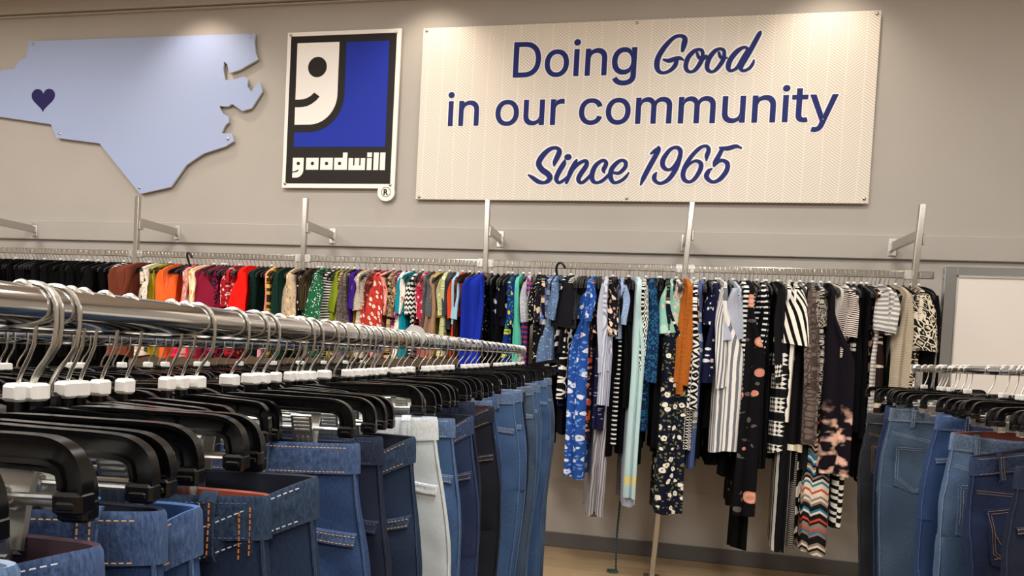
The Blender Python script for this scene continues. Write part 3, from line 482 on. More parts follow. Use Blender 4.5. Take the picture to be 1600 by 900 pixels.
 'g': [([(207,-151),(180,-149),(156,-146),(134,-140),(114,-132),(97,-122),(82,-110),(70,-97),(59,-84),(51,-69),(67,-60),(84,-50),(101,-41),(107,-49),(114,-57),(122,-66),(131,-74),(142,-82),(154,-88),(169,-93),(187,-96),(207,-97),(236,-95),(261,-87),(282,-75),(298,-58),(308,-34),(311,-6),(311,19),(311,44),(311,68),(310,68),(308,68),(306,68),(301,60),(294,51),(287,41),(277,32),(266,23),(252,16),(236,10),(217,6),(195,5),(165,7),(138,14),(113,27),(90,43),(71,65),(55,90),(43,120),(36,154),(34,191),(36,229),(43,263),(55,293),(71,320),(90,342),(112,361),(138,374),(166,382),(196,384),(218,383),(237,379),(253,373),(267,365),(279,356),(288,346),(296,336),(302,327),(308,319),(309,319),(311,319),(313,319),(313,339),(313,359),(313,379),(333,379),(353,379),(372,379),(372,250),(372,121),(372,-9),(370,-40),(363,-67),(350,-90),(334,-109),(314,-124),(291,-136),(265,-144),(237,-149),(205,59),(227,61),(246,66),(264,75),(278,87),(290,103),(300,121),(307,142),(311,166),(312,193),(311,219),(307,242),(300,264),(291,283),(279,299),(264,312),(247,322),(227,328),(205,330),(182,328),(163,322),(145,312),(130,298),(118,282),(109,262),(102,241),(98,218),(96,193),(98,167),(102,144),(109,123),(118,104),(131,88),(145,76),(163,66),(183,61)],[(59,61,60),(59,62,61),(58,62,59),(74,76,75),(74,77,76),(74,78,77),(74,79,78),(58,63,62),(57,63,58),(57,64,63),(57,65,64),(56,65,57),(73,79,74),(56,66,65),(56,67,66),(55,108,56),(108,67,56),(72,79,73),(108,68,67),(55,109,108),(107,68,108),(106,68,107),(55,110,109),(106,69,68),(105,69,106),(55,111,110),(54,111,55),(105,70,69),(105,71,70),(105,72,71),(105,79,72),(104,79,105),(54,112,111),(103,79,104),(54,113,112),(53,113,54),(102,79,103),(53,114,113),(101,79,102),(52,114,53),(52,115,114),(101,80,79),(100,80,101),(52,116,115),(51,116,52),(99,80,100),(51,117,116),(51,118,117),(98,80,99),(50,118,51),(50,119,118),(97,80,98),(49,119,50),(49,120,119),(96,80,97),(49,121,120),(95,80,96),(95,81,80),(48,121,49),(48,122,121),(94,30,95),(30,81,95),(47,122,48),(47,123,122),(93,30,94),(47,124,123),(92,33,93),(33,30,93),(92,34,33),(32,30,33),(31,30,32),(29,81,30),(47,125,124),(91,34,92),(46,125,47),(46,90,125),(90,34,91),(90,35,34),(46,35,90),(46,36,35),(28,81,29),(45,36,46),(45,37,36),(45,38,37),(44,38,45),(44,39,38),(27,81,28),(44,40,39),(43,40,44),(43,41,40),(42,41,43),(26,81,27),(26,82,81),(25,82,26),(25,83,82),(11,13,12),(11,14,13),(10,14,11),(10,15,14),(24,83,25),(9,15,10),(9,16,15),(24,84,83),(8,16,9),(8,17,16),(23,84,24),(8,18,17),(7,18,8),(22,84,23),(7,19,18),(22,85,84),(7,20,19),(21,85,22),(7,21,20),(7,85,21),(6,85,7),(6,86,85),(5,86,6),(4,86,5),(4,87,86),(3,87,4),(3,88,87),(2,88,3),(2,89,88),(1,89,2),(1,0,89)],[0,0,0,0,0,0,0,0,0,0,0,0,0,0,0,0,0,0,0,0,0,0,0,0,0,0,0,0,0,0,0,0,0,0,0,0,0,0,0,0,0,0,0,0,0,0,0,0,0,0,0,0,0,0,0,0,0,0,0,0,0,0,0,0,0,0,0,0,0,0,0,0,0,0,0,0,0,0,0,0,0,0,0,0,0,0,0,0,0,0,0,0,0,0,0,0,0,0,0,0,0,0,0,0,0,0,0,0,0,0,0,0,0,0,0,0,0,0,0,0,0,0,0,0,0,0]),([(294,-144),(267,-153),(238,-158),(207,-160),(179,-158),(154,-155),(131,-148),(110,-140),(92,-129),(76,-117),(63,-103),(52,-89),(38,-66),(63,-52),(80,-42),(104,-29),(114,-43),(121,-51),(128,-60),(136,-67),(146,-74),(158,-80),(171,-85),(188,-87),(207,-88),(234,-86),(257,-79),(276,-68),(291,-53),(299,-32),(302,-5),(302,19),(302,44),(302,59),(310,59),(308,59),(311,59),(308,55),(301,46),(293,35),(283,25),(271,16),(256,8),(239,1),(218,-3),(195,-4),(164,-2),(135,6),(108,19),(84,37),(64,59),(47,86),(35,117),(28,152),(25,191),(28,230),(35,265),(47,297),(63,325),(83,349),(107,368),(135,382),(164,391),(196,393),(219,392),(240,388),(258,381),(272,372),(285,362),(295,352),(303,341),(310,332),(313,328),(309,328),(311,328),(304,328),(304,339),(304,359),(304,388),(333,388),(353,388),(381,388),(381,250),(381,121),(381,-9),(379,-41),(371,-70),(358,-95),(340,-115),(319,-132),(151,83),(166,75),(184,70),(205,68),(225,70),(243,75),(259,83),(272,94),(283,108),(292,125),(298,144),(302,167),(303,193),(302,218),(298,240),(292,261),(283,278),(272,293),(259,305),(243,314),(225,319),(205,321),(184,319),(166,313),(150,304),(137,292),(126,277),(117,259),(111,239),(107,217),(105,193),(107,168),(111,146),(117,126),(126,109),(137,95)],[(62,64,63),(62,65,64),(61,65,62),(77,79,78),(77,80,79),(77,81,80),(77,82,81),(61,66,65),(60,66,61),(60,67,66),(60,68,67),(59,68,60),(59,69,68),(76,82,77),(59,70,69),(58,70,59),(58,76,70),(76,71,70),(58,75,76),(71,82,76),(72,82,71),(58,73,75),(73,74,75),(58,72,73),(58,111,72),(111,110,72),(110,109,72),(109,82,72),(57,112,58),(112,111,58),(57,113,112),(108,82,109),(57,114,113),(107,82,108),(57,115,114),(56,115,57),(106,82,107),(56,116,115),(105,82,106),(56,117,116),(55,117,56),(104,82,105),(55,118,117),(104,83,82),(103,83,104),(55,119,118),(54,119,55),(102,83,103),(54,120,119),(101,83,102),(54,121,120),(53,121,54),(53,122,121),(100,83,101),(52,122,53),(52,123,122),(99,83,100),(52,124,123),(98,83,99),(98,84,83),(51,124,52),(51,125,124),(97,36,98),(36,84,98),(51,90,125),(96,36,97),(50,90,51),(50,91,90),(95,36,96),(50,92,91),(94,36,95),(50,93,92),(93,36,94),(50,33,93),(33,36,93),(50,38,33),(38,32,33),(34,36,33),(34,36,35),(37,84,36),(49,38,50),(38,84,37),(49,39,38),(32,84,38),(31,84,32),(48,39,49),(48,40,39),(48,41,40),(30,84,31),(47,41,48),(47,42,41),(47,43,42),(46,43,47),(46,44,43),(45,44,46),(29,84,30),(29,85,84),(14,16,15),(28,85,29),(28,86,85),(13,16,14),(13,17,16),(13,18,17),(12,18,13),(27,86,28),(12,19,18),(11,19,12),(11,20,19),(26,86,27),(26,87,86),(11,21,20),(25,87,26),(11,22,21),(11,23,22),(24,87,25),(11,24,23),(11,87,24),(10,87,11),(10,88,87),(9,88,10),(9,89,88),(8,89,9),(7,89,8),(7,0,89),(6,0,7),(6,1,0),(5,1,6),(5,2,1),(4,2,5),(4,3,2)],[0,0,0,0,0,0,0,0,0,0,0,0,0,0,0,0,0,0,0,0,0,0,0,0,0,0,0,0,0,0,0,0,0,0,0,0,0,0,0,0,0,0,0,0,0,0,0,0,0,0,0,0,0,0,0,0,0,0,0,0,0,0,0,0,0,0,0,0,0,0,0,0,0,0,0,0,0,0,0,0,0,0,0,0,0,0,0,0,0,0,0,0,0,0,0,0,0,0,0,0,0,0,0,0,0,0,0,0,0,0,0,0,0,0,0,0,0,0,0,0,0,0,0,0,0,0]),([(300,-158),(270,-167),(239,-173),(207,-175),(178,-173),(151,-169),(126,-162),(104,-153),(84,-142),(66,-128),(52,-113),(39,-97),(17,-60),(56,-39),(73,-29),(109,-9),(126,-34),(132,-42),(139,-49),(146,-55),(154,-61),(164,-66),(175,-70),(189,-72),(206,-73),(231,-71),(251,-65),(267,-56),(278,-44),(285,-28),(287,-4),(287,19),(287,44),(287,44),(310,44),(308,44),(319,44),(321,46),(313,36),(305,25),(293,14),(279,3),(263,-6),(243,-14),(220,-18),(195,-19),(161,-17),(130,-8),(100,6),(74,26),(52,50),(34,79),(20,113),(13,150),(10,191),(13,232),(20,269),(33,304),(51,334),(73,360),(99,381),(129,396),(161,405),(196,408),(221,407),(244,402),(264,394),(281,385),(295,374),(306,362),(315,351),(322,341),(321,343),(309,343),(311,343),(289,343),(289,339),(289,359),(289,403),(333,403),(353,403),(396,403),(396,250),(396,121),(396,-10),(394,-44),(385,-76),(370,-103),(350,-126),(327,-145),(159,96),(172,89),(187,85),(205,83),(223,85),(238,89),(250,95),(261,104),(270,116),(278,130),(284,148),(287,169),(288,193),(287,216),(284,237),(278,255),(270,270),(261,283),(250,293),(237,300),(223,304),(205,306),(187,304),(172,300),(159,292),(148,282),(139,269),(131,253),(125,235),(122,215),(120,193),(122,170),(125,150),(131,132),(139,117),(148,105)],[(62,64,63),(62,65,64),(61,65,62),(77,68,78),(68,79,78),(68,80,79),(68,81,80),(68,69,81),(69,82,81),(61,66,65),(60,66,61),(60,67,66),(60,68,67),(59,68,60),(59,77,68),(70,82,69),(58,77,59),(58,75,77),(75,76,77),(71,72,70),(72,82,70),(58,73,75),(73,74,75),(58,72,73),(58,110,72),(110,109,72),(109,82,72),(57,111,58),(111,110,58),(57,112,111),(57,113,112),(56,113,57),(108,82,109),(56,114,113),(107,82,108),(56,115,114),(106,82,107),(56,116,115),(105,82,106),(55,116,56),(55,117,116),(104,82,105),(55,118,117),(104,83,82),(103,83,104),(55,119,118),(54,119,55),(102,83,103),(54,120,119),(101,83,102),(54,121,120),(53,121,54),(53,122,121),(100,83,101),(52,122,53),(52,123,122),(99,83,100),(52,124,123),(98,83,99),(98,84,83),(52,125,124),(97,84,98),(51,125,52),(51,90,125),(96,37,97),(37,84,97),(51,91,90),(95,37,96),(51,92,91),(94,37,95),(51,93,92),(93,37,94),(51,37,93),(50,37,51),(49,33,50),(33,37,50),(33,35,37),(35,34,37),(34,38,37),(36,84,37),(49,32,33),(35,34,33),(36,34,35),(38,36,34),(38,84,36),(49,31,32),(39,84,38),(48,31,49),(40,84,39),(48,41,31),(41,30,31),(41,84,40),(47,41,48),(47,42,41),(30,84,41),(29,84,30),(47,43,42),(46,43,47),(14,16,15),(29,85,84),(46,44,43),(45,44,46),(28,85,29),(13,16,14),(13,17,16),(12,17,13),(12,18,17),(28,86,85),(27,86,28),(12,19,18),(12,20,19),(26,86,27),(11,20,12),(11,21,20),(25,86,26),(11,22,21),(11,23,22),(24,86,25),(11,24,23),(11,86,24),(11,87,86),(10,87,11),(10,88,87),(9,88,10),(9,89,88),(8,89,9),(7,89,8),(7,0,89),(6,0,7),(6,1,0),(5,1,6),(5,2,1),(4,2,5),(4,3,2)],[0,0,0,0,0,0,0,0,0,0,0,0,0,0,0,0,0,0,0,0,0,0,0,0,0,0,0,0,0,0,0,0,0,0,0,0,0,0,0,0,0,0,0,0,0,0,0,0,0,0,0,0,0,0,0,0,0,0,0,0,0,0,0,0,0,0,0,0,0,0,0,0,0,0,0,0,0,0,0,0,0,0,0,0,0,0,0,0,0,0,0,0,0,0,0,0,0,0,0,0,0,0,0,0,0,0,0,0,0,0,0,0,0,0,0,0,0,0,0,0,0,0,0,0,0,0])],
 'u': [([(182,-5),(158,-3),(135,2),(115,11),(97,23),(82,39),(69,59),(60,82),(54,109),(53,139),(53,219),(53,299),(53,379),(73,379),(93,379),(114,379),(114,301),(114,222),(114,144),(116,117),(124,94),(137,75),(154,61),(175,53),(200,50),(218,51),(234,55),(249,62),(263,71),(274,83),(283,97),(290,113),(295,132),(296,153),(296,228),(296,304),(296,379),(316,379),(337,379),(357,379),(357,253),(357,126),(357,0),(337,0),(318,0),(298,0),(298,31),(298,61),(298,92),(301,92),(304,92),(307,92),(294,60),(277,35),(257,17),(234,5),(209,-3)],[(11,13,12),(11,14,13),(11,15,14),(11,16,15),(35,37,36),(35,38,37),(35,39,38),(35,40,39),(34,40,35),(11,17,16),(10,17,11),(34,41,40),(33,41,34),(10,18,17),(9,18,10),(32,41,33),(9,19,18),(8,19,9),(31,41,32),(31,51,41),(51,42,41),(8,20,19),(30,51,31),(7,20,8),(29,48,30),(48,51,30),(7,21,20),(29,47,48),(49,51,48),(50,51,49),(52,47,51),(47,42,51),(28,47,29),(6,21,7),(6,22,21),(27,47,28),(26,47,27),(26,52,47),(52,46,47),(6,23,22),(26,53,52),(5,23,6),(25,53,26),(5,24,23),(24,53,25),(5,53,24),(4,53,5),(4,54,53),(3,54,4),(3,55,54),(2,55,3),(2,56,55),(1,56,2),(1,0,56)],[0,0,0,0,0,0,0,0,0,0,0,0,0,0,0,0,0,0,0,0,0,0,0,0,0,0,0,0,0,0,0,0,0,0,0,0,0,0,0,0,0,0,0,0,0,0,0,0,0,0,0,0,0,0,0,0,0]),([(262,10),(237,-3),(211,-11),(182,-13),(157,-11),(133,-6),(111,4),(92,17),(75,34),(62,55),(52,80),(46,108),(45,139),(45,219),(45,299),(45,387),(73,387),(93,387),(122,387),(122,301),(122,222),(122,144),(124,118),(131,97),(143,80),(158,68),(177,61),(200,58),(216,59),(231,63),(245,69),(257,77),(268,88),(276,101),(283,116),(287,133),(288,153),(288,228),(288,304),(288,387),(316,387),(337,387),(365,387),(365,253),(365,126),(365,-8),(337,-8),(318,-8),(290,-8),(290,31),(290,61),(290,100),(301,100),(304,100),(319,100),(301,56),(283,30)],[(14,16,15),(14,17,16),(14,18,17),(14,19,18),(38,40,39),(38,41,40),(38,42,41),(38,43,42),(37,43,38),(14,20,19),(13,20,14),(37,44,43),(36,44,37),(13,21,20),(12,21,13),(35,44,36),(12,22,21),(11,22,12),(34,44,35),(34,54,44),(54,45,44),(11,23,22),(33,54,34),(10,23,11),(32,51,33),(51,54,33),(32,50,51),(52,54,51),(53,54,52),(55,45,54),(10,24,23),(31,50,32),(10,25,24),(9,25,10),(30,50,31),(29,50,30),(9,26,25),(28,50,29),(28,49,50),(9,27,26),(27,49,28),(9,49,27),(56,45,55),(8,49,9),(7,49,8),(7,56,49),(56,48,49),(7,0,56),(48,45,56),(6,0,7),(6,1,0),(5,1,6),(5,2,1),(4,2,5),(47,45,48),(46,45,47),(4,3,2)],[0,0,0,0,0,0,0,0,0,0,0,0,0,0,0,0,0,0,0,0,0,0,0,0,0,0,0,0,0,0,0,0,0,0,0,0,0,0,0,0,0,0,0,0,0,0,0,0,0,0,0,0,0,0,0,0,0]),([(271,-3),(244,-18),(214,-26),(183,-29),(154,-27),(128,-21),(103,-10),(81,5),(63,24),(48,48),(37,75),(31,105),(29,138),(29,219),(29,299),(29,403),(73,403),(93,403),(138,403),(138,301),(138,222),(138,145),(140,122),(146,104),(155,92),(166,82),(181,76),(201,74),(214,75),(226,78),(237,83),(247,90),(255,98),(262,108),(267,121),(271,135),(272,153),(272,228),(272,304),(272,403),(316,403),(337,403),(381,403),(381,253),(381,126),(381,-24),(337,-24),(318,-24),(274,-24),(274,31),(274,61),(274,116),(301,116),(304,116),(343,116),(315,49),(295,19)],[(14,16,15),(14,17,16),(14,18,17),(14,19,18),(38,40,39),(38,41,40),(38,42,41),(38,43,42),(37,43,38),(14,20,19),(13,20,14),(37,44,43),(36,44,37),(13,21,20),(12,21,13),(35,44,36),(12,22,21),(11,22,12),(34,44,35),(34,54,44),(54,45,44),(11,23,22),(33,51,34),(51,54,34),(33,50,51),(52,54,51),(53,54,52),(55,45,54),(32,50,33),(10,23,11),(10,24,23),(31,50,32),(10,25,24),(30,50,31),(29,50,30),(10,26,25),(28,50,29),(10,27,26),(27,50,28),(9,27,10),(9,50,27),(9,49,50),(56,45,55),(8,49,9),(8,0,49),(0,48,49),(7,0,8),(0,45,56),(6,0,7),(6,1,0),(48,45,0),(5,1,6),(5,2,1),(4,2,5),(47,45,48),(46,45,47),(4,3,2)],[0,0,0,0,0,0,0,0,0,0,0,0,0,0,0,0,0,0,0,0,0,0,0,0,0,0,0,0,0,0,0,0,0,0,0,0,0,0,0,0,0,0,0,0,0,0,0,0,0,0,0,0,0,0,0,0,0])],
 'r': [([(53,0),(53,126),(53,253),(53,379),(72,379),(92,379),(112,379),(112,360),(112,340),(112,321),(113,321),(114,321),(115,321),(124,339),(137,354),(152,367),(171,377),(191,383),(213,385),(218,385),(223,385),(229,384),(235,384),(240,384),(243,384),(243,363),(243,343),(243,322),(241,323),(236,324),(230,324),(223,325),(215,326),(207,326),(190,324),(174,321),(159,315),(146,306),(135,296),(126,284),(119,269),(115,254),(114,237),(114,158),(114,79),(114,0),(93,0),(73,0)],[(17,19,18),(17,20,19),(17,21,20),(17,22,21),(17,23,22),(17,24,23),(17,25,24),(16,25,17),(2,4,3),(2,5,4),(2,6,5),(2,7,6),(15,25,16),(14,25,15),(14,26,25),(2,8,7),(13,26,14),(13,29,26),(29,28,26),(28,27,26),(2,9,8),(12,33,13),(33,32,13),(32,31,13),(31,30,13),(30,29,13),(12,34,33),(12,35,34),(2,10,9),(2,11,10),(2,12,11),(2,36,12),(36,35,12),(2,37,36),(2,38,37),(2,39,38),(2,40,39),(2,41,40),(2,42,41),(1,42,2),(1,43,42),(1,44,43),(0,44,1),(0,45,44),(47,45,0),(46,45,47)],[0,0,0,0,0,0,0,0,0,0,0,0,0,0,0,0,0,0,0,0,0,0,0,0,0,0,0,0,0,0,0,0,0,0,0,0,0,0,0,0,0,0,0,0,0,0,0,0]),([(122,-8),(93,-8),(73,-8),(45,-8),(45,126),(45,253),(45,387),(72,387),(92,387),(120,387),(120,360),(120,340),(120,329),(113,329),(114,329),(110,329),(117,343),(131,360),(148,374),(168,384),(190,391),(213,393),(218,393),(224,393),(230,392),(235,392),(240,392),(251,391),(251,363),(251,343),(251,313),(239,315),(235,316),(229,316),(222,317),(215,318),(207,318),(191,317),(176,313),(163,308),(151,300),(141,291),(133,279),(127,267),(123,253),(122,237),(122,158),(122,79)],[(20,22,21),(20,23,22),(20,24,23),(20,25,24),(20,26,25),(20,27,26),(20,28,27),(19,28,20),(5,7,6),(5,8,7),(5,9,8),(5,10,9),(18,28,19),(17,28,18),(17,29,28),(16,29,17),(5,16,10),(16,11,10),(5,15,16),(11,29,16),(11,30,29),(12,33,11),(33,32,11),(32,31,11),(31,30,11),(5,13,15),(13,14,15),(5,12,13),(5,39,12),(39,38,12),(38,37,12),(37,36,12),(36,35,12),(35,34,12),(34,33,12),(5,40,39),(5,41,40),(5,42,41),(5,43,42),(5,44,43),(4,44,5),(4,45,44),(4,46,45),(4,47,46),(3,47,4),(3,0,47),(2,0,3),(1,0,2)],[0,0,0,0,0,0,0,0,0,0,0,0,0,0,0,0,0,0,0,0,0,0,0,0,0,0,0,0,0,0,0,0,0,0,0,0,0,0,0,0,0,0,0,0,0,0,0,0]),([(138,-24),(93,-24),(73,-24),(29,-24),(29,126),(29,253),(29,403),(72,403),(92,403),(136,403),(136,360),(136,340),(136,345),(113,345),(114,345),(100,345),(104,352),(119,371),(139,387),(162,399),(187,407),(212,409),(218,409),(224,409),(230,408),(236,408),(241,408),(267,406),(267,363),(267,343),(267,293),(237,299),(233,300),(227,301),(221,301),(214,302),(208,302),(193,301),(181,298),(170,293),(161,287),(153,280),(146,271),(142,261),(139,250),(138,236),(138,158),(138,79)],[(20,22,21),(20,23,22),(20,24,23),(20,25,24),(20,26,25),(20,27,26),(19,27,20),(19,28,27),(5,7,6),(5,8,7),(5,9,8),(5,16,9),(16,17,9),(17,10,9),(18,28,19),(17,28,18),(10,28,17),(10,29,28),(11,12,10),(12,29,10),(5,15,16),(5,13,15),(13,14,15),(5,12,13),(5,29,12),(5,38,29),(38,37,29),(37,36,29),(36,35,29),(35,34,29),(34,33,29),(33,32,29),(32,31,29),(31,30,29),(5,39,38),(5,40,39),(5,41,40),(5,42,41),(5,43,42),(5,44,43),(4,44,5),(4,45,44),(4,46,45),(4,47,46),(3,47,4),(3,0,47),(2,0,3),(1,0,2)],[0,0,0,0,0,0,0,0,0,0,0,0,0,0,0,0,0,0,0,0,0,0,0,0,0,0,0,0,0,0,0,0,0,0,0,0,0,0,0,0,0,0,0,0,0,0,0,0])],
 'c': [([(207,-8),(174,-5),(144,3),(117,16),(93,35),(72,58),(56,85),(44,116),(37,150),(34,187),(37,225),(44,260),(56,291),(72,318),(93,341),(117,360),(144,374),(174,382),(207,384),(226,384),(243,381),(260,377),(276,371),(291,364),(305,356),(318,346),(330,335),(340,322),(349,308),(356,293),(362,277),(342,272),(322,267),(303,262),(300,272),(295,281),(290,289),(284,297),(278,304),(270,311),(261,316),(252,321),(242,325),(231,328),(220,329),(207,330),(184,328),(163,321),(145,310),(130,296),(118,278),(108,258),(102,236),(98,212),(96,187),(98,163),(102,139),(108,117),(118,97),(130,80),(145,66),(163,55),(184,49),(207,46),(220,47),(232,49),(243,52),(253,55),(262,60),(271,66),(279,73),(285,80),(292,89),(297,98),(301,107),(304,117),(324,112),(343,107),(363,102),(357,86),(350,70),(341,56),(331,43),(319,32),(306,21),(292,12),(277,5),(261,-1),(244,-5),(226,-7)],[(17,19,18),(17,20,19),(16,20,17),(16,21,20),(16,22,21),(15,22,16),(15,23,22),(15,24,23),(14,24,15),(14,25,24),(14,26,25),(13,45,14),(45,26,14),(45,44,26),(44,27,26),(13,46,45),(43,27,44),(13,47,46),(42,27,43),(41,27,42),(41,28,27),(13,48,47),(40,28,41),(12,48,13),(39,28,40),(38,28,39),(12,49,48),(38,29,28),(37,29,38),(36,29,37),(12,50,49),(36,30,29),(11,50,12),(35,30,36),(34,30,35),(11,51,50),(34,31,30),(34,32,31),(33,32,34),(10,51,11),(10,52,51),(10,53,52),(9,53,10),(9,54,53),(8,54,9),(8,55,54),(8,56,55),(7,56,8),(7,57,56),(7,58,57),(74,76,75),(6,58,7),(74,77,76),(74,78,77),(73,78,74),(73,79,78),(72,79,73),(6,59,58),(71,79,72),(71,80,79),(5,59,6),(5,60,59),(70,80,71),(69,80,70),(69,81,80),(68,81,69),(5,61,60),(67,81,68),(4,61,5),(67,82,81),(66,82,67),(4,62,61),(65,82,66),(64,82,65),(4,63,62),(63,82,64),(4,82,63),(4,83,82),(3,83,4),(3,84,83),(3,85,84),(2,85,3),(2,86,85),(2,87,86),(1,87,2),(1,88,87),(1,89,88),(0,89,1)],[0,0,0,0,0,0,0,0,0,0,0,0,0,0,0,0,0,0,0,0,0,0,0,0,0,0,0,0,0,0,0,0,0,0,0,0,0,0,0,0,0,0,0,0,0,0,0,0,0,0,0,0,0,0,0,0,0,0,0,0,0,0,0,0,0,0,0,0,0,0,0,0,0,0,0,0,0,0,0,0,0,0,0,0,0,0,0,0,0,0]),([(263,-8),(245,-13),(227,-15),(207,-16),(173,-13),(141,-5),(112,10),(87,29),(66,53),(49,81),(36,114),(29,149),(26,187),(29,226),(36,262),(49,295),(66,323),(87,347),(112,367),(141,381),(173,390),(207,392),(226,392),(245,389),(262,385),(279,379),(295,371),(310,363),(323,352),(335,340),(346,327),(356,312),(363,296),(372,271),(344,264),(324,259),(298,252),(292,269),(288,277),(284,285),(278,292),(272,298),(265,304),(257,309),(249,314),(240,317),(230,320),(219,321),(207,322),(185,320),(166,314),(150,304),(136,290),(125,274),(116,255),(109,234),(106,212),(104,187),(106,164),(109,141),(116,120),(125,102),(136,86),(150,72),(166,62),(185,56),(207,54),(219,55),(230,57),(240,59),(249,63),(258,67),(266,72),(273,79),(279,85),(285,93),(290,101),(293,110),(299,127),(326,120),(345,115),(373,108),(365,83),(357,66),(348,52),(337,38),(325,26),(311,15),(296,5),(280,-2)],[(20,22,21),(20,23,22),(19,23,20),(19,24,23),(19,25,24),(18,25,19),(18,26,25),(18,27,26),(17,27,18),(17,28,27),(17,29,28),(16,29,17),(16,30,29),(16,48,30),(48,47,30),(47,31,30),(15,49,16),(49,48,16),(46,31,47),(45,31,46),(15,50,49),(44,31,45),(43,31,44),(15,51,50),(43,32,31),(42,32,43),(41,32,42),(15,52,51),(40,32,41),(40,33,32),(14,52,15),(39,33,40),(14,53,52),(38,33,39),(37,33,38),(14,54,53),(37,34,33),(36,35,37),(35,34,37),(13,54,14),(13,55,54),(13,56,55),(12,56,13),(12,57,56),(12,58,57),(11,58,12),(11,59,58),(10,59,11),(10,60,59),(77,79,78),(10,61,60),(77,80,79),(77,81,80),(9,61,10),(76,81,77),(76,82,81),(9,62,61),(75,82,76),(74,82,75),(9,63,62),(73,82,74),(73,83,82),(8,63,9),(72,83,73),(71,83,72),(8,64,63),(70,83,71),(70,84,83),(69,84,70),(8,65,64),(68,84,69),(67,84,68),(8,66,65),(66,84,67),(8,84,66),(7,84,8),(7,85,84),(7,86,85),(6,86,7),(6,87,86),(6,88,87),(5,88,6),(5,89,88),(5,0,89),(4,0,5),(4,1,0),(4,2,1),(3,2,4)],[0,0,0,0,0,0,0,0,0,0,0,0,0,0,0,0,0,0,0,0,0,0,0,0,0,0,0,0,0,0,0,0,0,0,0,0,0,0,0,0,0,0,0,0,0,0,0,0,0,0,0,0,0,0,0,0,0,0,0,0,0,0,0,0,0,0,0,0,0,0,0,0,0,0,0,0,0,0,0,0,0,0,0,0,0,0,0,0,0,0]),([(268,-24),(248,-28),(228,-31),(207,-32),(170,-29),(136,-20),(104,-4),(76,17),(53,44),(34,74),(21,109),(13,147),(10,187),(13,229),(21,267),(34,302),(53,333),(76,359),(104,380),(136,396),(170,405),(207,408),(228,408),(248,405),(267,400),(285,394),(302,386),(319,376),(334,364),(347,351),(359,336),(370,320),(378,302),(393,260),(348,249),(328,244),(287,233),(277,263),(274,269),(270,276),(266,281),(261,287),(255,291),(249,296),(242,299),(235,302),(227,304),(217,305),(208,306),(188,304),(173,299),(160,291),(148,280),(139,266),(131,250),(125,231),(122,210),(120,187),(122,166),(125,145),(131,126),(139,110),(148,96),(160,85),(173,77),(188,72),(208,70),(218,71),(227,72),(235,74),(243,77),(250,81),(256,85),(262,90),(267,96),(271,102),(275,108),(279,116),(288,146),(330,135),(349,131),(394,119),(380,77),(371,59),(361,42),(349,27),(335,14),(320,2),(304,-9),(286,-17)],[(20,22,21),(20,23,22),(19,23,20),(19,24,23),(19,25,24),(18,25,19),(18,26,25),(18,27,26),(17,27,18),(17,28,27),(17,29,28),(16,29,17),(16,30,29),(16,31,30),(15,31,16),(15,48,31),(48,32,31),(15,49,48),(47,32,48),(46,32,47),(45,32,46),(15,50,49),(45,33,32),(44,33,45),(14,50,15),(43,33,44),(14,51,50),(42,33,43),(41,33,42),(14,52,51),(40,33,41),(39,33,40),(14,53,52),(38,33,39),(37,33,38),(13,53,14),(13,54,53),(36,35,37),(35,33,37),(35,34,33),(13,55,54),(13,56,55),(12,56,13),(12,57,56),(12,58,57),(11,58,12),(11,59,58),(10,59,11),(77,79,78),(10,60,59),(77,80,79),(77,81,80),(10,61,60),(77,82,81),(76,82,77),(10,62,61),(9,62,10),(75,82,76),(74,82,75),(9,63,62),(73,82,74),(72,82,73),(71,82,72),(9,64,63),(70,82,71),(69,82,70),(9,65,64),(69,83,82),(68,83,69),(8,65,9),(67,83,68),(8,66,65),(66,83,67),(8,83,66),(8,84,83),(7,84,8),(7,85,84),(7,86,85),(6,86,7),(6,87,86),(6,88,87),(5,88,6),(5,89,88),(5,0,89),(4,0,5),(4,1,0),(4,2,1),(3,2,4)],[0,0,0,0,0,0,0,0,0,0,0,0,0,0,0,0,0,0,0,0,0,0,0,0,0,0,0,0,0,0,0,0,0,0,0,0,0,0,0,0,0,0,0,0,0,0,0,0,0,0,0,0,0,0,0,0,0,0,0,0,0,0,0,0,0,0,0,0,0,0,0,0,0,0,0,0,0,0,0,0,0,0,0,0,0,0,0,0,0,0])],
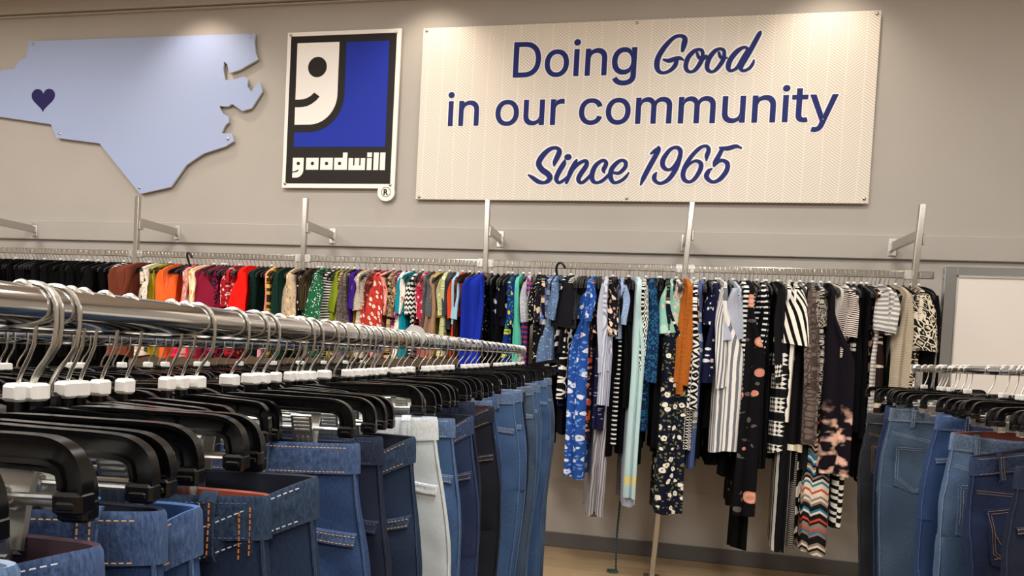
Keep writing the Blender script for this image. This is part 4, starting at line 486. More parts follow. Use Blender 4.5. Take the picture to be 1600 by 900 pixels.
 't': [([(204,379),(204,362),(204,344),(204,327),(138,327),(72,327),(6,327),(6,344),(6,362),(6,379),(72,379),(138,379),(65,471),(85,471),(106,471),(126,471),(126,347),(126,222),(126,98),(127,83),(130,70),(136,61),(144,55),(156,51),(170,50),(175,50),(180,50),(185,51),(191,52),(197,53),(202,54),(206,36),(209,19),(213,2),(207,0),(200,-2),(192,-3),(184,-3),(176,-4),(168,-4),(138,-1),(113,7),(92,21),(77,41),(68,64),(65,93),(65,219),(65,345)],[(8,10,9),(8,11,10),(8,0,11),(8,1,0),(7,1,8),(7,2,1),(6,2,7),(6,3,2),(5,3,6),(4,3,5),(47,13,12),(47,14,13),(47,15,14),(47,16,15),(47,17,16),(46,17,47),(46,18,17),(45,18,46),(45,19,18),(44,19,45),(44,20,19),(44,21,20),(43,21,44),(43,22,21),(43,23,22),(29,31,30),(28,31,29),(27,31,28),(43,24,23),(26,31,27),(25,31,26),(24,31,25),(43,31,24),(42,31,43),(42,32,31),(41,32,42),(41,33,32),(40,33,41),(40,34,33),(40,35,34),(39,35,40),(39,36,35),(39,37,36),(39,38,37)],[0,0,0,0,0,0,0,0,0,0,0,0,1,1,1,1,1,1,1,1,1,1,1,1,1,1,1,1,1,1,1,1,1,1,1,1,1,1,1,1,1,1,1,1,1,1,1,1]),([(-2,387),(72,387),(138,387),(212,387),(212,362),(212,344),(212,319),(138,319),(72,319),(-2,319),(-2,344),(-2,362),(57,92),(57,219),(57,345),(57,479),(85,479),(106,479),(134,479),(134,347),(134,222),(134,98),(135,84),(138,74),(142,67),(148,62),(157,59),(171,58),(174,58),(179,58),(184,59),(190,60),(195,61),(208,63),(213,38),(217,21),(222,-4),(209,-8),(201,-10),(193,-11),(185,-11),(176,-12),(168,-12),(136,-9),(109,0),(86,15),(70,37),(60,63)],[(11,1,0),(11,2,1),(11,3,2),(11,4,3),(10,4,11),(10,5,4),(9,5,10),(9,6,5),(8,6,9),(7,6,8),(14,16,15),(14,17,16),(14,18,17),(14,19,18),(14,20,19),(13,20,14),(13,21,20),(12,21,13),(12,22,21),(47,22,12),(47,23,22),(47,24,23),(47,25,24),(32,34,33),(46,25,47),(46,26,25),(31,34,32),(30,34,31),(46,27,26),(29,34,30),(28,34,29),(27,34,28),(46,34,27),(46,35,34),(45,35,46),(45,36,35),(44,36,45),(43,36,44),(43,37,36),(43,38,37),(42,38,43),(42,39,38),(42,40,39),(42,41,40)],[0,0,0,0,0,0,0,0,0,0,0,0,1,1,1,1,1,1,1,1,1,1,1,1,1,1,1,1,1,1,1,1,1,1,1,1,1,1,1,1,1,1,1,1,1,1,1,1]),([(-18,403),(72,403),(138,403),(228,403),(228,362),(228,344),(228,303),(138,303),(72,303),(-18,303),(-18,344),(-18,362),(41,92),(41,219),(41,345),(41,495),(85,495),(106,495),(150,495),(150,347),(150,222),(150,99),(151,87),(153,80),(154,78),(156,76),(161,75),(171,74),(173,74),(177,74),(182,75),(188,76),(193,76),(220,81),(229,41),(233,24),(241,-15),(212,-23),(204,-25),(195,-27),(186,-27),(177,-28),(167,-28),(133,-25),(102,-14),(75,4),(56,29),(44,59)],[(11,1,0),(11,2,1),(11,3,2),(11,4,3),(10,4,11),(10,5,4),(9,5,10),(9,6,5),(8,6,9),(7,6,8),(14,16,15),(14,17,16),(14,18,17),(14,19,18),(14,20,19),(13,20,14),(13,21,20),(12,21,13),(12,22,21),(47,22,12),(47,23,22),(32,34,33),(47,24,23),(47,25,24),(47,26,25),(31,34,32),(30,34,31),(29,34,30),(47,27,26),(28,34,29),(27,34,28),(47,34,27),(46,34,47),(46,35,34),(45,35,46),(45,36,35),(44,36,45),(43,36,44),(43,37,36),(43,38,37),(42,38,43),(42,39,38),(42,40,39),(42,41,40)],[0,0,0,0,0,0,0,0,0,0,0,0,1,1,1,1,1,1,1,1,1,1,1,1,1,1,1,1,1,1,1,1,1,1,1,1,1,1,1,1,1,1,1,1,1,1,1,1])],
 'm': [([(53,0),(53,126),(53,253),(53,379),(72,379),(92,379),(112,379),(112,351),(112,323),(112,295),(111,295),(109,295),(108,295),(114,314),(122,331),(132,346),(144,358),(158,368),(172,376),(187,382),(203,385),(219,386),(245,383),(268,375),(287,361),(303,342),(314,320),(321,295),(318,295),(315,295),(312,295),(318,312),(326,329),(337,343),(350,356),(364,366),(381,375),(398,381),(417,385),(437,386),(458,385),(478,380),(497,372),(514,361),(529,346),(541,328),(550,307),(555,283),(557,255),(557,170),(557,85),(557,0),(536,0),(516,0),(496,0),(496,85),(496,169),(496,254),(493,279),(485,298),(473,313),(456,323),(438,329),(419,330),(402,329),(387,326),(374,320),(363,312),(353,302),(345,290),(340,277),(336,263),(335,247),(335,165),(335,82),(335,0),(315,0),(295,0),(274,0),(274,87),(274,173),(274,260),(272,280),(265,297),(253,311),(238,322),(220,328),(199,330),(185,329),(171,326),(158,320),(145,312),(135,302),(126,289),(119,274),(115,257),(114,238),(114,159),(114,79),(114,0),(93,0),(73,0)],[(20,22,21),(38,40,39),(19,22,20),(37,40,38),(37,41,40),(19,23,22),(18,23,19),(36,41,37),(36,42,41),(2,4,3),(2,5,4),(2,6,5),(2,7,6),(17,23,18),(35,42,36),(17,24,23),(35,43,42),(16,24,17),(34,43,35),(16,25,24),(34,44,43),(15,25,16),(33,44,34),(2,8,7),(33,45,44),(14,25,15),(32,63,33),(63,45,33),(14,87,25),(87,26,25),(13,88,14),(88,87,14),(86,26,87),(32,64,63),(62,45,63),(13,89,88),(32,65,64),(31,65,32),(61,45,62),(61,46,45),(85,26,86),(13,90,89),(31,66,65),(2,12,8),(12,9,8),(60,46,61),(84,26,85),(13,91,90),(84,27,26),(31,67,66),(12,91,13),(59,46,60),(30,67,31),(12,92,91),(30,68,67),(83,27,84),(59,47,46),(30,29,68),(29,28,68),(28,69,68),(12,11,92),(11,10,92),(10,9,92),(9,93,92),(58,47,59),(82,28,83),(28,27,83),(2,9,12),(2,93,9),(82,69,28),(82,70,69),(2,94,93),(58,48,47),(81,70,82),(57,48,58),(81,71,70),(2,95,94),(81,72,71),(80,72,81),(2,96,95),(57,49,48),(56,49,57),(1,96,2),(80,73,72),(1,97,96),(79,73,80),(56,50,49),(55,50,56),(79,74,73),(1,98,97),(0,98,1),(78,74,79),(55,51,50),(54,51,55),(78,75,74),(0,99,98),(101,99,0),(100,99,101),(77,75,78),(76,75,77),(53,51,54),(52,51,53)],[0,0,0,0,0,0,0,0,0,0,0,0,0,0,0,0,0,0,0,0,0,0,0,0,0,0,0,0,0,0,0,0,0,0,0,0,0,0,0,0,0,0,0,0,0,0,0,0,0,0,0,0,0,0,0,0,0,0,0,0,0,0,0,0,0,0,0,0,0,0,0,0,0,0,0,0,0,0,0,0,0,0,0,0,0,0,0,0,0,0,0,0,0,0,0,0,0,0,0,0,0,0]),([(122,-8),(93,-8),(73,-8),(45,-8),(45,126),(45,253),(45,387),(72,387),(92,387),(120,387),(120,351),(120,323),(120,287),(111,287),(109,287),(97,287),(106,317),(115,335),(126,351),(139,364),(153,375),(169,383),(185,389),(202,393),(219,394),(247,391),(272,382),(293,367),(309,346),(321,323),(331,287),(318,287),(315,287),(301,287),(311,316),(320,333),(331,348),(345,362),(360,373),(377,382),(396,389),(416,393),(437,394),(459,392),(481,387),(501,379),(519,367),(535,351),(548,332),(557,310),(563,284),(565,255),(565,170),(565,85),(565,-8),(536,-8),(516,-8),(488,-8),(488,85),(488,169),(488,253),(485,277),(478,294),(467,307),(453,315),(437,321),(418,322),(404,321),(390,318),(378,313),(368,306),(359,297),(352,286),(347,275),(344,262),(343,247),(343,165),(343,82),(343,-8),(315,-8),(295,-8),(266,-8),(266,87),(266,173),(266,259),(264,278),(258,293),(247,305),(234,315),(218,320),(199,322),(186,321),(174,318),(161,313),(150,306),(141,296),(133,285),(127,272),(123,256),(122,238),(122,159),(122,79)],[(23,25,24),(41,43,42),(22,25,23),(40,43,41),(40,44,43),(22,26,25),(21,26,22),(39,44,40),(39,45,44),(5,7,6),(5,8,7),(5,9,8),(5,10,9),(20,26,21),(38,45,39),(20,27,26),(38,46,45),(19,27,20),(37,46,38),(37,47,46),(19,28,27),(18,28,19),(36,47,37),(5,17,10),(17,11,10),(36,48,47),(17,28,18),(35,48,36),(17,29,28),(5,16,17),(11,29,17),(34,48,35),(34,66,48),(66,49,48),(12,93,11),(93,92,11),(92,91,11),(91,90,11),(90,29,11),(90,34,29),(34,30,29),(34,67,66),(65,49,66),(89,34,90),(34,68,67),(64,49,65),(88,34,89),(34,69,68),(5,15,16),(88,33,34),(30,69,34),(63,49,64),(87,33,88),(12,94,93),(30,70,69),(63,50,49),(62,50,63),(12,95,94),(30,71,70),(86,33,87),(30,72,71),(12,96,95),(61,50,62),(85,33,86),(5,14,15),(5,13,14),(5,12,13),(5,96,12),(85,32,33),(85,31,32),(85,30,31),(85,72,30),(85,73,72),(5,97,96),(61,51,50),(84,73,85),(60,51,61),(84,74,73),(5,98,97),(84,75,74),(83,75,84),(5,99,98),(60,52,51),(59,52,60),(4,99,5),(83,76,75),(4,100,99),(82,76,83),(59,53,52),(58,53,59),(82,77,76),(4,101,100),(3,101,4),(81,77,82),(58,54,53),(57,54,58),(81,78,77),(3,0,101),(2,0,3),(1,0,2),(80,78,81),(79,78,80),(56,54,57),(55,54,56)],[0,0,0,0,0,0,0,0,0,0,0,0,0,0,0,0,0,0,0,0,0,0,0,0,0,0,0,0,0,0,0,0,0,0,0,0,0,0,0,0,0,0,0,0,0,0,0,0,0,0,0,0,0,0,0,0,0,0,0,0,0,0,0,0,0,0,0,0,0,0,0,0,0,0,0,0,0,0,0,0,0,0,0,0,0,0,0,0,0,0,0,0,0,0,0,0,0,0,0,0,0,0]),([(138,-24),(93,-24),(73,-24),(29,-24),(29,126),(29,253),(29,403),(72,403),(92,403),(136,403),(136,351),(136,323),(136,271),(111,271),(109,271),(74,271),(92,324),(101,344),(114,361),(128,376),(145,388),(162,398),(181,405),(200,409),(220,410),(251,407),(280,396),(304,378),(323,355),(336,329),(353,271),(318,271),(315,271),(279,271),(296,322),(306,341),(319,359),(334,374),(352,387),(371,397),(392,404),(414,409),(437,410),(462,408),(486,403),(508,393),(529,379),(547,362),(562,340),(573,315),(579,286),(581,256),(581,170),(581,85),(581,-24),(536,-24),(516,-24),(472,-24),(472,85),(472,169),(472,252),(470,273),(465,286),(457,294),(446,301),(433,305),(418,306),(406,306),(395,303),(386,299),(378,293),(372,287),(367,279),(363,270),(360,259),(359,246),(359,165),(359,82),(359,-24),(315,-24),(295,-24),(250,-24),(250,87),(250,173),(250,258),(248,274),(244,284),(237,293),(226,300),(214,305),(199,306),(189,306),(179,303),(169,299),(160,293),(153,286),(147,277),(142,267),(139,254),(138,237),(138,159),(138,79)],[(23,25,24),(41,43,42),(22,25,23),(40,43,41),(40,44,43),(22,26,25),(21,26,22),(39,44,40),(5,7,6),(5,8,7),(5,9,8),(5,18,9),(18,19,9),(19,10,9),(39,45,44),(20,26,21),(38,45,39),(20,27,26),(38,46,45),(19,27,20),(37,46,38),(37,47,46),(19,36,27),(36,28,27),(10,36,19),(36,47,37),(36,48,47),(5,17,18),(10,35,36),(28,48,36),(29,48,28),(11,35,10),(5,16,17),(11,34,35),(29,49,48),(30,70,29),(70,69,29),(69,68,29),(68,67,29),(67,66,29),(66,49,29),(5,15,16),(12,94,11),(94,93,11),(93,92,11),(92,91,11),(91,34,11),(91,90,34),(90,89,34),(89,88,34),(88,33,34),(66,65,49),(65,50,49),(64,50,65),(63,50,64),(87,33,88),(62,50,63),(30,71,70),(86,33,87),(12,95,94),(30,72,71),(62,51,50),(12,96,95),(61,51,62),(85,33,86),(30,73,72),(12,97,96),(84,33,85),(60,51,61),(5,14,15),(5,13,14),(5,12,13),(5,97,12),(84,32,33),(84,31,32),(84,30,31),(84,73,30),(84,74,73),(5,98,97),(84,75,74),(83,75,84),(60,52,51),(5,99,98),(4,99,5),(59,52,60),(83,76,75),(4,100,99),(82,76,83),(59,53,52),(58,53,59),(82,77,76),(4,101,100),(3,101,4),(81,77,82),(58,54,53),(57,54,58),(81,78,77),(3,0,101),(2,0,3),(1,0,2),(80,78,81),(79,78,80),(56,54,57),(55,54,56)],[0,0,0,0,0,0,0,0,0,0,0,0,0,0,0,0,0,0,0,0,0,0,0,0,0,0,0,0,0,0,0,0,0,0,0,0,0,0,0,0,0,0,0,0,0,0,0,0,0,0,0,0,0,0,0,0,0,0,0,0,0,0,0,0,0,0,0,0,0,0,0,0,0,0,0,0,0,0,0,0,0,0,0,0,0,0,0,0,0,0,0,0,0,0,0,0,0,0,0,0,0,0])],
 'y': [([(47,-139),(52,-121),(57,-103),(61,-86),(65,-86),(68,-87),(71,-87),(83,-89),(94,-90),(104,-89),(113,-86),(122,-81),(130,-74),(138,-64),(145,-51),(151,-36),(155,-24),(159,-13),(163,-1),(114,126),(66,252),(17,379),(40,379),(62,379),(84,379),(111,305),(138,230),(165,155),(173,132),(180,109),(187,87),(193,64),(199,42),(206,21),(198,21),(191,21),(184,21),(190,42),(196,64),(202,87),(209,110),(216,132),(224,155),(251,230),(278,305),(305,379),(327,379),(349,379),(371,379),(316,234),(260,88),(204,-58),(196,-77),(187,-93),(177,-107),(165,-119),(153,-128),(139,-136),(125,-141),(109,-144),(91,-145),(82,-145),(73,-144),(65,-143),(57,-142),(52,-140)],[(20,22,21),(20,23,22),(20,24,23),(20,25,24),(44,46,45),(44,47,46),(44,48,47),(44,49,48),(20,26,25),(43,49,44),(19,26,20),(43,50,49),(19,27,26),(42,50,43),(19,28,27),(41,50,42),(40,50,41),(19,29,28),(18,29,19),(39,50,40),(18,30,29),(39,33,50),(33,51,50),(38,33,39),(18,31,30),(37,32,38),(32,33,38),(18,37,31),(37,32,31),(18,36,37),(18,35,36),(18,34,35),(18,33,34),(18,51,33),(17,51,18),(16,51,17),(15,51,16),(14,51,15),(13,51,14),(13,52,51),(12,52,13),(11,52,12),(11,53,52),(10,53,11),(2,4,3),(9,53,10),(2,5,4),(2,6,5),(2,7,6),(8,53,9),(2,8,7),(2,53,8),(2,54,53),(1,54,2),(1,55,54),(1,56,55),(0,56,1),(0,57,56),(0,58,57),(65,58,0),(64,58,65),(64,59,58),(63,59,64),(62,59,63),(62,60,59),(61,60,62)],[0,0,0,0,0,0,0,0,0,0,0,0,0,0,0,0,0,0,0,0,0,0,0,0,0,0,0,0,0,0,0,0,0,0,0,0,0,0,0,0,0,0,0,0,0,0,0,0,0,0,0,0,0,0,0,0,0,0,0,0,0,0,0,0,0,0]),([(63,-151),(56,-149),(49,-148),(38,-144),(44,-119),(49,-101),(56,-77),(66,-78),(69,-79),(73,-80),(84,-81),(93,-82),(102,-81),(110,-79),(117,-75),(124,-68),(131,-60),(137,-48),(143,-33),(147,-21),(151,-10),(154,-1),(107,123),(58,250),(6,387),(40,387),(62,387),(90,387),(119,307),(146,232),(173,158),(181,135),(188,112),(194,89),(200,67),(207,45),(216,13),(198,13),(191,13),(173,13),(182,45),(189,67),(195,89),(201,112),(209,135),(216,158),(244,232),(271,307),(300,387),(327,387),(349,387),(383,387),(323,231),(267,85),(212,-61),(203,-80),(193,-97),(183,-112),(171,-125),(157,-135),(143,-143),(127,-149),(110,-152),(92,-153),(81,-153),(72,-152)],[(23,25,24),(23,26,25),(23,27,26),(23,28,27),(47,49,48),(47,50,49),(47,51,50),(47,52,51),(46,52,47),(23,29,28),(22,29,23),(45,52,46),(22,30,29),(45,53,52),(22,31,30),(44,53,45),(43,53,44),(22,32,31),(21,32,22),(42,53,43),(21,33,32),(41,53,42),(21,41,33),(41,34,33),(41,34,53),(34,36,53),(36,54,53),(21,40,41),(35,36,34),(21,39,40),(39,37,38),(39,36,37),(39,54,36),(21,54,39),(20,54,21),(19,54,20),(18,54,19),(17,54,18),(16,54,17),(15,54,16),(15,55,54),(14,55,15),(13,55,14),(5,7,6),(5,8,7),(12,55,13),(5,9,8),(5,10,9),(12,56,55),(11,56,12),(5,11,10),(5,56,11),(5,57,56),(4,57,5),(4,58,57),(3,58,4),(3,59,58),(3,60,59),(3,61,60),(2,61,3),(1,61,2),(1,62,61),(0,62,1),(65,62,0),(65,63,62),(64,63,65)],[0,0,0,0,0,0,0,0,0,0,0,0,0,0,0,0,0,0,0,0,0,0,0,0,0,0,0,0,0,0,0,0,0,0,0,0,0,0,0,0,0,0,0,0,0,0,0,0,0,0,0,0,0,0,0,0,0,0,0,0,0,0,0,0,0,0]),([(61,-167),(52,-165),(45,-163),(19,-154),(29,-115),(34,-97),(44,-58),(69,-63),(72,-63),(75,-64),(85,-65),(93,-66),(99,-65),(104,-64),(108,-61),(113,-57),(117,-51),(123,-41),(128,-27),(132,-16),(136,-5),(137,-2),(92,117),(43,244),(-17,403),(40,403),(62,403),(101,403),(134,313),(161,238),(188,163),(196,140),(203,116),(210,93),(216,71),(222,49),(238,-3),(198,-3),(191,-3),(152,-3),(167,49),(173,71),(179,93),(186,116),(193,140),(201,163),(228,238),(256,313),(288,403),(327,403),(349,403),(406,403),(338,225),(282,79),(226,-67),(217,-87),(207,-106),(195,-122),(181,-137),(166,-149),(149,-158),(131,-164),(112,-168),(92,-169),(80,-169),(70,-168)],[(23,25,24),(23,26,25),(23,27,26),(23,28,27),(47,49,48),(47,50,49),(47,51,50),(47,52,51),(46,52,47),(23,29,28),(22,29,23),(45,52,46),(22,30,29),(45,53,52),(22,44,30),(44,31,30),(44,31,45),(31,53,45),(22,43,44),(32,53,31),(21,43,22),(21,42,43),(33,53,32),(21,41,42),(34,53,33),(34,36,53),(36,54,53),(21,40,41),(35,36,34),(21,39,40),(20,39,21),(39,37,38),(39,36,37),(39,54,36),(20,54,39),(19,54,20),(18,54,19),(17,54,18),(16,54,17),(15,54,16),(14,54,15),(5,7,6),(13,54,14),(5,8,7),(5,9,8),(5,10,9),(12,54,13),(11,54,12),(5,11,10),(5,54,11),(5,55,54),(5,56,55),(4,56,5),(4,57,56),(3,57,4),(3,58,57),(3,59,58),(3,60,59),(2,60,3),(2,61,60),(1,61,2),(1,62,61),(0,62,1),(65,62,0),(65,63,62),(64,63,65)],[0,0,0,0,0,0,0,0,0,0,0,0,0,0,0,0,0,0,0,0,0,0,0,0,0,0,0,0,0,0,0,0,0,0,0,0,0,0,0,0,0,0,0,0,0,0,0,0,0,0,0,0,0,0,0,0,0,0,0,0,0,0,0,0,0,0])],
}
LAYOUT = {'Doing': [('D', 0), ('o', 502), ('i', 917), ('n', 1084), ('g', 1494)], 'in our community': [('i', 0), ('n', 167), ('o', 764), ('u', 1179), ('r', 1589), ('c', 2036), ('o', 2432), ('m', 2847), ('m', 3457), ('u', 4067), ('n', 4477), ('i', 4886), ('t', 5053), ('y', 5280)]}


def slogan_line(body, x0, x1, zb, cap, ref):
    lay = LAYOUT[body]
    lo = min(o + min(v[0] for v in GLYPHS[c][0][0]) for c, o in lay); hi = max(o + max(v[0] for v in GLYPHS[c][0][0]) for c, o in lay)
    sx = (x1 - x0) / (hi - lo); sz = cap / max(v[1] for v in GLYPHS[ref][0][0])
    for nth, (c, o) in enumerate(lay):
        par = t
        for nm, layers, mt in (('letter', ((0, -.0074), (1, -.0066)), M_NAVY), ('outline', ((2, -.0046 - .0008 * (nth % 2)),), M_LW)):
            mb = MB()
            for k, yy in layers:
                V, F, CI = GLYPHS[c][k]
                mb.add([(x0 - off.x + (v[0] + o - lo) * sx, yy - .0003 * CI[i], zb - off.z + v[1] * sz) for i, v in enumerate(V)], F)
            par = mb.build(nm, mt, par)


slogan_line('Doing', .6789, 1.5243, 3.2875, .2374, 'D')
slogan_line('in our community', .2171, 2.8202, 2.9555, .234, 'i')

STROKES = [
[(1.827,3.434,0.021),(1.835,3.476,0.036),(1.838,3.513,0.031),(1.811,3.533,0.021),(1.764,3.521,0.024),(1.710,3.464,0.032),(1.671,3.396,0.035),(1.664,3.343,0.035),(1.677,3.305,0.026),(1.709,3.290,0.018),(1.751,3.303,0.023),(1.783,3.335,0.029),(1.792,3.366,0.026)],
[(1.707,3.378,0.013),(1.742,3.370,0.026),(1.778,3.380,0.029),(1.814,3.384,0.023),(1.835,3.372,0.008)],
[(1.931,3.439,0.018),(1.900,3.426,0.026),(1.866,3.385,0.031),(1.854,3.333,0.029),(1.866,3.301,0.023),(1.893,3.292,0.018),(1.923,3.310,0.026),(1.953,3.362,0.029),(1.960,3.404,0.023),(1.952,3.431,0.021),(1.931,3.439,0.018)],
[(1.923,3.415,0.015),(1.934,3.388,0.021),(1.960,3.376,0.026),(1.982,3.390,0.023)],
[(2.067,3.439,0.018),(2.037,3.425,0.026),(2.004,3.381,0.031),(1.992,3.329,0.029),(2.003,3.299,0.023),(2.030,3.290,0.018),(2.059,3.311,0.025),(2.092,3.363,0.028),(2.098,3.405,0.023),(2.091,3.430,0.020),(2.067,3.439,0.018)],
[(2.063,3.414,0.015),(2.073,3.387,0.020),(2.094,3.376,0.021),(2.116,3.378,0.006)],
[(2.240,3.436,0.018),(2.219,3.443,0.018),(2.178,3.418,0.031),(2.140,3.367,0.033),(2.128,3.320,0.031),(2.139,3.295,0.020),(2.162,3.296,0.018),(2.189,3.318,0.023),(2.216,3.370,0.025),(2.248,3.426,0.025)],
[(2.319,3.541,0.010),(2.310,3.523,0.028),(2.259,3.416,0.032),(2.214,3.328,0.031),(2.210,3.302,0.025),(2.228,3.290,0.018),(2.261,3.304,0.020),(2.281,3.332,0.020),(2.288,3.355,0.010)],
[(1.003,2.672,0.013),(1.007,2.697,0.030),(1.029,2.747,0.037),(1.032,2.777,0.030),(1.006,2.794,0.021),(0.962,2.782,0.028),(0.916,2.737,0.037),(0.893,2.687,0.038),(0.916,2.645,0.038),(0.955,2.618,0.038),(0.977,2.593,0.037),(0.968,2.568,0.031),(0.938,2.553,0.021),(0.897,2.560,0.028),(0.855,2.587,0.025),(0.826,2.605,0.010)],
[(1.074,2.705,0.015),(1.068,2.682,0.033),(1.036,2.623,0.034),(1.023,2.578,0.030),(1.042,2.553,0.020),(1.079,2.573,0.020),(1.103,2.598,0.015)],
[(1.091,2.729,0.039),(1.101,2.729,0.039)],
[(1.157,2.709,0.013),(1.148,2.687,0.030),(1.121,2.628,0.033),(1.095,2.553,0.020)],
[(1.126,2.628,0.015),(1.168,2.680,0.022),(1.207,2.702,0.022),(1.227,2.697,0.025),(1.224,2.667,0.031),(1.187,2.608,0.033),(1.177,2.574,0.029),(1.193,2.554,0.021),(1.219,2.564,0.022),(1.262,2.608,0.022)],
[(1.352,2.623,0.010),(1.346,2.643,0.028),(1.361,2.682,0.028),(1.350,2.704,0.021),(1.326,2.702,0.022),(1.288,2.667,0.030),(1.269,2.613,0.033),(1.276,2.569,0.028),(1.304,2.554,0.019),(1.343,2.569,0.022),(1.385,2.609,0.022)],
[(1.416,2.623,0.015),(1.453,2.621,0.022),(1.490,2.658,0.027),(1.493,2.692,0.024),(1.467,2.707,0.019),(1.434,2.689,0.027),(1.402,2.648,0.032),(1.395,2.599,0.032),(1.412,2.562,0.025),(1.437,2.555,0.019),(1.475,2.572,0.021),(1.503,2.599,0.019),(1.516,2.621,0.007)],
[(1.658,2.751,0.010),(1.682,2.767,0.026),(1.709,2.788,0.021)],
[(1.706,2.793,0.019),(1.706,2.769,0.029),(1.663,2.682,0.033),(1.620,2.590,0.030),(1.603,2.543,0.011)],
[(1.813,2.793,0.018),(1.781,2.774,0.024),(1.746,2.721,0.031),(1.739,2.682,0.030),(1.755,2.653,0.026),(1.784,2.643,0.018),(1.816,2.663,0.024),(1.846,2.716,0.026),(1.853,2.764,0.028),(1.837,2.788,0.024),(1.813,2.793,0.018)],
[(1.852,2.735,0.030),(1.831,2.653,0.032),(1.792,2.586,0.029),(1.751,2.556,0.022),(1.718,2.554,0.019),(1.693,2.575,0.026),(1.691,2.600,0.029),(1.702,2.622,0.012)],
[(2.025,2.706,0.009),(2.026,2.735,0.028),(2.035,2.773,0.027),(2.024,2.796,0.021),(2.001,2.799,0.018),(1.969,2.780,0.024),(1.925,2.730,0.026),(1.892,2.668,0.031),(1.878,2.615,0.030),(1.890,2.576,0.026),(1.924,2.562,0.018),(1.958,2.586,0.025),(1.987,2.639,0.029),(1.992,2.677,0.028),(1.977,2.696,0.023),(1.951,2.701,0.017),(1.919,2.682,0.016),(1.897,2.653,0.012)],
[(2.106,2.789,0.011),(2.155,2.784,0.028),(2.209,2.798,0.023),(2.242,2.786,0.007)],
[(2.123,2.782,0.025),(2.098,2.725,0.030),(2.082,2.692,0.030),(2.076,2.668,0.014)],
[(2.083,2.675,0.014),(2.109,2.701,0.021),(2.136,2.703,0.021),(2.161,2.682,0.029),(2.159,2.639,0.030),(2.125,2.587,0.028),(2.085,2.563,0.020),(2.052,2.572,0.023),(2.031,2.601,0.031),(2.043,2.634,0.026),(2.061,2.649,0.007)]]


def brush(mb, pts, y, extra):
    p = catmull([(a - off.x, b - off.z, w) for a, b, w in pts], 6)
    L = []; R = []
    for i, (x, z, w) in enumerate(p):
        a = p[max(i - 1, 0)]; b = p[min(i + 1, len(p) - 1)]
        dx, dz = b[0] - a[0], b[1] - a[1]; l = sqrt(dx * dx + dz * dz) or 1
        nx, nz = -dz / l, dx / l; h = max(w, .012) / 2 + extra
        yy = y - .0004 * i / len(p)
        L.append((x + nx * h, yy, z + nz * h)); R.append((x - nx * h, yy, z - nz * h))
    mb.grid([R, L])
    for (x, z, w), flip in ((p[0], 1), (p[-1], -1)):
        h = max(w, .012) / 2 + extra
        c = [(x + h * cos(2 * pi * k / 14), y - (.0002 if flip > 0 else .0005), z + h * sin(2 * pi * k / 14)) for k in range(14)]
        mb.add(c, [tuple(range(14))])


for nm, ex, yy, mt in (('brush_outline', .0125, -.0049, M_LW), ('brush_letter', .001, -.0085, M_NAVY)):
    for q, st in enumerate(STROKES):
        m = MB(); brush(m, st, yy - .0007 * (q % 4), ex)
        m.build(nm, mt, t)
for sx, sz in ((.03, 2.4475), (.0277, 3.631), (1.5147, 3.631), (3.0205, 3.6305), (1.5128, 2.4504), (3.0195, 2.4597)): screw(t, sx - off.x, sz - off.z, -.004, .011)
m = MB()
for sx, sz in ((.03, 2.4475), (.0277, 3.631), (1.5147, 3.631), (3.0205, 3.6305), (1.5128, 2.4504), (3.0195, 2.4597)): m.tube([(sx - off.x, .011, sz - off.z), (sx - off.x, .029, sz - off.z)], .008, 10)
m.build('standoff', M_NICKEL, t)

# ------------------------------------------------------------------ wall rack, free standing racks, framed board
t = thing('clothes_rack', 'long chrome wall rack of square posts braced to the wall, carrying the rail of clothes', 'clothes rack', (0, -.45, 0))
POSTS = [(-3.24, -3.25), (-1.935, -1.945), (-.632, -.64), (.642, .672), (1.925, 1.815), (3.215, 3.115)]
for (xt, xb) in POSTS:
    m = MB(); m.bar((xb, 0, 0), (xt, 0, 2.335), .032, .032, (0, 1, 0), .003); p = m.build('post', M_NICKEL, t)
    m = MB(); m.box(xb - .05, xb + .05, -.05, .05, 0.0, .006, .002); m.build('foot_plate', M_NICKEL, p)
    xa = xt + (xb - xt) * .075
    m = MB(); m.box(xa - .014, xa + .014, .016, .424, 2.13, 2.185, .003); a = m.build('wall_arm', M_NICKEL, t)
    m = MB(); m.box(xa - .024, xa + .024, .419, .426, 2.10, 2.212, .002)
    for zz in (2.113, 2.199): m.tube([(xa, .420, zz), (xa, .414, zz)], .007, 10)
    m.build('wall_plate', M_CLIP, a)
    m = MB(); m.box(xa + .016, xa + .03, -.012, .03, 2.10, 2.165, .003); m.build('bracket', M_NICKEL, a)
for i in range(len(POSTS) - 1):
    f = (2.335 - 1.925) / 2.335
    xa = POSTS[i][0] + (POSTS[i][1] - POSTS[i][0]) * f + .016; xb = POSTS[i + 1][0] + (POSTS[i + 1][1] - POSTS[i + 1][0]) * f - .016
    m = MB(); m.box(xa, xb, -.009, .009, 1.905, 1.947, .003); r = m.build('hanging_rail', M_NICKEL, t)
    for xx, sg in ((xa, 1), (xb, -1)):
        m = MB(); m.box(min(xx, xx + sg * .04), max(xx, xx + sg * .04), -.012, .012, 1.90, 1.952, .002); m.build('rail_socket', M_CLIP, r)
xa = POSTS[-1][0] + (POSTS[-1][1] - POSTS[-1][0]) * .176 + .016
m = MB(); m.box(xa, 3.30, -.009, .009, 1.905, 1.947, .003); m.build('hanging_rail', M_NICKEL, t)
xa = POSTS[0][0] - .016
m = MB(); m.box(-4.6, xa, -.009, .009, 1.905, 1.947, .003); m.build('hanging_rail', M_NICKEL, t)

t = thing('framed_board', 'pale blank board in aluminium frame standing past the right end of the wall rail', 'board', (3.315, -.56, 0))
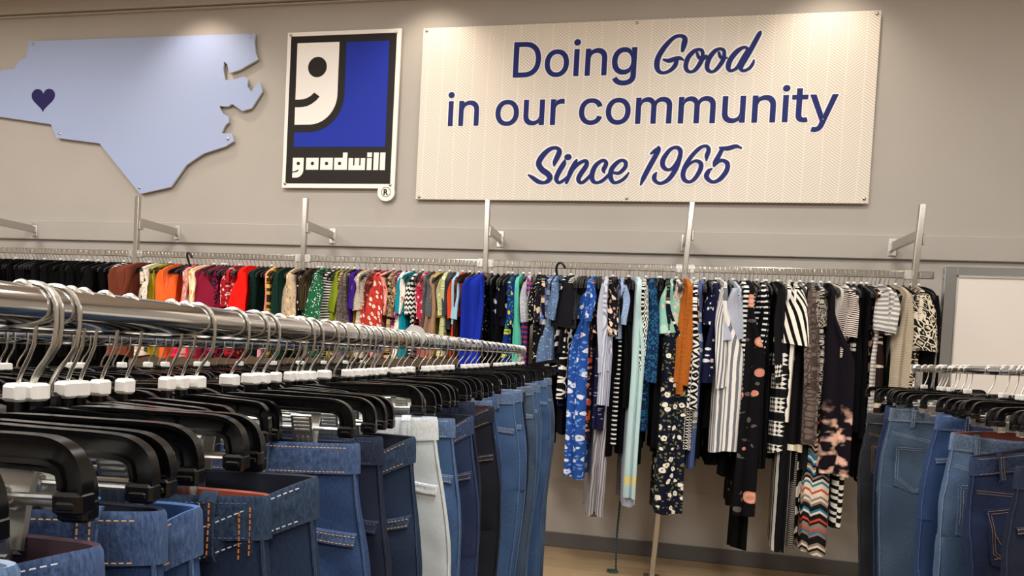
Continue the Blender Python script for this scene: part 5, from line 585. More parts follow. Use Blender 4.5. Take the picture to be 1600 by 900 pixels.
# outer frame corners measured from the left stile
W_, H_ = 1.3, 1.962
m = MB(); m.box(.05, W_ - .05, .004, .02, .10, H_ - .04); m.build('panel', plain('board_face', '#dcd5d0', .35), t)
for nm, bx in (('stile', (0, .062, 0, .035, .06, H_)), ('stile', (W_ - .062, W_, 0, .035, .06, H_)), ('top_rail', (.062, W_ - .062, 0, .035, H_ - .045, H_)), ('bottom_rail', (.062, W_ - .062, 0, .035, .06, .11))):
    m = MB(); m.box(*bx, .003); fo = m.build(nm, M_ALU, t)
    x0, x1, y0, y1, z0, z1 = bx
    m = MB()
    if nm == 'stile':
        xx = x1 if x0 == 0 else x0 - .008
        m.box(xx, xx + .008, -.002, .01, z0 + .05, z1 - .045, .001)
    elif nm == 'top_rail': m.box(x0, x1, -.002, .01, z0 - .012, z0, .001)
    else: m.box(x0, x1, -.002, .01, z1, z1 + .01, .001)
    m.build('glazing_bead', M_CLIP, fo)
for xx in (.1, W_ - .1):
    m = MB(); m.box(xx - .02, xx + .02, -.13, .17, 0, .03, .006); m.box(xx - .015, xx + .015, .005, .03, .03, .06); m.build('foot', M_ALU, t)

RAIL_R = .0195


def bar_rack(name, label, a, b, zr, R=RAIL_R):
    """round rail from a to b (ground points), an upright and foot bar at each end"""
    t = thing(name, label, 'clothes rack', (a[0], a[1], 0))
    A = Vector((0, 0, zr)); B = Vector((b[0] - a[0], b[1] - a[1], zr)); d = (B - A).normalized(); n = Vector((-d.y, d.x, 0))
    m = MB(); m.tube([A + (B - A) * k / 10 for k in range(11)], R, 28); r = m.build('rail', M_CHROME, t, True)
    for P, s in ((A, -1), (B, 1)):
        m = MB(); rows = []
        for rr, q in ((R, -.006), (R + .004, -.004), (R + .004, .012), (R * .9, .019), (R * .4, .022)):
            c = P + d * s * q; rows.append([c + n * rr * cos(2 * pi * k / 20) + Vector((0, 0, rr * sin(2 * pi * k / 20))) for k in range(20)])
        m.grid(rows, None, True, False, True); m.build('end_cap', M_CLIP, r, True)
        m = MB(); q = P - d * s * .03
        m.tube([(q.x, q.y, zr - .012), (q.x, q.y, .03)], .0125, 14); u = m.build('upright', M_CHROME, t, True)
        m = MB(); m.bar(q + n * .28 + Vector((0, 0, .018 - zr)), q - n * .28 + Vector((0, 0, .018 - zr)), .03, .03, (0, 0, 1), .004); m.build('foot_bar', M_CHROME, t)
    return t


def rail_x(y): return 1.07 + (-1.3 - y) * .04
def rail2_x(y): return .36 + (-1.3 - y) * .02
def rail3_x(y): return 2.72 + (y + 1.89) * .10


Z_R = 1.372
Z_R2 = 1.342
Z_R3 = 1.377
DROP = .078       # rail centre to the neck of a trouser hanger
bar_rack('clothes_rack', 'chrome bar rack of jeans in the left foreground', (rail_x(-1.33), -1.33), (rail_x(-5.2), -5.2), Z_R)
bar_rack('clothes_rack', 'chrome bar rack half hidden behind the left foreground rack of jeans', (rail2_x(-1.5), -1.5), (rail2_x(-4.6), -4.6), Z_R2)
bar_rack('clothes_rack', 'chrome bar rack of jeans at the right edge in front of the framed board', (rail3_x(-1.88), -1.88), (rail3_x(-4.3), -4.3), Z_R3, .0125)
# ------------------------------------------------------------------ cloth patterns (uv in metres on the cloth)
def cloth_mat(spec):
    key = 'cloth ' + spec
    if key in MATS: return MATS[key]
    parts = spec.split(); kind = parts[0]
    C = [hexc(p) for p in parts[1:] if p.startswith('#')]
    A = [float(p) for p in parts[1:] if not p.startswith('#')]
    s = Sh(key.replace('#', '').replace(' ', '_')[:50], 0.9, 0.0, 0.08)
    uv = s.co('UV'); u, v, _ = s.xyz(uv)
    def frac(x, p): return s.M('FRACT', s.M('DIVIDE', x, p))
    def tri(x, p): return s.M('ABSOLUTE', s.M('SUBTRACT', frac(x, p), 0.5))
    def wob(amt, sc): return s.M('MULTIPLY', s.M('SUBTRACT', s.noise(uv, sc, 2)[0], 0.5), amt)
    def jit(sc, amt):
        n = s.noise(uv, sc, 2); return s.t.nodes.new('ShaderNodeVectorMath'), n
    def warp(sc, amt):
        n = s.noise(uv, sc, 2)
        a = s.t.nodes.new('ShaderNodeVectorMath'); a.operation = 'SCALE'; s.put(a.inputs[0], n[1]); a.inputs['Scale'].default_value = amt
        b = s.t.nodes.new('ShaderNodeVectorMath'); b.operation = 'ADD'; s.put(b.inputs[0], uv); s.put(b.inputs[1], a.outputs[0])
        return b.outputs[0]
    if kind == 'solid': c = C[0]
    elif kind == 'hstripe': c = s.mix(s.M('GREATER_THAN', frac(s.M('ADD', v, wob(.01, 12)), A[0]), 0.5), C[0], C[1])
    elif kind == 'vstripe': c = s.mix(s.M('GREATER_THAN', frac(s.M('ADD', u, wob(.006, 10)), A[0]), 0.55), C[0], C[1])
    elif kind == 'dots':
        d = s.voro(uv, 1 / A[0], 'F1', 0.75)['Distance']
        c = s.mix(s.M('LESS_THAN', d, 0.30), C[0], C[1])
    elif kind == 'floral':
        w = warp(6 / A[0] * .25, A[0] * .5)
        vo = s.voro(w, 1 / A[0], 'F1', 1.0)
        petal = s.M('LESS_THAN', vo['Distance'], 0.34)
        core = s.M('LESS_THAN', vo['Distance'], 0.11)
        pick = s.xyz(vo['Color'])[0]
        v2 = s.voro(w, 2.2 / A[0], 'F1', 1.0)
        leaf = s.M('LESS_THAN', v2['Distance'], 0.33)
        c = s.mix(leaf, C[0], C[2])
        c = s.mix(s.M('MULTIPLY', petal, s.M('GREATER_THAN', pick, 0.25)), c, C[1])
        c = s.mix(s.M('MULTIPLY', core, s.M('GREATER_THAN', pick, 0.25)), c, C[2])
    elif kind == 'roses':
        vo = s.voro(uv, 1 / A[0], 'F1', 0.6)
        ring = s.M('SINE', s.M('MULTIPLY', s.M('ADD', vo['Distance'], s.M('MULTIPLY', s.noise(uv, 40)[0], .12)), 60.0))
        f = s.M('LESS_THAN', vo['Distance'], 0.30)
        rose = s.mix(s.M('MULTIPLY', s.M('ADD', ring, 1.0), 0.3), C[1], hexc('#b9644e'))
        leaf = s.M('MULTIPLY', s.M('LESS_THAN', s.voro(uv, 18.0)['Distance'], 0.3), s.M('LESS_THAN', vo['Distance'], 0.5))
        c = s.mix(f, s.mix(leaf, C[0], C[2]), rose)
    elif kind in ('leopard', 'snake'):
        w = warp(.8 / A[0], A[0] * .9)
        d = s.voro(w, 1 / A[0], 'DISTANCE_TO_EDGE')['Distance']
        if kind == 'snake':
            c = s.mix(s.M('LESS_THAN', d, 0.12), C[0], C[1])
            c = s.mix(s.M('MULTIPLY', s.noise(uv, 14, 3)[0], .9), c, C[1])
        else:
            n = s.noise(uv, 1.1 / A[0], 1)[0]
            ringf = s.M('MULTIPLY', s.M('GREATER_THAN', d, 0.07), s.M('LESS_THAN', d, 0.31))
            c = s.mix(s.M('MULTIPLY', ringf, s.M('GREATER_THAN', n, 0.38)), C[0], C[1])
            c = s.mix(s.M('GREATER_THAN', d, 0.36), c, s.mix(.45, C[0], C[1]))
    elif kind in ('zebra', 'cow'):
        if kind == 'cow': c = s.mix(s.M('GREATER_THAN', s.noise(uv, .9 / A[0], 1)[0], 0.52), C[0], C[1])
        else:
            k = s.M('SINE', s.M('MULTIPLY', s.M('ADD', s.M('ADD', v, s.M('MULTIPLY', u, .8)), wob(.09, 9)), 2 * pi / A[0]))
            c = s.mix(s.M('GREATER_THAN', k, 0.1), C[0], C[1])
    elif kind == 'scribble':
        d = s.voro(warp(30, .03), 1 / A[0], 'DISTANCE_TO_EDGE')['Distance']
        c = s.mix(s.M('MULTIPLY', s.M('LESS_THAN', d, 0.06), s.M('GREATER_THAN', s.noise(uv, 45, 1)[0], .5)), C[0], C[1])
    elif kind == 'lattice':
        d = s.voro(warp(12, .01), 1 / A[0], 'DISTANCE_TO_EDGE')['Distance']
        c = s.mix(s.M('LESS_THAN', d, 0.10), C[0], C[1])
    elif kind == 'ladder':
        c = s.mix(s.M('MULTIPLY', s.M('GREATER_THAN', frac(v, A[0]), 0.68), s.M('LESS_THAN', s.M('ABSOLUTE', s.M('SUBTRACT', frac(u, A[0] * 2.1), .5)), .33)), C[0], C[1])
    elif kind == 'geo':
        z = s.M('ADD', tri(u, A[0]), s.M('MULTIPLY', tri(v, A[0] * 1.3), 1.0))
        k = s.M('FRACT', s.M('MULTIPLY', z, 2.6))
        c = s.mix(s.M('GREATER_THAN', k, 0.5), C[0], C[1])
    elif kind == 'plaid':
        a = s.M('GREATER_THAN', frac(u, .07), 0.5); b = s.M('GREATER_THAN', frac(v, .07), 0.5)
        c = s.mix(s.M('MULTIPLY', a, 0.45), C[0], C[1])
        c = s.mix(s.M('MULTIPLY', s.M('MULTIPLY', a, b), .8), c, C[2])
        c = s.mix(s.M('LESS_THAN', frac(v, .07), .08), c, C[2])
    elif kind == 'chevron':
        z = s.M('ADD', v, s.M('MULTIPLY', tri(u, A[0]), A[0] * .9))
        k = s.M('FLOOR', s.M('DIVIDE', z, A[0] * .2))
        if C[1] == C[2]: c = s.mix(s.M('GREATER_THAN', frac(z, A[0]), .5), C[0], C[1])
        else:
            wn = s.t.nodes.new('ShaderNodeTexWhiteNoise'); wn.noise_dimensions = '1D'; s.put(wn.inputs['W'], k)
            r = wn.outputs['Value']
            c = s.mix(s.M('GREATER_THAN', r, .3), hexc('#1b1a1d'), C[0])
            c = s.mix(s.M('GREATER_THAN', r, .52), c, C[1]); c = s.mix(s.M('GREATER_THAN', r, .7), c, C[2]); c = s.mix(s.M('GREATER_THAN', r, .82), c, hexc('#8f7f74'))
    elif kind == 'fairisle':
        pos = frac(v, .135)
        band = s.M('GREATER_THAN', pos, .38)
        ck = s.M('GREATER_THAN', s.M('ADD', tri(u, .02), tri(v, .027)), .5)
        c = s.mix(s.M('MULTIPLY', s.M('MULTIPLY', band, ck), s.M('LESS_THAN', v, -.42)), C[0], C[1])
    elif kind == 'band':   # A: start, height above the hem (v runs up from -length; hem flagged through attribute uv v)
        c = s.mix(s.M('MULTIPLY', s.M('GREATER_THAN', v, -9.9 + A[0]), s.M('LESS_THAN', v, -9.9 + A[1])), C[0], C[1])
    elif kind == 'tiedye':
        n = s.noise(uv, 1 / A[0], 2)[0]
        k = s.M('MULTIPLY', s.M('SUBTRACT', n, 0.5), 8.0)
        low = s.M('MINIMUM', s.M('MAXIMUM', s.M('MULTIPLY', s.M('SUBTRACT', -.66, v), 6.0), 0.0), 1.0)
        c = s.mix(s.M('MULTIPLY', s.M('MINIMUM', s.M('MAXIMUM', k, 0.0), 1.0), low), C[0], s.mix(s.noise(uv, 30, 2)[0], C[1], C[2]))
    elif kind == 'palm':
        k = s.M('SINE', s.M('MULTIPLY', s.M('ADD', v, s.M('MULTIPLY', tri(s.M('ADD', u, wob(.03, 8)), .07), 1.4)), 2 * pi / .016))
        c = s.mix(s.M('GREATER_THAN', k, 0.0), C[0], C[1])
    elif kind == 'lace':
        d = s.voro(uv, 110.0, 'DISTANCE_TO_EDGE')['Distance']
        c = s.mix(s.M('GREATER_THAN', d, 0.12), C[0], C[1])
    elif kind == 'marl':
        n = s.noise(s.cxyz(s.M('MULTIPLY', u, 60.0), s.M('MULTIPLY', v, 220.0)), 1.0, 2)[0]
        c = s.mix(s.M('MINIMUM', s.M('MAXIMUM', s.M('MULTIPLY', s.M('SUBTRACT', n, .35), 3.0), 0.0), 1.0), C[0], C[1])
    elif kind == 'ramp':
        c = s.mix(s.M('MINIMUM', s.M('MAXIMUM', s.M('MULTIPLY', v, -1.4), 0.0), 1.0), C[0], C[1])
    s.color(c)
    s.bump(s.noise(uv, 420, 2)[0], .25, .001)
    MATS[key] = s.m
    return s.m


# ------------------------------------------------------------------ clothes on the wall rail
Z_WALL = 1.925          # rail centre
Z_NECK = 1.842          # top of the hanger body and neck of the garment


def smooth(a, b, x):
    t = min(max((x - a) / (b - a), 0), 1)
    return t * t * (3 - 2 * t)


def make_sleeve(L, a0, a1, th0, out, side, seed):
    """hanging tube from the shoulder tip; flattened, opening at the cuff. local: -y is forward"""
    rng = random.Random(seed); n = 14; R = 10 if L < .35 else 18
    rows = []; uv = []
    px = rng.uniform(0, 6)
    for j in range(R + 1):
        f = j / R
        z = -L * f
        y = -out * (1 - exp(-f * 2.2)) * (1.0 if L < .35 else 1.0)
        x = side * smooth(0, 1, f)
        a = a0 + (a1 - a0) * f
        b = max(.010, .022 - .008 * f) * (1 + .5 * (a1 > .075))
        th = th0 * smooth(-.2, .45, f)
        row = []; ur = []
        for k in range(n + 1):
            q = 2 * pi * k / n
            cx, cy = a * cos(q), b * sin(q) + .006 * f * sin(3 * q + px + f * 4)
            # flat side turns from the garment plane (y) towards x
            row.append((x + cx * sin(th) + cy * cos(th), y + cx * cos(th) - cy * sin(th), z + .012 * f * cos(q) + .03 * (1 - f) ** 2 * -cos(q) * 0))
            ur.append((a * q, z))
        rows.append(row); uv.append(ur)
    # turn the cuff inwards
    for sc, up in ((.86, .004), (.8, .05)):
        last = rows[R]; cx = sum(p[0] for p in last[:-1]) / n; cy = sum(p[1] for p in last[:-1]) / n
        rows.append([(cx + (p[0] - cx) * sc, cy + (p[1] - cy) * sc, p[2] + up) for p in last]); uv.append([(q[0], q[1] + up) for q in uv[R]])
    m = MB(); m.grid(rows, uv)
    m.add(rows[0][:-1], [tuple(range(n))], uv[0][:-1])
    m.add(rows[-1][:-1], [tuple(range(n))], uv[-1][:-1])
    return m


def make_body(L, w, hemw, curl, seed, ragged=0.0, band=False, broad=False, thick=.011):
    """pressed flat garment: across = hanger direction (y), thin in x; its front edge turns towards +-x by `curl`"""
    rng = random.Random(seed); rows = []; uv = []
    N = 15; nc = 9 if abs(curl) > .004 else 0
    R = max(14, int(L / .045))
    p1, p2, p3 = rng.uniform(0, 6), rng.uniform(0, 6), rng.uniform(0, 6)
    sg = 1 if curl >= 0 else -1
    drift = rng.uniform(-.012, .012)
    zs = [0, .008, .018, .03, .045, .066] + [.066 + (L - .066) * (k + 1) / R for k in range(R)]
    for zz in zs:
        z = -zz; f = zz / L
        # half width along the hanger
        if zz < .066: hw = .052 + (w - .052) * (1 - (1 - zz / .066) ** 1.7)
        elif zz < .30: hw = w - .02 * smooth(.066, .30, zz)
        else: hw = (w - .02) * (1 + (hemw - 1) * smooth(.3, max(L, .31), zz))
        c = abs(curl) * (smooth(.0, .09, zz) if broad else smooth(.12, .5, zz)) if nc else 0
        fold = .004 + .010 * smooth(.2, 1.0, zz)
        cl = []
        for i in range(N):
            y = hw - 2 * hw * i / (N - 1)
            x = drift * f + fold * sin(y * 26 + p1 + zz * 1.6) * .6 + .004 * sin(y * 55 + p2)
            cl.append((x, y, 2 * hw * i / (N - 1)))
        xe, ye, ue = cl[-1]
        for i in range(1, nc + 1):
            q = i / nc
            x = xe + sg * c * q
            y = ye - .006 * smooth(0, .2, q) - (.010 + .012 * f) * sin(q * pi * 2.2 + p3) * smooth(0, .3, q) * (1 if c > .02 else .4)
            cl.append((x, y, ue + c * q))
        # thickness either side
        th = max(.0072, thick * (.75 + .25 * smooth(0, .1, zz)) * (1 + .2 * sin(f * 5 + p1)))
        A = []; B = []; UA = []; UB = []
        for i, (x, y, uu) in enumerate(cl):
            a = cl[max(i - 1, 0)]; b = cl[min(i + 1, len(cl) - 1)]
            tx, ty = b[0] - a[0], b[1] - a[1]; l = sqrt(tx * tx + ty * ty) or 1
            nx, ny = -ty / l, tx / l
            e = th * (.35 if i in (0, len(cl) - 1) else 1)
            rg = ragged * (sin(uu * 60 + p2) + .6 * sin(uu * 140)) * smooth(.8, 1, f) if ragged else 0
            hemz = z + rg + (.012 * sin(uu * 20 + p1) * f)
            A.append((x + nx * e, y + ny * e, hemz)); B.append((x - nx * e, y - ny * e, hemz))
            vv = (hemz + L - 9.9) if band else hemz
            UA.append((uu, vv)); UB.append((uu + .003, vv))
        rows.append(A + B[::-1] + [A[0]]); uv.append(UA + UB[::-1] + [UA[0]])
    n = len(rows[0])
    m = MB(); m.grid(rows, uv, False)
    m.add(rows[0][:-1], [tuple(range(n - 1))], uv[0][:-1]); m.add(rows[-1][:-1], [tuple(range(n - 2, -1, -1))], uv[-1][:-1])
    return m


# shirt hanger: sloping plastic arms along y, wire hook over the rail, white size cap
def hook_pts(rise, r):
    p = [(0, 0, 0), (0, 0, rise * .15), (0, -.007, rise * .35), (0, -r * .95, rise * .62), (0, -r * 1.04, rise)]
    for k in range(1, 11): p.append((0, -r * cos(pi * k / 10), rise + r * sin(pi * k / 10)))
    p.append((0, r * .98, rise - .012))
    return catmull(p, 2)


def shirt_hanger_parts():
    m = MB()
    for s in (-1, 1):
        pts = [(0, s * .0, .004), (0, s * .05, -.004), (0, s * .12, -.026), (0, s * .185, -.050), (0, s * .205, -.066)]
        pts = catmull(pts, 3); rows = []
        for i, p in enumerate(pts):
            f = i / (len(pts) - 1); hh = .013 - .004 * f; tt = .0055
            q = [(-tt, hh * .9), (-tt * .5, hh), (tt * .5, hh), (tt, hh * .9), (tt, hh * .5), (tt * .45, hh * .35), (tt * .45, -hh * .35), (tt, -hh * .5), (tt, -hh), (-tt, -hh), (-tt, -hh * .5), (-tt * .45, -hh * .35), (-tt * .45, hh * .35), (-tt, hh * .5)]
            rows.append([(a, p[1], p[2] + b) for a, b in q])
        m.grid(rows if s > 0 else [r[::-1] for r in rows], None, True, True, True)
    # lower bar
    m.tube([(0, -.19, -.062), (0, -.1, -.055), (0, 0, -.052), (0, .1, -.055), (0, .19, -.062)], .0035, 6)
    m.box(-.007, .007, -.012, .012, -.01, .022, .003)
    hk = MB(); hk.tube([(p[0], p[1], p[2] + .018) for p in hook_pts(.066, .0215)], .0016, 6)
    cp = MB(); cp.box(-.0085, .0085, -.0085, .0085, .0225, .0345, .002)
    return m.mesh('body', M_BLACKM), hk.mesh('hook', M_WIRE, True), cp.mesh('size_cap', M_WHITE)


ME_SB, ME_SH, ME_SC = shirt_hanger_parts()


def shirt_hanger(x, label, group, rz=0.0, dz=0.0, cap=True):
    t = thing('clothes_hanger', label, 'hanger', (x, -.4500, Z_WALL + .0225 - .1055 + dz), rz, group)
    link('body', ME_SB, t); link('hook', ME_SH, t)
    if cap: link('size_cap', ME_SC, t)
    return t


GARMENTS = [
 (-1.963, 1.35, 'top', 's', 0.0, 'hstripe #e4dfd6 #2a2524 .014', 'cream and black fine striped top beside the brown blouse'),
 (-1.792, 1.18, 'blouse', 's', -0.13, 'solid #6f392b', 'plain rust brown blouse with a broad flat front'),
 (-1.707, 1.19, 'blouse', 's', 0.0, 'floral #e2dccb #3a3a3a #c29a8a .05', 'cream blouse with scattered dark flower print'),
 (-1.628, 1.19, 'top', 'l', -0.039, 'marl #b6a52d #9a8a20', 'mustard yellow top among the pink and red garments'),
 (-1.569, 1.19, 'blouse', 's', 0.0, 'lace #ee7656 #cf5a3f', 'coral lace blouse beside the mustard top'),
 (-1.525, 1.19, 'top', 's', 0.0, 'solid #f0662c', 'bright orange top'),
 (-1.437, 1.2, 'dress', 'l', -0.068, 'floral #ee2a48 #d81a5c #f45a50 .05', 'hot pink and red flower print dress'),
 (-1.37, 1.2, 'blouse', 's', 0.0, 'floral #d7968c #e8c2b4 #8d5a50 .04', 'dusty pink blouse'),
 (-1.307, 1.55, 'top', 's', -0.029, 'floral #f0dfba #f0a040 #e8d2a0 .06', 'cream top with orange patches'),
 (-1.269, 1.21, 'top', 's', 0.0, 'solid #7e1b34', 'burgundy top with open front'),
 (-1.216, 1.21, 't_shirt', 'b', 0.0, 'solid #821a33', 'maroon t-shirt with wide short sleeve'),
 (-1.159, 1.21, 'blouse', 's', -0.028, 'leopard #a31f55 #1d1016 .04', 'magenta blouse with black animal print'),
 (-1.079, 1.22, 'dress', 's', 0.0, 'floral #a8202c #e8d8d0 #2a1518 .03', 'red dress with white and black sprigs'),
 (-0.962, 1.33, 't_shirt', 'b', -0.075, 'solid #f01c14', 'bright red t-shirt with very wide sleeve'),
 (-0.864, 1.23, 'blouse', 'l', -0.046, 'lace #14302a #0c1f1c', 'dark green lace blouse'),
 (-0.799, 1.23, 'dress', 'n', 0.0, 'ramp #f09a60 #e892b8', 'peach to pink dress strip beside the dark green lace'),
 (-0.758, 1.24, 'blouse', 'n', 0.0, 'floral #3a2a16 #d2b058 #8f6c2a .035', 'black blouse with gold flower print'),
 (-0.703, 1.24, 'cardigan', 'l', -0.018, 'solid #16302a', 'plain dark bottle green cardigan'),
 (-0.63, 1.3, 'blouse', 'b', -0.027, 'floral #bfa890 #d8c68a #9a7c66 .06', 'taupe and yellow ruffled blouse'),
 (-0.572, 1.25, 'top', 's', 0.0, 'dots #1a1518 #d6b4b4 .03', 'black top with pink dots'),
 (-0.517, 1.25, 'top', 's', 0.0, 'vstripe #4a3c28 #1c1712 .018', 'brown and black streaked top'),
 (-0.437, 1.25, 'dress', 'b', -0.036, 'dots #1d5a3c #e6efe4 .014', 'green dress covered with small white spots'),
 (-0.366, 1.26, 'top', 'b', 0.0, 'hstripe #ece9e2 #131314 .018', 'cream and black striped top beside the green dress'),
 (-0.335, 1.26, 'blouse', 's', 0.0, 'marl #8fa02c #6f8020', 'lime olive blouse'),
 (-0.304, 1.26, 'dress', 'n', 0.0, 'leopard #b99a6a #2a1e14 .02', 'brown leopard print dress beside the lime blouse'),
 (-0.255, 1.26, 'shirt', 'l', -0.018, 'snake #8a8078 #4f4742 .02', 'grey snakeskin print shirt'),
 (-0.216, 1.26, 'blouse', 's', 0.0, 'floral #191416 #d9aeb0 #7c4a4e .04', 'black blouse with pink flower print'),
 (-0.172, 1.27, 'dress', 's', -0.022, 'solid #3a1c78', 'plain purple dress'),
 (-0.146, 1.27, 'top', 'n', 0.0, 'marl #d8a82c #a87c14', 'golden yellow top beside the purple dress'),
 (-0.107, 1.27, 'blouse', 's', 0.0, 'marl #d8cdbe #9c8c78', 'cream and beige blouse'),
 (-0.072, 1.27, 'top', 's', 0.0, 'floral #5c2a24 #c06a58 #30181a .03', 'rust brown patterned top'),
 (-0.02, 1.27, 'blouse', 'b', -0.017, 'floral #b63a32 #ecd9cc #8d241e .035', 'red blouse with white sprigs'),
 (0.023, 1.28, 'dress', 's', -0.021, 'floral #e39a8e #c9444c #f2cabc .045', 'salmon pink dress with red flowers'),
 (0.07, 1.28, 'top', 's', -0.021, 'leopard #c2a27c #231a14 .024', 'tan leopard print top'),
 (0.112, 1.28, 'blouse', 's', -0.017, 'floral #e9dfd2 #d8647c #7a9a58 .055', 'white blouse with scattered pink flowers'),
 (0.138, 1.28, 'blouse', 's', 0.0, 'floral #8f2f6c #e2a0b8 #4d2450 .03', 'plum blouse with pink print'),
 (0.163, 1.28, 'top', 'n', -0.034, 'solid #ece4da', 'plain white draped top'),
 (0.197, 1.29, 'top', 's', 0.0, 'solid #128a9c', 'plain teal top'),
 (0.227, 1.29, 'blouse', 's', 0.0, 'chevron #f0efe8 #151518 #151518 .03', 'black and white chevron blouse'),
 (0.269, 1.29, 'dress', 's', 0.0, 'floral #c03048 #f0d8d8 #5c1a28 .03', 'crimson and white flower dress'),
 (0.302, 1.29, 'top', 's', 0.0, 'marl #6c6a6c #3a3a3d', 'mid grey heather top'),
 (0.344, 1.29, 'cardigan', 'l', 0.0, 'solid #a08068', 'plain taupe cardigan'),
 (0.377, 1.3, 'blouse', 's', 0.0, 'floral #c8b448 #3f8c3c #e05a2c .05', 'yellow blouse with green and orange flowers'),
 (0.41, 1.3, 'dress', 's', 0.0, 'floral #b8bb8c #e0dcb4 #7c8a58 .04', 'sage green flower dress'),
 (0.444, 1.46, 'blouse', 's', -0.017, 'marl #474b54 #2e3138', 'charcoal blouse beside the light blue shirt'),
 (0.497, 1.51, 'shirt', 's', -0.021, 'solid #9cc6dc', 'light blue shirt with loose turned up cuff'),
 (0.522, 1.3, 'top', 's', -0.012, 'solid #dd4a20', 'orange red top in front of the light blue shirt'),
 (0.546, 1.3, 'top', 'n', 0.0, 'vstripe #5c2a20 #2a1512 .012', 'brown striped narrow top'),
 (0.669, 1.23, 'jumper', 'l', -0.106, 'solid #1a2f9e', 'broad royal blue jumper with gold neckline ending its section'),
 (0.693, 1.15, 'top', 'n', 0.0, 'dots #15151a #f2f2f2 .022', 'narrow black and white speckled top right beside the second wall post from the blue jumper'),
 (0.774, 1.43, 'top', 'b', 0.0, 'dots #171533 #e8e8f0 .055', 'dark navy top with few tiny white dots beside the wall post'),
 (0.83, 1.16, 'top', 's', 0.0, 'solid #0b0b10', 'black top squeezed beside the tropical blue print'),
 (0.866, 1.16, 'blouse', 's', 0.0, 'floral #17307c #d8c83a #2d8f5a .05', 'royal blue blouse with green and yellow tropical print'),
 (0.901, 1.01, 'dress', 'n', 0.032, 'solid #58b9a2', 'narrow plain aqua green dress between dark garments'),
 (0.941, 1.21, 'top', 's', 0.0, 'hstripe #233a8c #b04050 .03', 'blue top with red and pale striped sleeve'),
 (0.969, 1.6, 'top', 's', 0.031, 'lace #c9ccd2 #8d9098', 'pale grey lace top with short sleeve'),
 (1.008, 1.13, 'blouse', 's', 0.0, 'dots #121214 #e9e4da .016', 'black blouse densely sprinkled with small white spots'),
 (1.039, 1.27, 'dress', 's', 0.039, 'floral #1b1822 #d7c2a0 #6b6258 .06', 'black dress with large cream leaf print'),
 (1.082, 1.18, 'blouse', 's', 0.0, 'scribble #14182a #e8e8ee .03', 'navy blouse with white scribbled lettering-like marks'),
 (1.106, 1.68, 'shirt', 's', 0.023, 'plaid #6a80b4 #d9dbe6 #39466f', 'blue and white small plaid shirt with short sleeves'),
 (1.148, 1.3, 'dress', 's', -0.101, 'dots #5a7296 #a9bad0 .012', 'dusty blue flared dress with pin dots'),
 (1.181, 1.4, 'top', 's', 0.0, 'zebra #101012 #ecebe6 .06', 'black top with bold white wavy print'),
 (1.205, 1.03, 'top', 'l', 0.0, 'floral #11142a #3f4c80 #222d55 .04', 'very dark navy long sleeved top with faint print'),
 (1.234, 1.36, 't_shirt', 'b', -0.031, 'solid #17171c', 'plain black t-shirt with wide sleeve hanging forward'),
 (1.257, 1.09, 'dress', 'n', -0.031, 'lattice #0e0e12 #e9e6dc .045', 'black dress with white lattice print'),
 (1.28, 1.5, 't_shirt', 's', 0.023, 'marl #4d4d50 #2f2f33', 'dark heather grey knit t-shirt'),
 (1.304, 0.81, 'dress', 'n', -0.054, 'solid #20329a', 'plain royal blue dress hanging below the black lattice print'),
 (1.327, 0.85, 'dress', 'n', -0.015, 'floral #241a20 #d05a3c #e0a090 .05', 'dark dress with red and orange blooms'),
 (1.367, 0.61, 'dress', 's', -0.099, 'floral #27509f #dfe3ee #6f95d6 .05', 'bright blue dress with big pale blue flower print'),
 (1.396, 0.37, 'dress', 'n', 0.076, 'vstripe #b9b6ba #77747c .008', 'long grey pinstriped dress with ragged hem'),
 (1.419, 1.12, 'blouse', 'n', 0.0, 'lace #b9b7b8 #6a6870', 'grey lace sleeveless blouse beside the striped shirt'),
 (1.443, 1.05, 'shirt', 'l', 0.06, 'vstripe #d3d5e0 #9097b2 .006', 'white and blue fine striped shirt with turned cuff'),
 (1.47, 1.41, 'blouse', 'b', -0.023, 'floral #15131a #e4cdb9 #a98a78 .055', 'black blouse with cream flower print on a wide sleeve'),
 (1.493, 0.9, 'dress', 'n', 0.0, 'dots #1c1c3c #8d90b0 .015', 'navy dress with small ring dots'),
 (1.517, 1.47, 'top', 's', -0.022, 'marl #a9bfdc #6c86b4', 'light blue marbled top'),
 (1.551, 0.82, 'dress', 'n', 0.03, 'ladder #0c0c10 #eeeeea .028', 'black dress with column of short white bars'),
 (1.574, 1.06, 'top', 's', 0.0, 'solid #0c0c0f', 'black top beside the silky pale grey dress'),
 (1.598, 0.47, 'dress', 'n', 0.045, 'solid #aeb4c4', 'long silky pale grey blue dress'),
 (1.627, 0.51, 'dress', 'n', 0.059, 'band #b9d6d6 #e2d48a .09 .14', 'long pale aqua dress with yellow band near the hem'),
 (1.664, 1.36, 'top', 'l', 0.0, 'geo #101013 #efefe8 .05', 'black and white tribal zigzag top'),
 (1.73, 0.92, 'dress', 'b', -0.059, 'floral #142b4d #1f5a78 #3b76a2 .03', 'dark teal blue long dress with leaf print and billowing sleeve'),
 (1.774, 0.82, 'dress', 's', 0.015, 'solid #0d0d0f', 'plain black dress next to the teal leaf print'),
 (1.799, 0.45, 'dress', 'n', 0.145, 'floral #15182a #efe9d8 #6e7248 .045', 'long navy dress with white blossoms and olive leaves'),
 (1.822, 1.5, 'blouse', 'b', 0.015, 'floral #8fc4b4 #b4dccd #d9c9b0 .09', 'mint green blouse with gathered sleeve'),
 (1.856, 1.47, 'blouse', 'b', 0.029, 'floral #d9d2c6 #b06a70 #6f7a5c .022', 'cream blouse with tiny pink flower print'),
 (1.88, 0.43, 'trousers', 'n', 0.065, 'vstripe #b4aeac #7b7678 .012', 'long grey and white striped trousers'),
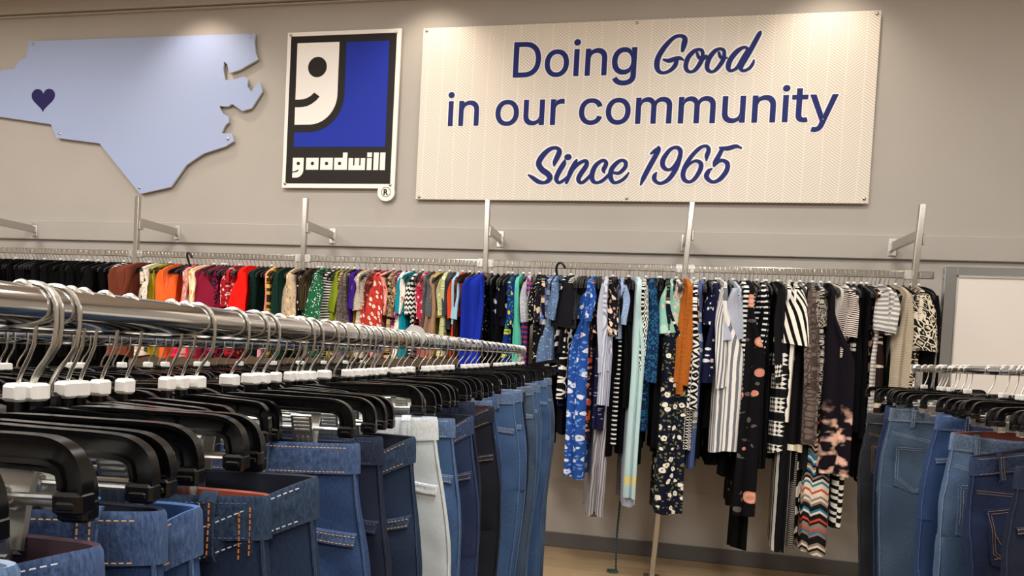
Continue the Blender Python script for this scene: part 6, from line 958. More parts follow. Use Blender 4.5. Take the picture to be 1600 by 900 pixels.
 (1.903, 1.14, 'cardigan', 'l', -0.029, 'marl #b9692a #94501d', 'rust orange cardigan with long sleeve'),
 (1.937, 0.83, 'dress', 'n', 0.05, 'geo #0f0f12 #e8e6e0 .026', 'black and white squares print dress'),
 (1.96, 1.19, 'shirt', 'l', -0.05, 'plaid #15151a #8a2a30 #c9c4bc', 'black red and white plaid flannel shirt'),
 (1.992, 1.08, 'dress', 'n', 0.043, 'geo #101012 #f1f0ea .055', 'black and white bold geometric dress'),
 (2.024, 0.71, 'skirt', 'n', 0.036, 'floral #51659c #cfd6e4 #8a8f66 .09', 'blue tropical skirt with pale leaves'),
 (2.049, 1.24, 'top', 's', 0.0, 'dots #1a1d3c #f0f0f0 .035', 'navy top with white spots beside the wide grey stripes'),
 (2.113, 0.83, 'shirt', 'l', 0.134, 'vstripe #e9e6e2 #72767e .026', 'white shirt with wide grey vertical stripes'),
 (2.168, 1.3, 'blouse', 'b', 0.021, 'palm #e6e8ec #39568c .05', 'white blouse with blue palm frond print'),
 (2.191, 0.91, 'dress', 'n', 0.0, 'solid #5f7596', 'plain slate blue dress beside the palm print'),
 (2.214, 1.44, 'top', 's', 0.049, 'marl #4a484a #262528', 'charcoal heather top under the striped sleeve'),
 (2.237, 1.03, 'dress', 'n', 0.021, 'hstripe #f0eee8 #101012 .028', 'narrow black and white striped dress below the charcoal top'),
 (2.26, 0.49, 'dress', 'n', 0.104, 'roses #111013 #e2a891 #5a5654 .14', 'long black dress with large peach roses'),
 (2.283, 0.25, 'trousers', 'n', 0.077, 'solid #0a0a0c', 'longest plain black trousers below the peach roses'),
 (2.307, 1.61, 'top', 'b', 0.014, 'hstripe #f2f0ea #111114 .022', 'black and white striped top with orange shoulder stripe'),
 (2.33, 0.59, 'trousers', 'n', 0.028, 'ladder #8f8a82 #3a3838 .010', 'taupe and black fine checked trousers'),
 (2.353, 1.27, 'cardigan', 'l', -0.049, 'ladder #0d0d10 #efefec .032', 'black cardigan with rows of white dashes'),
 (2.417, 0.85, 'jumper', 'l', 0.055, 'fairisle #17171a #e8e4dc .05', 'black jumper with white fair isle bands'),
 (2.45, 1.32, 'top', 'l', 0.02, 'hstripe #8d8c8c #38383a .010', 'grey marl fine striped long sleeved top'),
 (2.473, 1.06, 'blouse', 'n', 0.014, 'solid #cfc2ae', 'plain beige blouse below the grey stripes'),
 (2.496, 0.29, 'trousers', 'n', 0.048, 'vstripe #e9e6e0 #131316 .036', 'long white and black vertical striped trousers'),
 (2.52, 0.86, 'skirt', 'n', 0.082, 'band #131315 #e6dcc8 .0 .045', 'black skirt with cream band at the hem'),
 (2.543, 1.02, 'blouse', 'b', -0.014, 'vstripe #ece6da #101012 .048', 'cream and black wide striped blouse'),
 (2.575, 0.29, 'trousers', 'n', -0.014, 'hstripe #98928c #2b2a2b .012', 'long narrow grey and black horizontally striped trousers'),
 (2.598, 0.38, 'trousers', 'n', 0.054, 'cow #111112 #e9e6df .08', 'long black and white abstract print trousers'),
 (2.621, 0.91, 'dress', 'l', 0.054, 'snake #8c7c74 #4a403c .03', 'brown snakeskin print dress with long sleeve'),
 (2.644, 0.29, 'skirt', 'n', 0.12, 'chevron #e0d2c0 #2f7a98 #c2503c .07', 'long multicoloured zigzag chevron skirt'),
 (2.667, 1.13, 'top', 's', 0.0, 'leopard #c9beb2 #221f20 .022', 'small black and white leopard spot top'),
 (2.691, 0.67, 'skirt', 'n', 0.113, 'cow #101012 #f1efe8 .05', 'black and white cow spot skirt'),
 (2.714, 0.75, 'dress', 'n', 0.14, 'tiedye #17131a #e79a86 #f2ddc8 .07', 'dark dress with blurred pink and peach blooms'),
 (2.737, 1.19, 'cardigan', 'l', 0.027, 'solid #bdb8b0', 'plain pale grey long cardigan'),
 (2.765, 1.42, 'top', 's', -0.013, 'hstripe #e8d9d0 #141416 .011', 'pink and black thin striped top'),
 (2.819, 0.45, 'skirt', 'n', 0.04, 'zebra #121213 #eeece4 .045', 'black and white zebra skirt'),
 (2.845, 1.37, 'blouse', 's', 0.02, 'floral #111114 #e5e3dc #8b8b88 .035', 'black blouse with white daisy print'),
 (2.904, 0.97, 'dress', 'n', 0.02, 'solid #0b0b0d', 'plain black dress beside the grey striped tee'),
 (2.943, 0.72, 'dress', 'n', 0.013, 'floral #2a1c1c #e0a893 #d9c9b8 .07', 'narrow peach and black blotched dress'),
 (2.967, 1.56, 't_shirt', 's', -0.02, 'hstripe #8c8a88 #d2cfca .026', 'grey and pale striped t-shirt with wide sleeve'),
 (2.99, 0.87, 'dress', 'n', -0.026, 'hstripe #9a9896 #dcd9d4 .022', 'long pale and grey striped dress'),
 (3.015, 1.62, 'jumper', 's', -0.019, 'marl #4a4a4b #333335', 'charcoal jumper beside the taupe ribbed cardigan'),
 (3.061, 1.25, 'cardigan', 'l', -0.045, 'hstripe #b8ac98 #9b8f7c .009', 'taupe ribbed long cardigan'),
 (3.099, 1.58, 't_shirt', 's', 0.0, 'solid #252426', 'plain dark charcoal t-shirt next to the leopard dress'),
 (3.183, 1.15, 'dress', 'b', -0.045, 'leopard #d8cdb8 #1a1817 .038', 'black and cream leopard print dress at the right end'),
 (3.221, 1.22, 'jumper', 'l', 0.0, 'solid #0c0c0e', 'black jumper last on the rail next to the white board')]

BLACK_X = []
x = -3.62
while x < -2.02:
    BLACK_X.append(round(x, 3)); x += random.uniform(.042, .062)


FORWARD = {'white shirt with wide grey vertical': -.05, 'rust orange': -.055, 'taupe ribbed long': -.04, 'fair isle bands': -.045, 'snakeskin print dress': -.045, 'silky pale grey blue dress': -.035,
           'teal blue long dress': -.035, 'bright blue dress': -.03, 'fine striped shirt with turned': -.05, 'large peach roses': -.045, 'cream and black wide striped': -.045, 'blurred pink': -.04,
           'leopard print dress at': -.04, 'with wide sleeve hanging forward': -.05, 'dusty blue flared': -.045, 'olive leaves': -.04, 'rows of white dashes': -.04, 'striped t-shirt with wide': -.05,
           'palm frond': -.01, 'plaid flannel': -.01, 'long pale aqua': -.055, 'long white and black vertical': -.035, 'skirt with cream band': -.03, 'zigzag chevron': -.02, 'multicoloured zigzag': -.02, 'narrow black and white striped dress': -.04, 'bold geometric': -.03, 'squares print': -.03, 'bright red t-shirt': -.05, 'broad': -.05, 'small white spots': -.03, 'loose turned up cuff': -.02}


def garment(x, zhem, kind, sl, curl, pat, label, group=None, seed=0, back=0.0, rz=None):
    rng = random.Random(seed * 7 + 3)
    mat = cloth_mat(pat)
    L = Z_NECK - zhem
    if rz is None: rz = rng.uniform(-.20, .20)
    top = kind in ('trousers', 'skirt')
    w = .20 if not top else .165
    w += rng.uniform(-.025, .018)
    back += rng.uniform(-.022, .022)
    if abs(curl) < .02 and sl != 'b': curl = rng.choice((-1, 1)) * rng.uniform(.022, .05)
    for k_, v_ in FORWARD.items():
        if k_ in label: back = v_
    broad = 'broad' in label
    z0 = Z_NECK + .012
    if len(label.split()) < 5: label += ' on the wall rail'
    t = thing(kind, label, {'t_shirt': 't-shirt'}.get(kind, kind), (x, -.45 + back, z0), rz, group)
    hemw = 1.0 if kind not in ('dress', 'skirt') else 1.06
    ragged = .018 if 'ragged' in label else 0
    body = make_body(L, w, hemw, curl, seed, ragged, pat.startswith('band'), broad, rng.uniform(.009, .0135))
    bo = body.build('body', mat, t, True, 60)
    if sl != 'n':
        if sl == 's': ln, a0, a1, o = rng.uniform(.20, .26), .070, .062, rng.uniform(.03, .055)
        elif sl == 'b': ln, a0, a1, o = rng.uniform(.26, .32), .072, .098, rng.uniform(.05, .08)
        else: ln, a0, a1, o = rng.uniform(.50, .58), .068, .045, rng.uniform(.03, .06)
        if 'billowing' in label: ln, a1 = .56, .085
        th0 = (1 if rng.random() < .5 else -1) * (rng.uniform(.6, 1.05) if sl != 'b' else rng.uniform(1.05, 1.4))
        if curl: th0 = abs(th0) * (1 if curl > 0 else -1)
        side = rng.uniform(-.012, .012) + (.012 if curl > 0 else -.012 if curl < 0 else 0)
        sm_ = make_sleeve(ln, a0, a1, th0, o, side, seed)
        me = sm_.mesh('sleeve', mat, True, 60)
        s1 = link('sleeve', me, t); s1.location = (0, -(w - .055), -.060)
        s2 = link('sleeve', me, t); s2.location = (0, w - .055, -.060); s2.rotation_euler = (0, 0, pi)
        if 'orange shoulder' in label:
            yk = make_body(.16, .19, 1, 0, seed, thick=.0115); yk.build('shoulder_yoke', cloth_mat('hstripe #e08a2a #141416 .03'), t, True, 60)
        if 'turned up cuff' in label or 'turned cuff' in label:
            ck = MB(); rows = []
            R = sm_.V
            base = [R[i] for i in range(len(R) - 0)]
            n = 15; nr = (10 if ln < .35 else 18)
            for j in (nr - 3, nr - 2, nr - 1, nr):
                r = R[j * n:(j + 1) * n]; cx = sum(p[0] for p in r) / n; cy = sum(p[1] for p in r) / n
                rows.append([(cx + (p[0] - cx) * 1.12, cy + (p[1] - cy) * 1.2, p[2]) for p in r])
            ck.grid(rows, [[(p[0] + p[1], p[2]) for p in r] for r in rows]); c = ck.build('cuff', mat, t, True, 60); c.location = s1.location
    if 'gold neckline' in label:
        nk = MB()
        for q in range(3): nk.tube([(.013 * sin(a), -.02 + .062 * cos(a) , .0 - .008 * q - .035 * (1 - abs(cos(a)))) for a in [2 * pi * k / 20 for k in range(20)]], .006, 6, closed=True)
        nk.build('neckline_trim', plain('gold_trim', '#a8803a', .5), t, True)
    return t


def short(label):
    return ' '.join(label.split()[:9])


idx = 0
xs_used = []
for (x, zh, kind, sl, curl, pat, lab) in GARMENTS:
    idx += 1
    back = 0.0
    if zh < 1.05: back = .02          # longer pieces hang a little further back
    garment(x, zh, kind, sl, curl, pat, lab, None, idx, back)
    xs_used.append((x, lab))
for x in BLACK_X:
    idx += 1
    garment(x, random.uniform(1.0, 1.25), random.choice(['top', 'blouse', 'cardigan']), random.choice(['s', 'l', 'b', 's']), random.choice([0, 0, -.03]),
            random.choice(['solid #050506', 'solid #09090a', 'solid #040405', 'marl #060607 #0c0c0d']), 'plain black garment among the run of black clothes at the wall rail left end', 'black clothes at the left end of the wall rail', idx)
    xs_used.append((x, None))
# dark pieces pressed in behind the printed ones
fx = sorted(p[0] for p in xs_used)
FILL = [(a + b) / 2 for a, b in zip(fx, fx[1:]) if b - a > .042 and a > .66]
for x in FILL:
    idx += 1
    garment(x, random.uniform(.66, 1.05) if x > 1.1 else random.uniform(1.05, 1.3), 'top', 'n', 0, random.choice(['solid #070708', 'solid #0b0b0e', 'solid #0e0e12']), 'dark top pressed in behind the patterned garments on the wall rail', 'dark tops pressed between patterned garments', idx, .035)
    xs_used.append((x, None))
SHORT = {}
for g in GARMENTS:
    full = g[-1]; cut = full
    for w_ in (' beside ', ' next to ', ' among ', ' hanging ', ' right beside ', ' between ', ' near ', ' with ', ' below ', ' under ', ' in front '):
        k = full.find(w_)
        if k > 0 and len(full[:k].split()) >= 2 and full[:k] not in SHORT.values() and not any(h[-1] != full and h[-1].startswith(full[:k]) for h in GARMENTS):
            cut = full[:k]; break
    SHORT[full] = ' '.join(cut.split()[:11])
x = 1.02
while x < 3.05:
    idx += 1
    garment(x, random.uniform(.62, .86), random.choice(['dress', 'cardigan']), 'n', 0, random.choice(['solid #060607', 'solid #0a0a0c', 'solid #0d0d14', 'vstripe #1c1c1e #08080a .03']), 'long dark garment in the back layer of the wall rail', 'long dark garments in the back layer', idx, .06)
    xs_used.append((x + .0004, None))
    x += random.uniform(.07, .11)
allx = sorted(p[0] for p in xs_used)
lab_at = {p[0]: p[1] for p in xs_used}
for x in allx:
    lab = lab_at[x]
    if lab: shirt_hanger(x, 'black hanger holding the ' + SHORT[lab], 'black hangers on the wall rail', random.uniform(-.1, .1), 0, random.random() < .35)
    else: shirt_hanger(x, 'black hanger holding a plain dark garment on the wall rail', 'black hangers holding dark garments', random.uniform(-.1, .1), 0, random.random() < .35)
prev = -4.0
extra = []
for a, b in zip(allx, allx[1:]):
    n = int((b - a) / .026) - 1
    for k in range(max(n, 0)):
        extra.append(a + (b - a) * (k + 1) / (n + 1))
for x in extra:
    if any(abs(x - (xt + (xb - xt) * .176)) < .024 for xt, xb in POSTS): continue
    shirt_hanger(x, 'bare black hanger with wire hook squeezed between clothes on the wall rail', 'bare black hangers on the wall rail', random.uniform(-.08, .08), 0, random.random() < .35)


def loose_hanger(x, label):
    """one piece black plastic hanger pushed up askew, its hook standing above the row"""
    t = thing('clothes_hanger', label, 'hanger', (x, -.56, 1.80))
    b = link('body', ME_SB, t)
    h = MB(); pts = [(0, 0, .01), (0, 0, .03), (0, .0, .075), (0, -.012, .10), (0, -.03, .107), (0, -.046, .095), (0, -.05, .08)]
    h.tube(catmull(pts, 4), .0058, 8); h.build('hook', M_BLACKM, t, True)
    t.rotation_euler = (radians(6), radians(-24), radians(62))
    t.scale = (1.25, 1.25, 1.25)


loose_hanger(1.14, 'all black plastic hanger sticking up askew above the navy clothes')
loose_hanger(-1.40, 'all black plastic hanger sticking up askew above the pink and red clothes')

# twisted drawstring hanging to the floor
t = thing('drawstring', 'dark twisted drawstring hanging to the floor below the pale grey blue dress', 'cord', (1.59, -.45, 0))
m = MB()
for s in (0, pi):
    pts = []
    for k in range(90):
        f = k / 89; z = .62 - .61 * f
        pts.append((.004 * cos(f * 90 + s) + .004 * sin(f * 7), .004 * sin(f * 90 + s), z))
    m.tube(pts, .004, 6)
m.build('strand', cloth_mat('hstripe #0e1416 #5d7678 .012'), t, True)
m = MB(); m.tube([(.03 * cos(a) * (1 + .2 * sin(3 * a)) - .02, .022 * sin(a), .006 + .001 * a) for a in [k * .35 for k in range(30)]], .0045, 6)
m.build('coil', cloth_mat('hstripe #0e1416 #5d7678 .012'), t, True)
# ------------------------------------------------------------------ trouser hangers and jeans
def denim(name, base, fade, dark=.0):
    if name in MATS: return MATS[name]
    s = Sh(name, 0.82, 0.0, 0.25)
    uv = s.co('UV'); u, v, _ = s.xyz(uv)
    big = s.noise(uv, 5.0, 3)[0]
    streak = s.noise(s.cxyz(s.M('MULTIPLY', u, 900.0), s.M('MULTIPLY', v, 160.0)), 1.0, 3, .7)[0]
    k = s.M('ADD', s.M('MULTIPLY', s.M('SUBTRACT', big, .38), 1.0), s.M('MULTIPLY', s.M('SUBTRACT', streak, .5), 1.7))
    k = s.M('MINIMUM', s.M('MAXIMUM', k, 0.0), 1.0)
    s.color(s.mix(k, hexc(base), hexc(fade)))
    tw = s.M('SINE', s.M('MULTIPLY', s.M('ADD', u, s.M('MULTIPLY', v, 1.0)), 2 * pi / .0008))
    s.bump(s.M('ADD', s.M('MULTIPLY', tw, .3), s.M('MULTIPLY', streak, .8)), .35, .0008)
    MATS[name] = s.m
    return s.m


def seam_denim(name, base, fade):
    """denim of waistbands and seams: puckered fade marks that were worn in along the stitching"""
    if name in MATS: return MATS[name]
    s = Sh(name, 0.82, 0.0, 0.25)
    uv = s.co('UV'); u, v, _ = s.xyz(uv)
    p = s.noise(s.cxyz(s.M('MULTIPLY', u, 260.0), s.M('MULTIPLY', v, 130.0)), 1.0, 2)[0]
    st = s.noise(s.cxyz(s.M('MULTIPLY', u, 420.0), s.M('MULTIPLY', v, 420.0)), 1.0, 2)[0]
    k = s.M('MINIMUM', s.M('MAXIMUM', s.M('ADD', s.M('MULTIPLY', s.M('SUBTRACT', p, .40), 1.1), s.M('MULTIPLY', st, .45)), 0.0), 1.0)
    s.color(s.mix(k, hexc(base), hexc(fade)))
    s.bump(s.M('ADD', p, s.M('MULTIPLY', st, .5)), .4, .0012)
    MATS[name] = s.m
    return s.m


WASH = {   # name: (base, fade, seam fade)
    'indigo': ('#192442', '#32466f', '#4d6088'),
    'classic': ('#22365c', '#3f5b8c', '#6078a2'),
    'mid': ('#304a72', '#587aa6', '#7f98bb'),
    'grey_blue': ('#35465d', '#647a95', '#8899ad'),
    'navy': ('#0f1628', '#202c46', '#333f5a'),
    'black_blue': ('#0b0f1a', '#181f30', '#2a3448'),
    'teal': ('#132038', '#283d5a', '#415874'),
    'bleached': ('#aeb9c0', '#d6dcdf', '#e8eaea'),
    'charcoal': ('#1d2027', '#3a3e47', '#52575f'),
    'washed': ('#42597a', '#7f95b4', '#9aacc4'),
}
THREAD = {'tan': plain('tan_thread', '#a98556', .8), 'orange': plain('orange_thread', '#b9702e', .8), 'pale': plain('pale_thread', '#a5adb8', .8), 'navy': plain('navy_thread', '#2a3a5c', .8)}
LINING = {'dark': plain('dark_lining', '#141a2a', .9), 'rust': plain('rust_lining', '#8c4634', .9), 'pale': plain('pale_lining', '#93a4bf', .9), 'plum': plain('plum_lining', '#3a2630', .9), 'blue': plain('blue_lining', '#4f78b6', .9)}


def sgnpow(v, e): return (abs(v) ** e) * (1 if v >= 0 else -1)


class Jean:
    """flat hung pair of jeans; local x along the hanger, -y towards the viewer, z down from the waist"""
    def __init__(s, hw=.185, L=1.02, gap=.012, sag=.0, flare=1.0, seed=0, side=0.0, k=1.0):
        s.k = k; s.hw, s.L, s.gap, s.sag, s.flare, s.seed, s.side = hw, L, gap, sag, flare, seed, side
        s.rng = random.Random(seed)
        s.off = Vector((seed * 3.7, seed * 1.3, 0))

    def half(s, zz):
        h = s.hw
        return h + .022 * smooth(0, .20, zz)

    def pt(s, a, zz, grow=0.0):
        """point of the seat surface at ring angle a and depth zz below the waist"""
        h = s.half(zz) + grow; th = .013 + .018 * smooth(0, .16, zz) + grow
        cx, sy = cos(a), sin(a)
        x = h * sgnpow(cx, .8); y = th * sgnpow(sy, .75)
        bow = max(0, 1 - (x / h) ** 2)
        z = -zz
        if sy < 0:
            o = exp(-zz / .13)
            y -= s.gap * bow ** 1.2 * o
            z -= s.sag * bow ** 1.3 * exp(-zz / .22)
        n = noise.noise(Vector((x * 9, sy, z * 7)) + s.off)
        n2 = noise.noise(Vector((x * 22 + z * 16, sy * 2, z * 20)) + s.off)
        w = smooth(.03, .12, zz)
        y += (n * .010 + n2 * .0045) * w
        x += s.side * zz
        return Vector((x, y, z))

    def front(s, x, zz, lift=.002):
        """point on the viewer's side at (about) x"""
        h = s.half(zz) ; q = max(-1, min(1, x / h))
        c = sgnpow(q, 1 / .8)
        a = -math.acos(max(-1, min(1, c)))
        p = s.pt(a, zz); p.y -= lift
        return p

    def body(s):
        m = MB(); N = 60; rows = []; uv = []
        for j in range(23):
            zz = .026 * s.k + (.285 - .026 * s.k) * j / 22
            rows.append([s.pt(2 * pi * i / N, zz) for i in range(N)])
            uv.append([(s.half(zz) * (2 * i / N if i <= N / 2 else 2 - 2 * i / N) * 2, -zz) for i in range(N)])
        m.grid(rows, uv, True, True, False)
        # legs
        s.legs = []
        for sg in (-1, 1):
            rows = []; uv = []; n = 22; K = 26
            ph = s.rng.uniform(0, 6)
            tw = s.rng.uniform(-.012, .012)
            for j in range(K + 1):
                zz = .262 + (s.L - .262) * j / K; f = (zz - .262) / (s.L - .262)
                top = (s.hw + .022) / 2
                w = top * (1 - smooth(0, .5, f) * .26) * (1 + (s.flare - 1) * smooth(.45, 1, f)) * (1 - .1 * smooth(.5, 1, f))
                th = .030 - .008 * f
                cx = sg * (top * (1 - .10 * f)) + s.side * zz + tw * f
                cy = .006 * sin(f * 5 + ph) * f + sg * .004 * f
                row = []; ur = []
                for i in range(n):
                    a = 2 * pi * i / n
                    x = cx + w * sgnpow(cos(a), .85); y = cy + th * sgnpow(sin(a), .8)
                    q = Vector((x * 8, sin(a), zz * 6)) + s.off
                    q2 = Vector((x * 20 + zz * 14 * sg, sin(a) * 2, zz * 16)) + s.off
                    y += noise.noise(q) * .010 + noise.noise(q2) * .005 + noise.noise(Vector((x * 30, sin(a) * .6, zz * 2.2)) + s.off) * .010 * smooth(0, .25, f)
                    row.append((x, y, -zz)); ur.append((w * (2 * i / n if i <= n / 2 else 2 - 2 * i / n) * 2 + (.5 if sg > 0 else 0), -zz))
                rows.append(row); uv.append(ur)
            s.legs.append(list(rows))
            last = rows[-1]; mx = sum(p[0] for p in last) / n; my = sum(p[1] for p in last) / n
            rows.append([(mx + (p[0] - mx) * .9, my + (p[1] - my) * .8, p[2] + .001) for p in last]); uv.append(uv[-1])
            rows.append([(mx + (p[0] - mx) * .88, my + (p[1] - my) * .7, p[2] + .03) for p in last]); uv.append(uv[-1])
            m.grid(rows, uv, True, False, True)
        return m

    def band(s):
        ht = .042 * s.k; m = MB(); N = 60; R = []; U = []
        seq = [(ht, .0005), (ht, .0032), (ht * .5, .0040), (.003, .0034), (0, .0018)]
        for zz, g in seq:
            R.append([s.pt(2 * pi * i / N, zz, g) for i in range(N)]); U.append([(i / N * 4 * s.hw, -zz) for i in range(N)])
        m.grid(R, U, True, False, False, 0)
        inner = [(0, .0018), (.001, -.002), (.03, -.003), (.085, -.005)]
        R = []; U = []
        for zz, g in inner:
            row = []
            for i in range(N):
                p = s.pt(2 * pi * i / N, zz, 0.0)
                q = s.pt(2 * pi * i / N, zz, g)
                # keep a slit open between front and back
                row.append(q)
            R.append(row); U.append([(i / N * 4 * s.hw, -zz) for i in range(N)])
        m.grid(R, U, True, False, True, 1)
        return m

    def loop(s, x, drop=.0, back=False):
        m = MB(); rows = []
        for k in range(9):
            zz = (-.004 + .066 * k / 8) * s.k
            lift = .0065 + .003 * sin(pi * k / 8)
            if k in (0, 8): lift = .003
            p = s.front(x, max(zz, 0), 0); p.z -= min(zz, 0)
            n_ = Vector((0, -1, 0))
            t = .0025
            rows.append([(p.x - .0065, p.y - lift, p.z), (p.x + .0065, p.y - lift, p.z), (p.x + .0065, p.y - lift + t, p.z), (p.x - .0065, p.y - lift + t, p.z)])
        m.grid(rows, [[(q[0], q[2]) for q in r] for r in rows], True, True, True)
        return m

    def stitch(s, pts, r=.0006, dash=.0020, gapd=.0013, lift=.0042):
        """row of stitches along (x, depth) points on the viewer's side"""
        m = MB(); P = []
        for i in range(len(pts) - 1):
            a, b = pts[i], pts[i + 1]; n = max(2, int(math.hypot(b[0] - a[0], b[1] - a[1]) / .0008))
            for k in range(n): P.append((a[0] + (b[0] - a[0]) * k / n, a[1] + (b[1] - a[1]) * k / n))
        run = []; d = 0; on = True
        for i in range(1, len(P)):
            st = math.hypot(P[i][0] - P[i - 1][0], P[i][1] - P[i - 1][1]); d += st
            if on: run.append(P[i])
            if on and d > dash:
                if len(run) > 1:
                    a = s.front(*run[0], lift); b = s.front(*run[-1], lift)
                    if (b - a).length > 1e-5: m.tube([a, b], r, 4)
                run = []; on = False; d = 0
            elif not on and d > gapd: on = True; d = 0; run = [P[i]]
        return m

    def side_stitch(s, sg, r=.0008):
        pass

    def patch(s, x, z, w, h):
        """back pocket: five sided patch lying on the seat"""
        m = MB(); nx, nz = 9, 10; rows = []; U = []
        for j in range(nz + 1):
            f = j / nz; row = []; ur = []
            for i in range(nx + 1):
                q = -1 + 2 * i / nx
                taper = 1 - .10 * f
                dz = h * f
                if f > .8: dz = h * (.8 + (f - .8) * (1 + .9 * (1 - abs(q))) )* 1.0
                row.append(s.front(x + q * w / 2 * taper, z + dz, .0045)); ur.append((q * w / 2 * taper, -dz))
            rows.append(row); U.append(ur)
        m.grid(rows[::-1], U[::-1])
        n0 = len(m.V)
        # rim so that the patch has thickness
        edge = [rows[0][i] for i in range(nx + 1)] + [rows[j][nx] for j in range(1, nz + 1)] + [rows[nz][i] for i in range(nx - 1, -1, -1)] + [rows[j][0] for j in range(nz - 1, 0, -1)]
        m.grid([edge, [p + Vector((0, .004, 0)) for p in edge]], None, True)
        out = [(x - w / 2, z), (x + w / 2, z), (x + w / 2 * .92, z + h * .8), (x, z + h * 1.17), (x - w / 2 * .92, z + h * .8), (x - w / 2, z)]
        return m, out


def inset(poly, d):
    cx = sum(p[0] for p in poly[:-1]) / (len(poly) - 1); cz = sum(p[1] for p in poly[:-1]) / (len(poly) - 1)
    return [(cx + (p[0] - cx) * (1 - d / .07), cz + (p[1] - cz) * (1 - d / .08)) for p in poly]


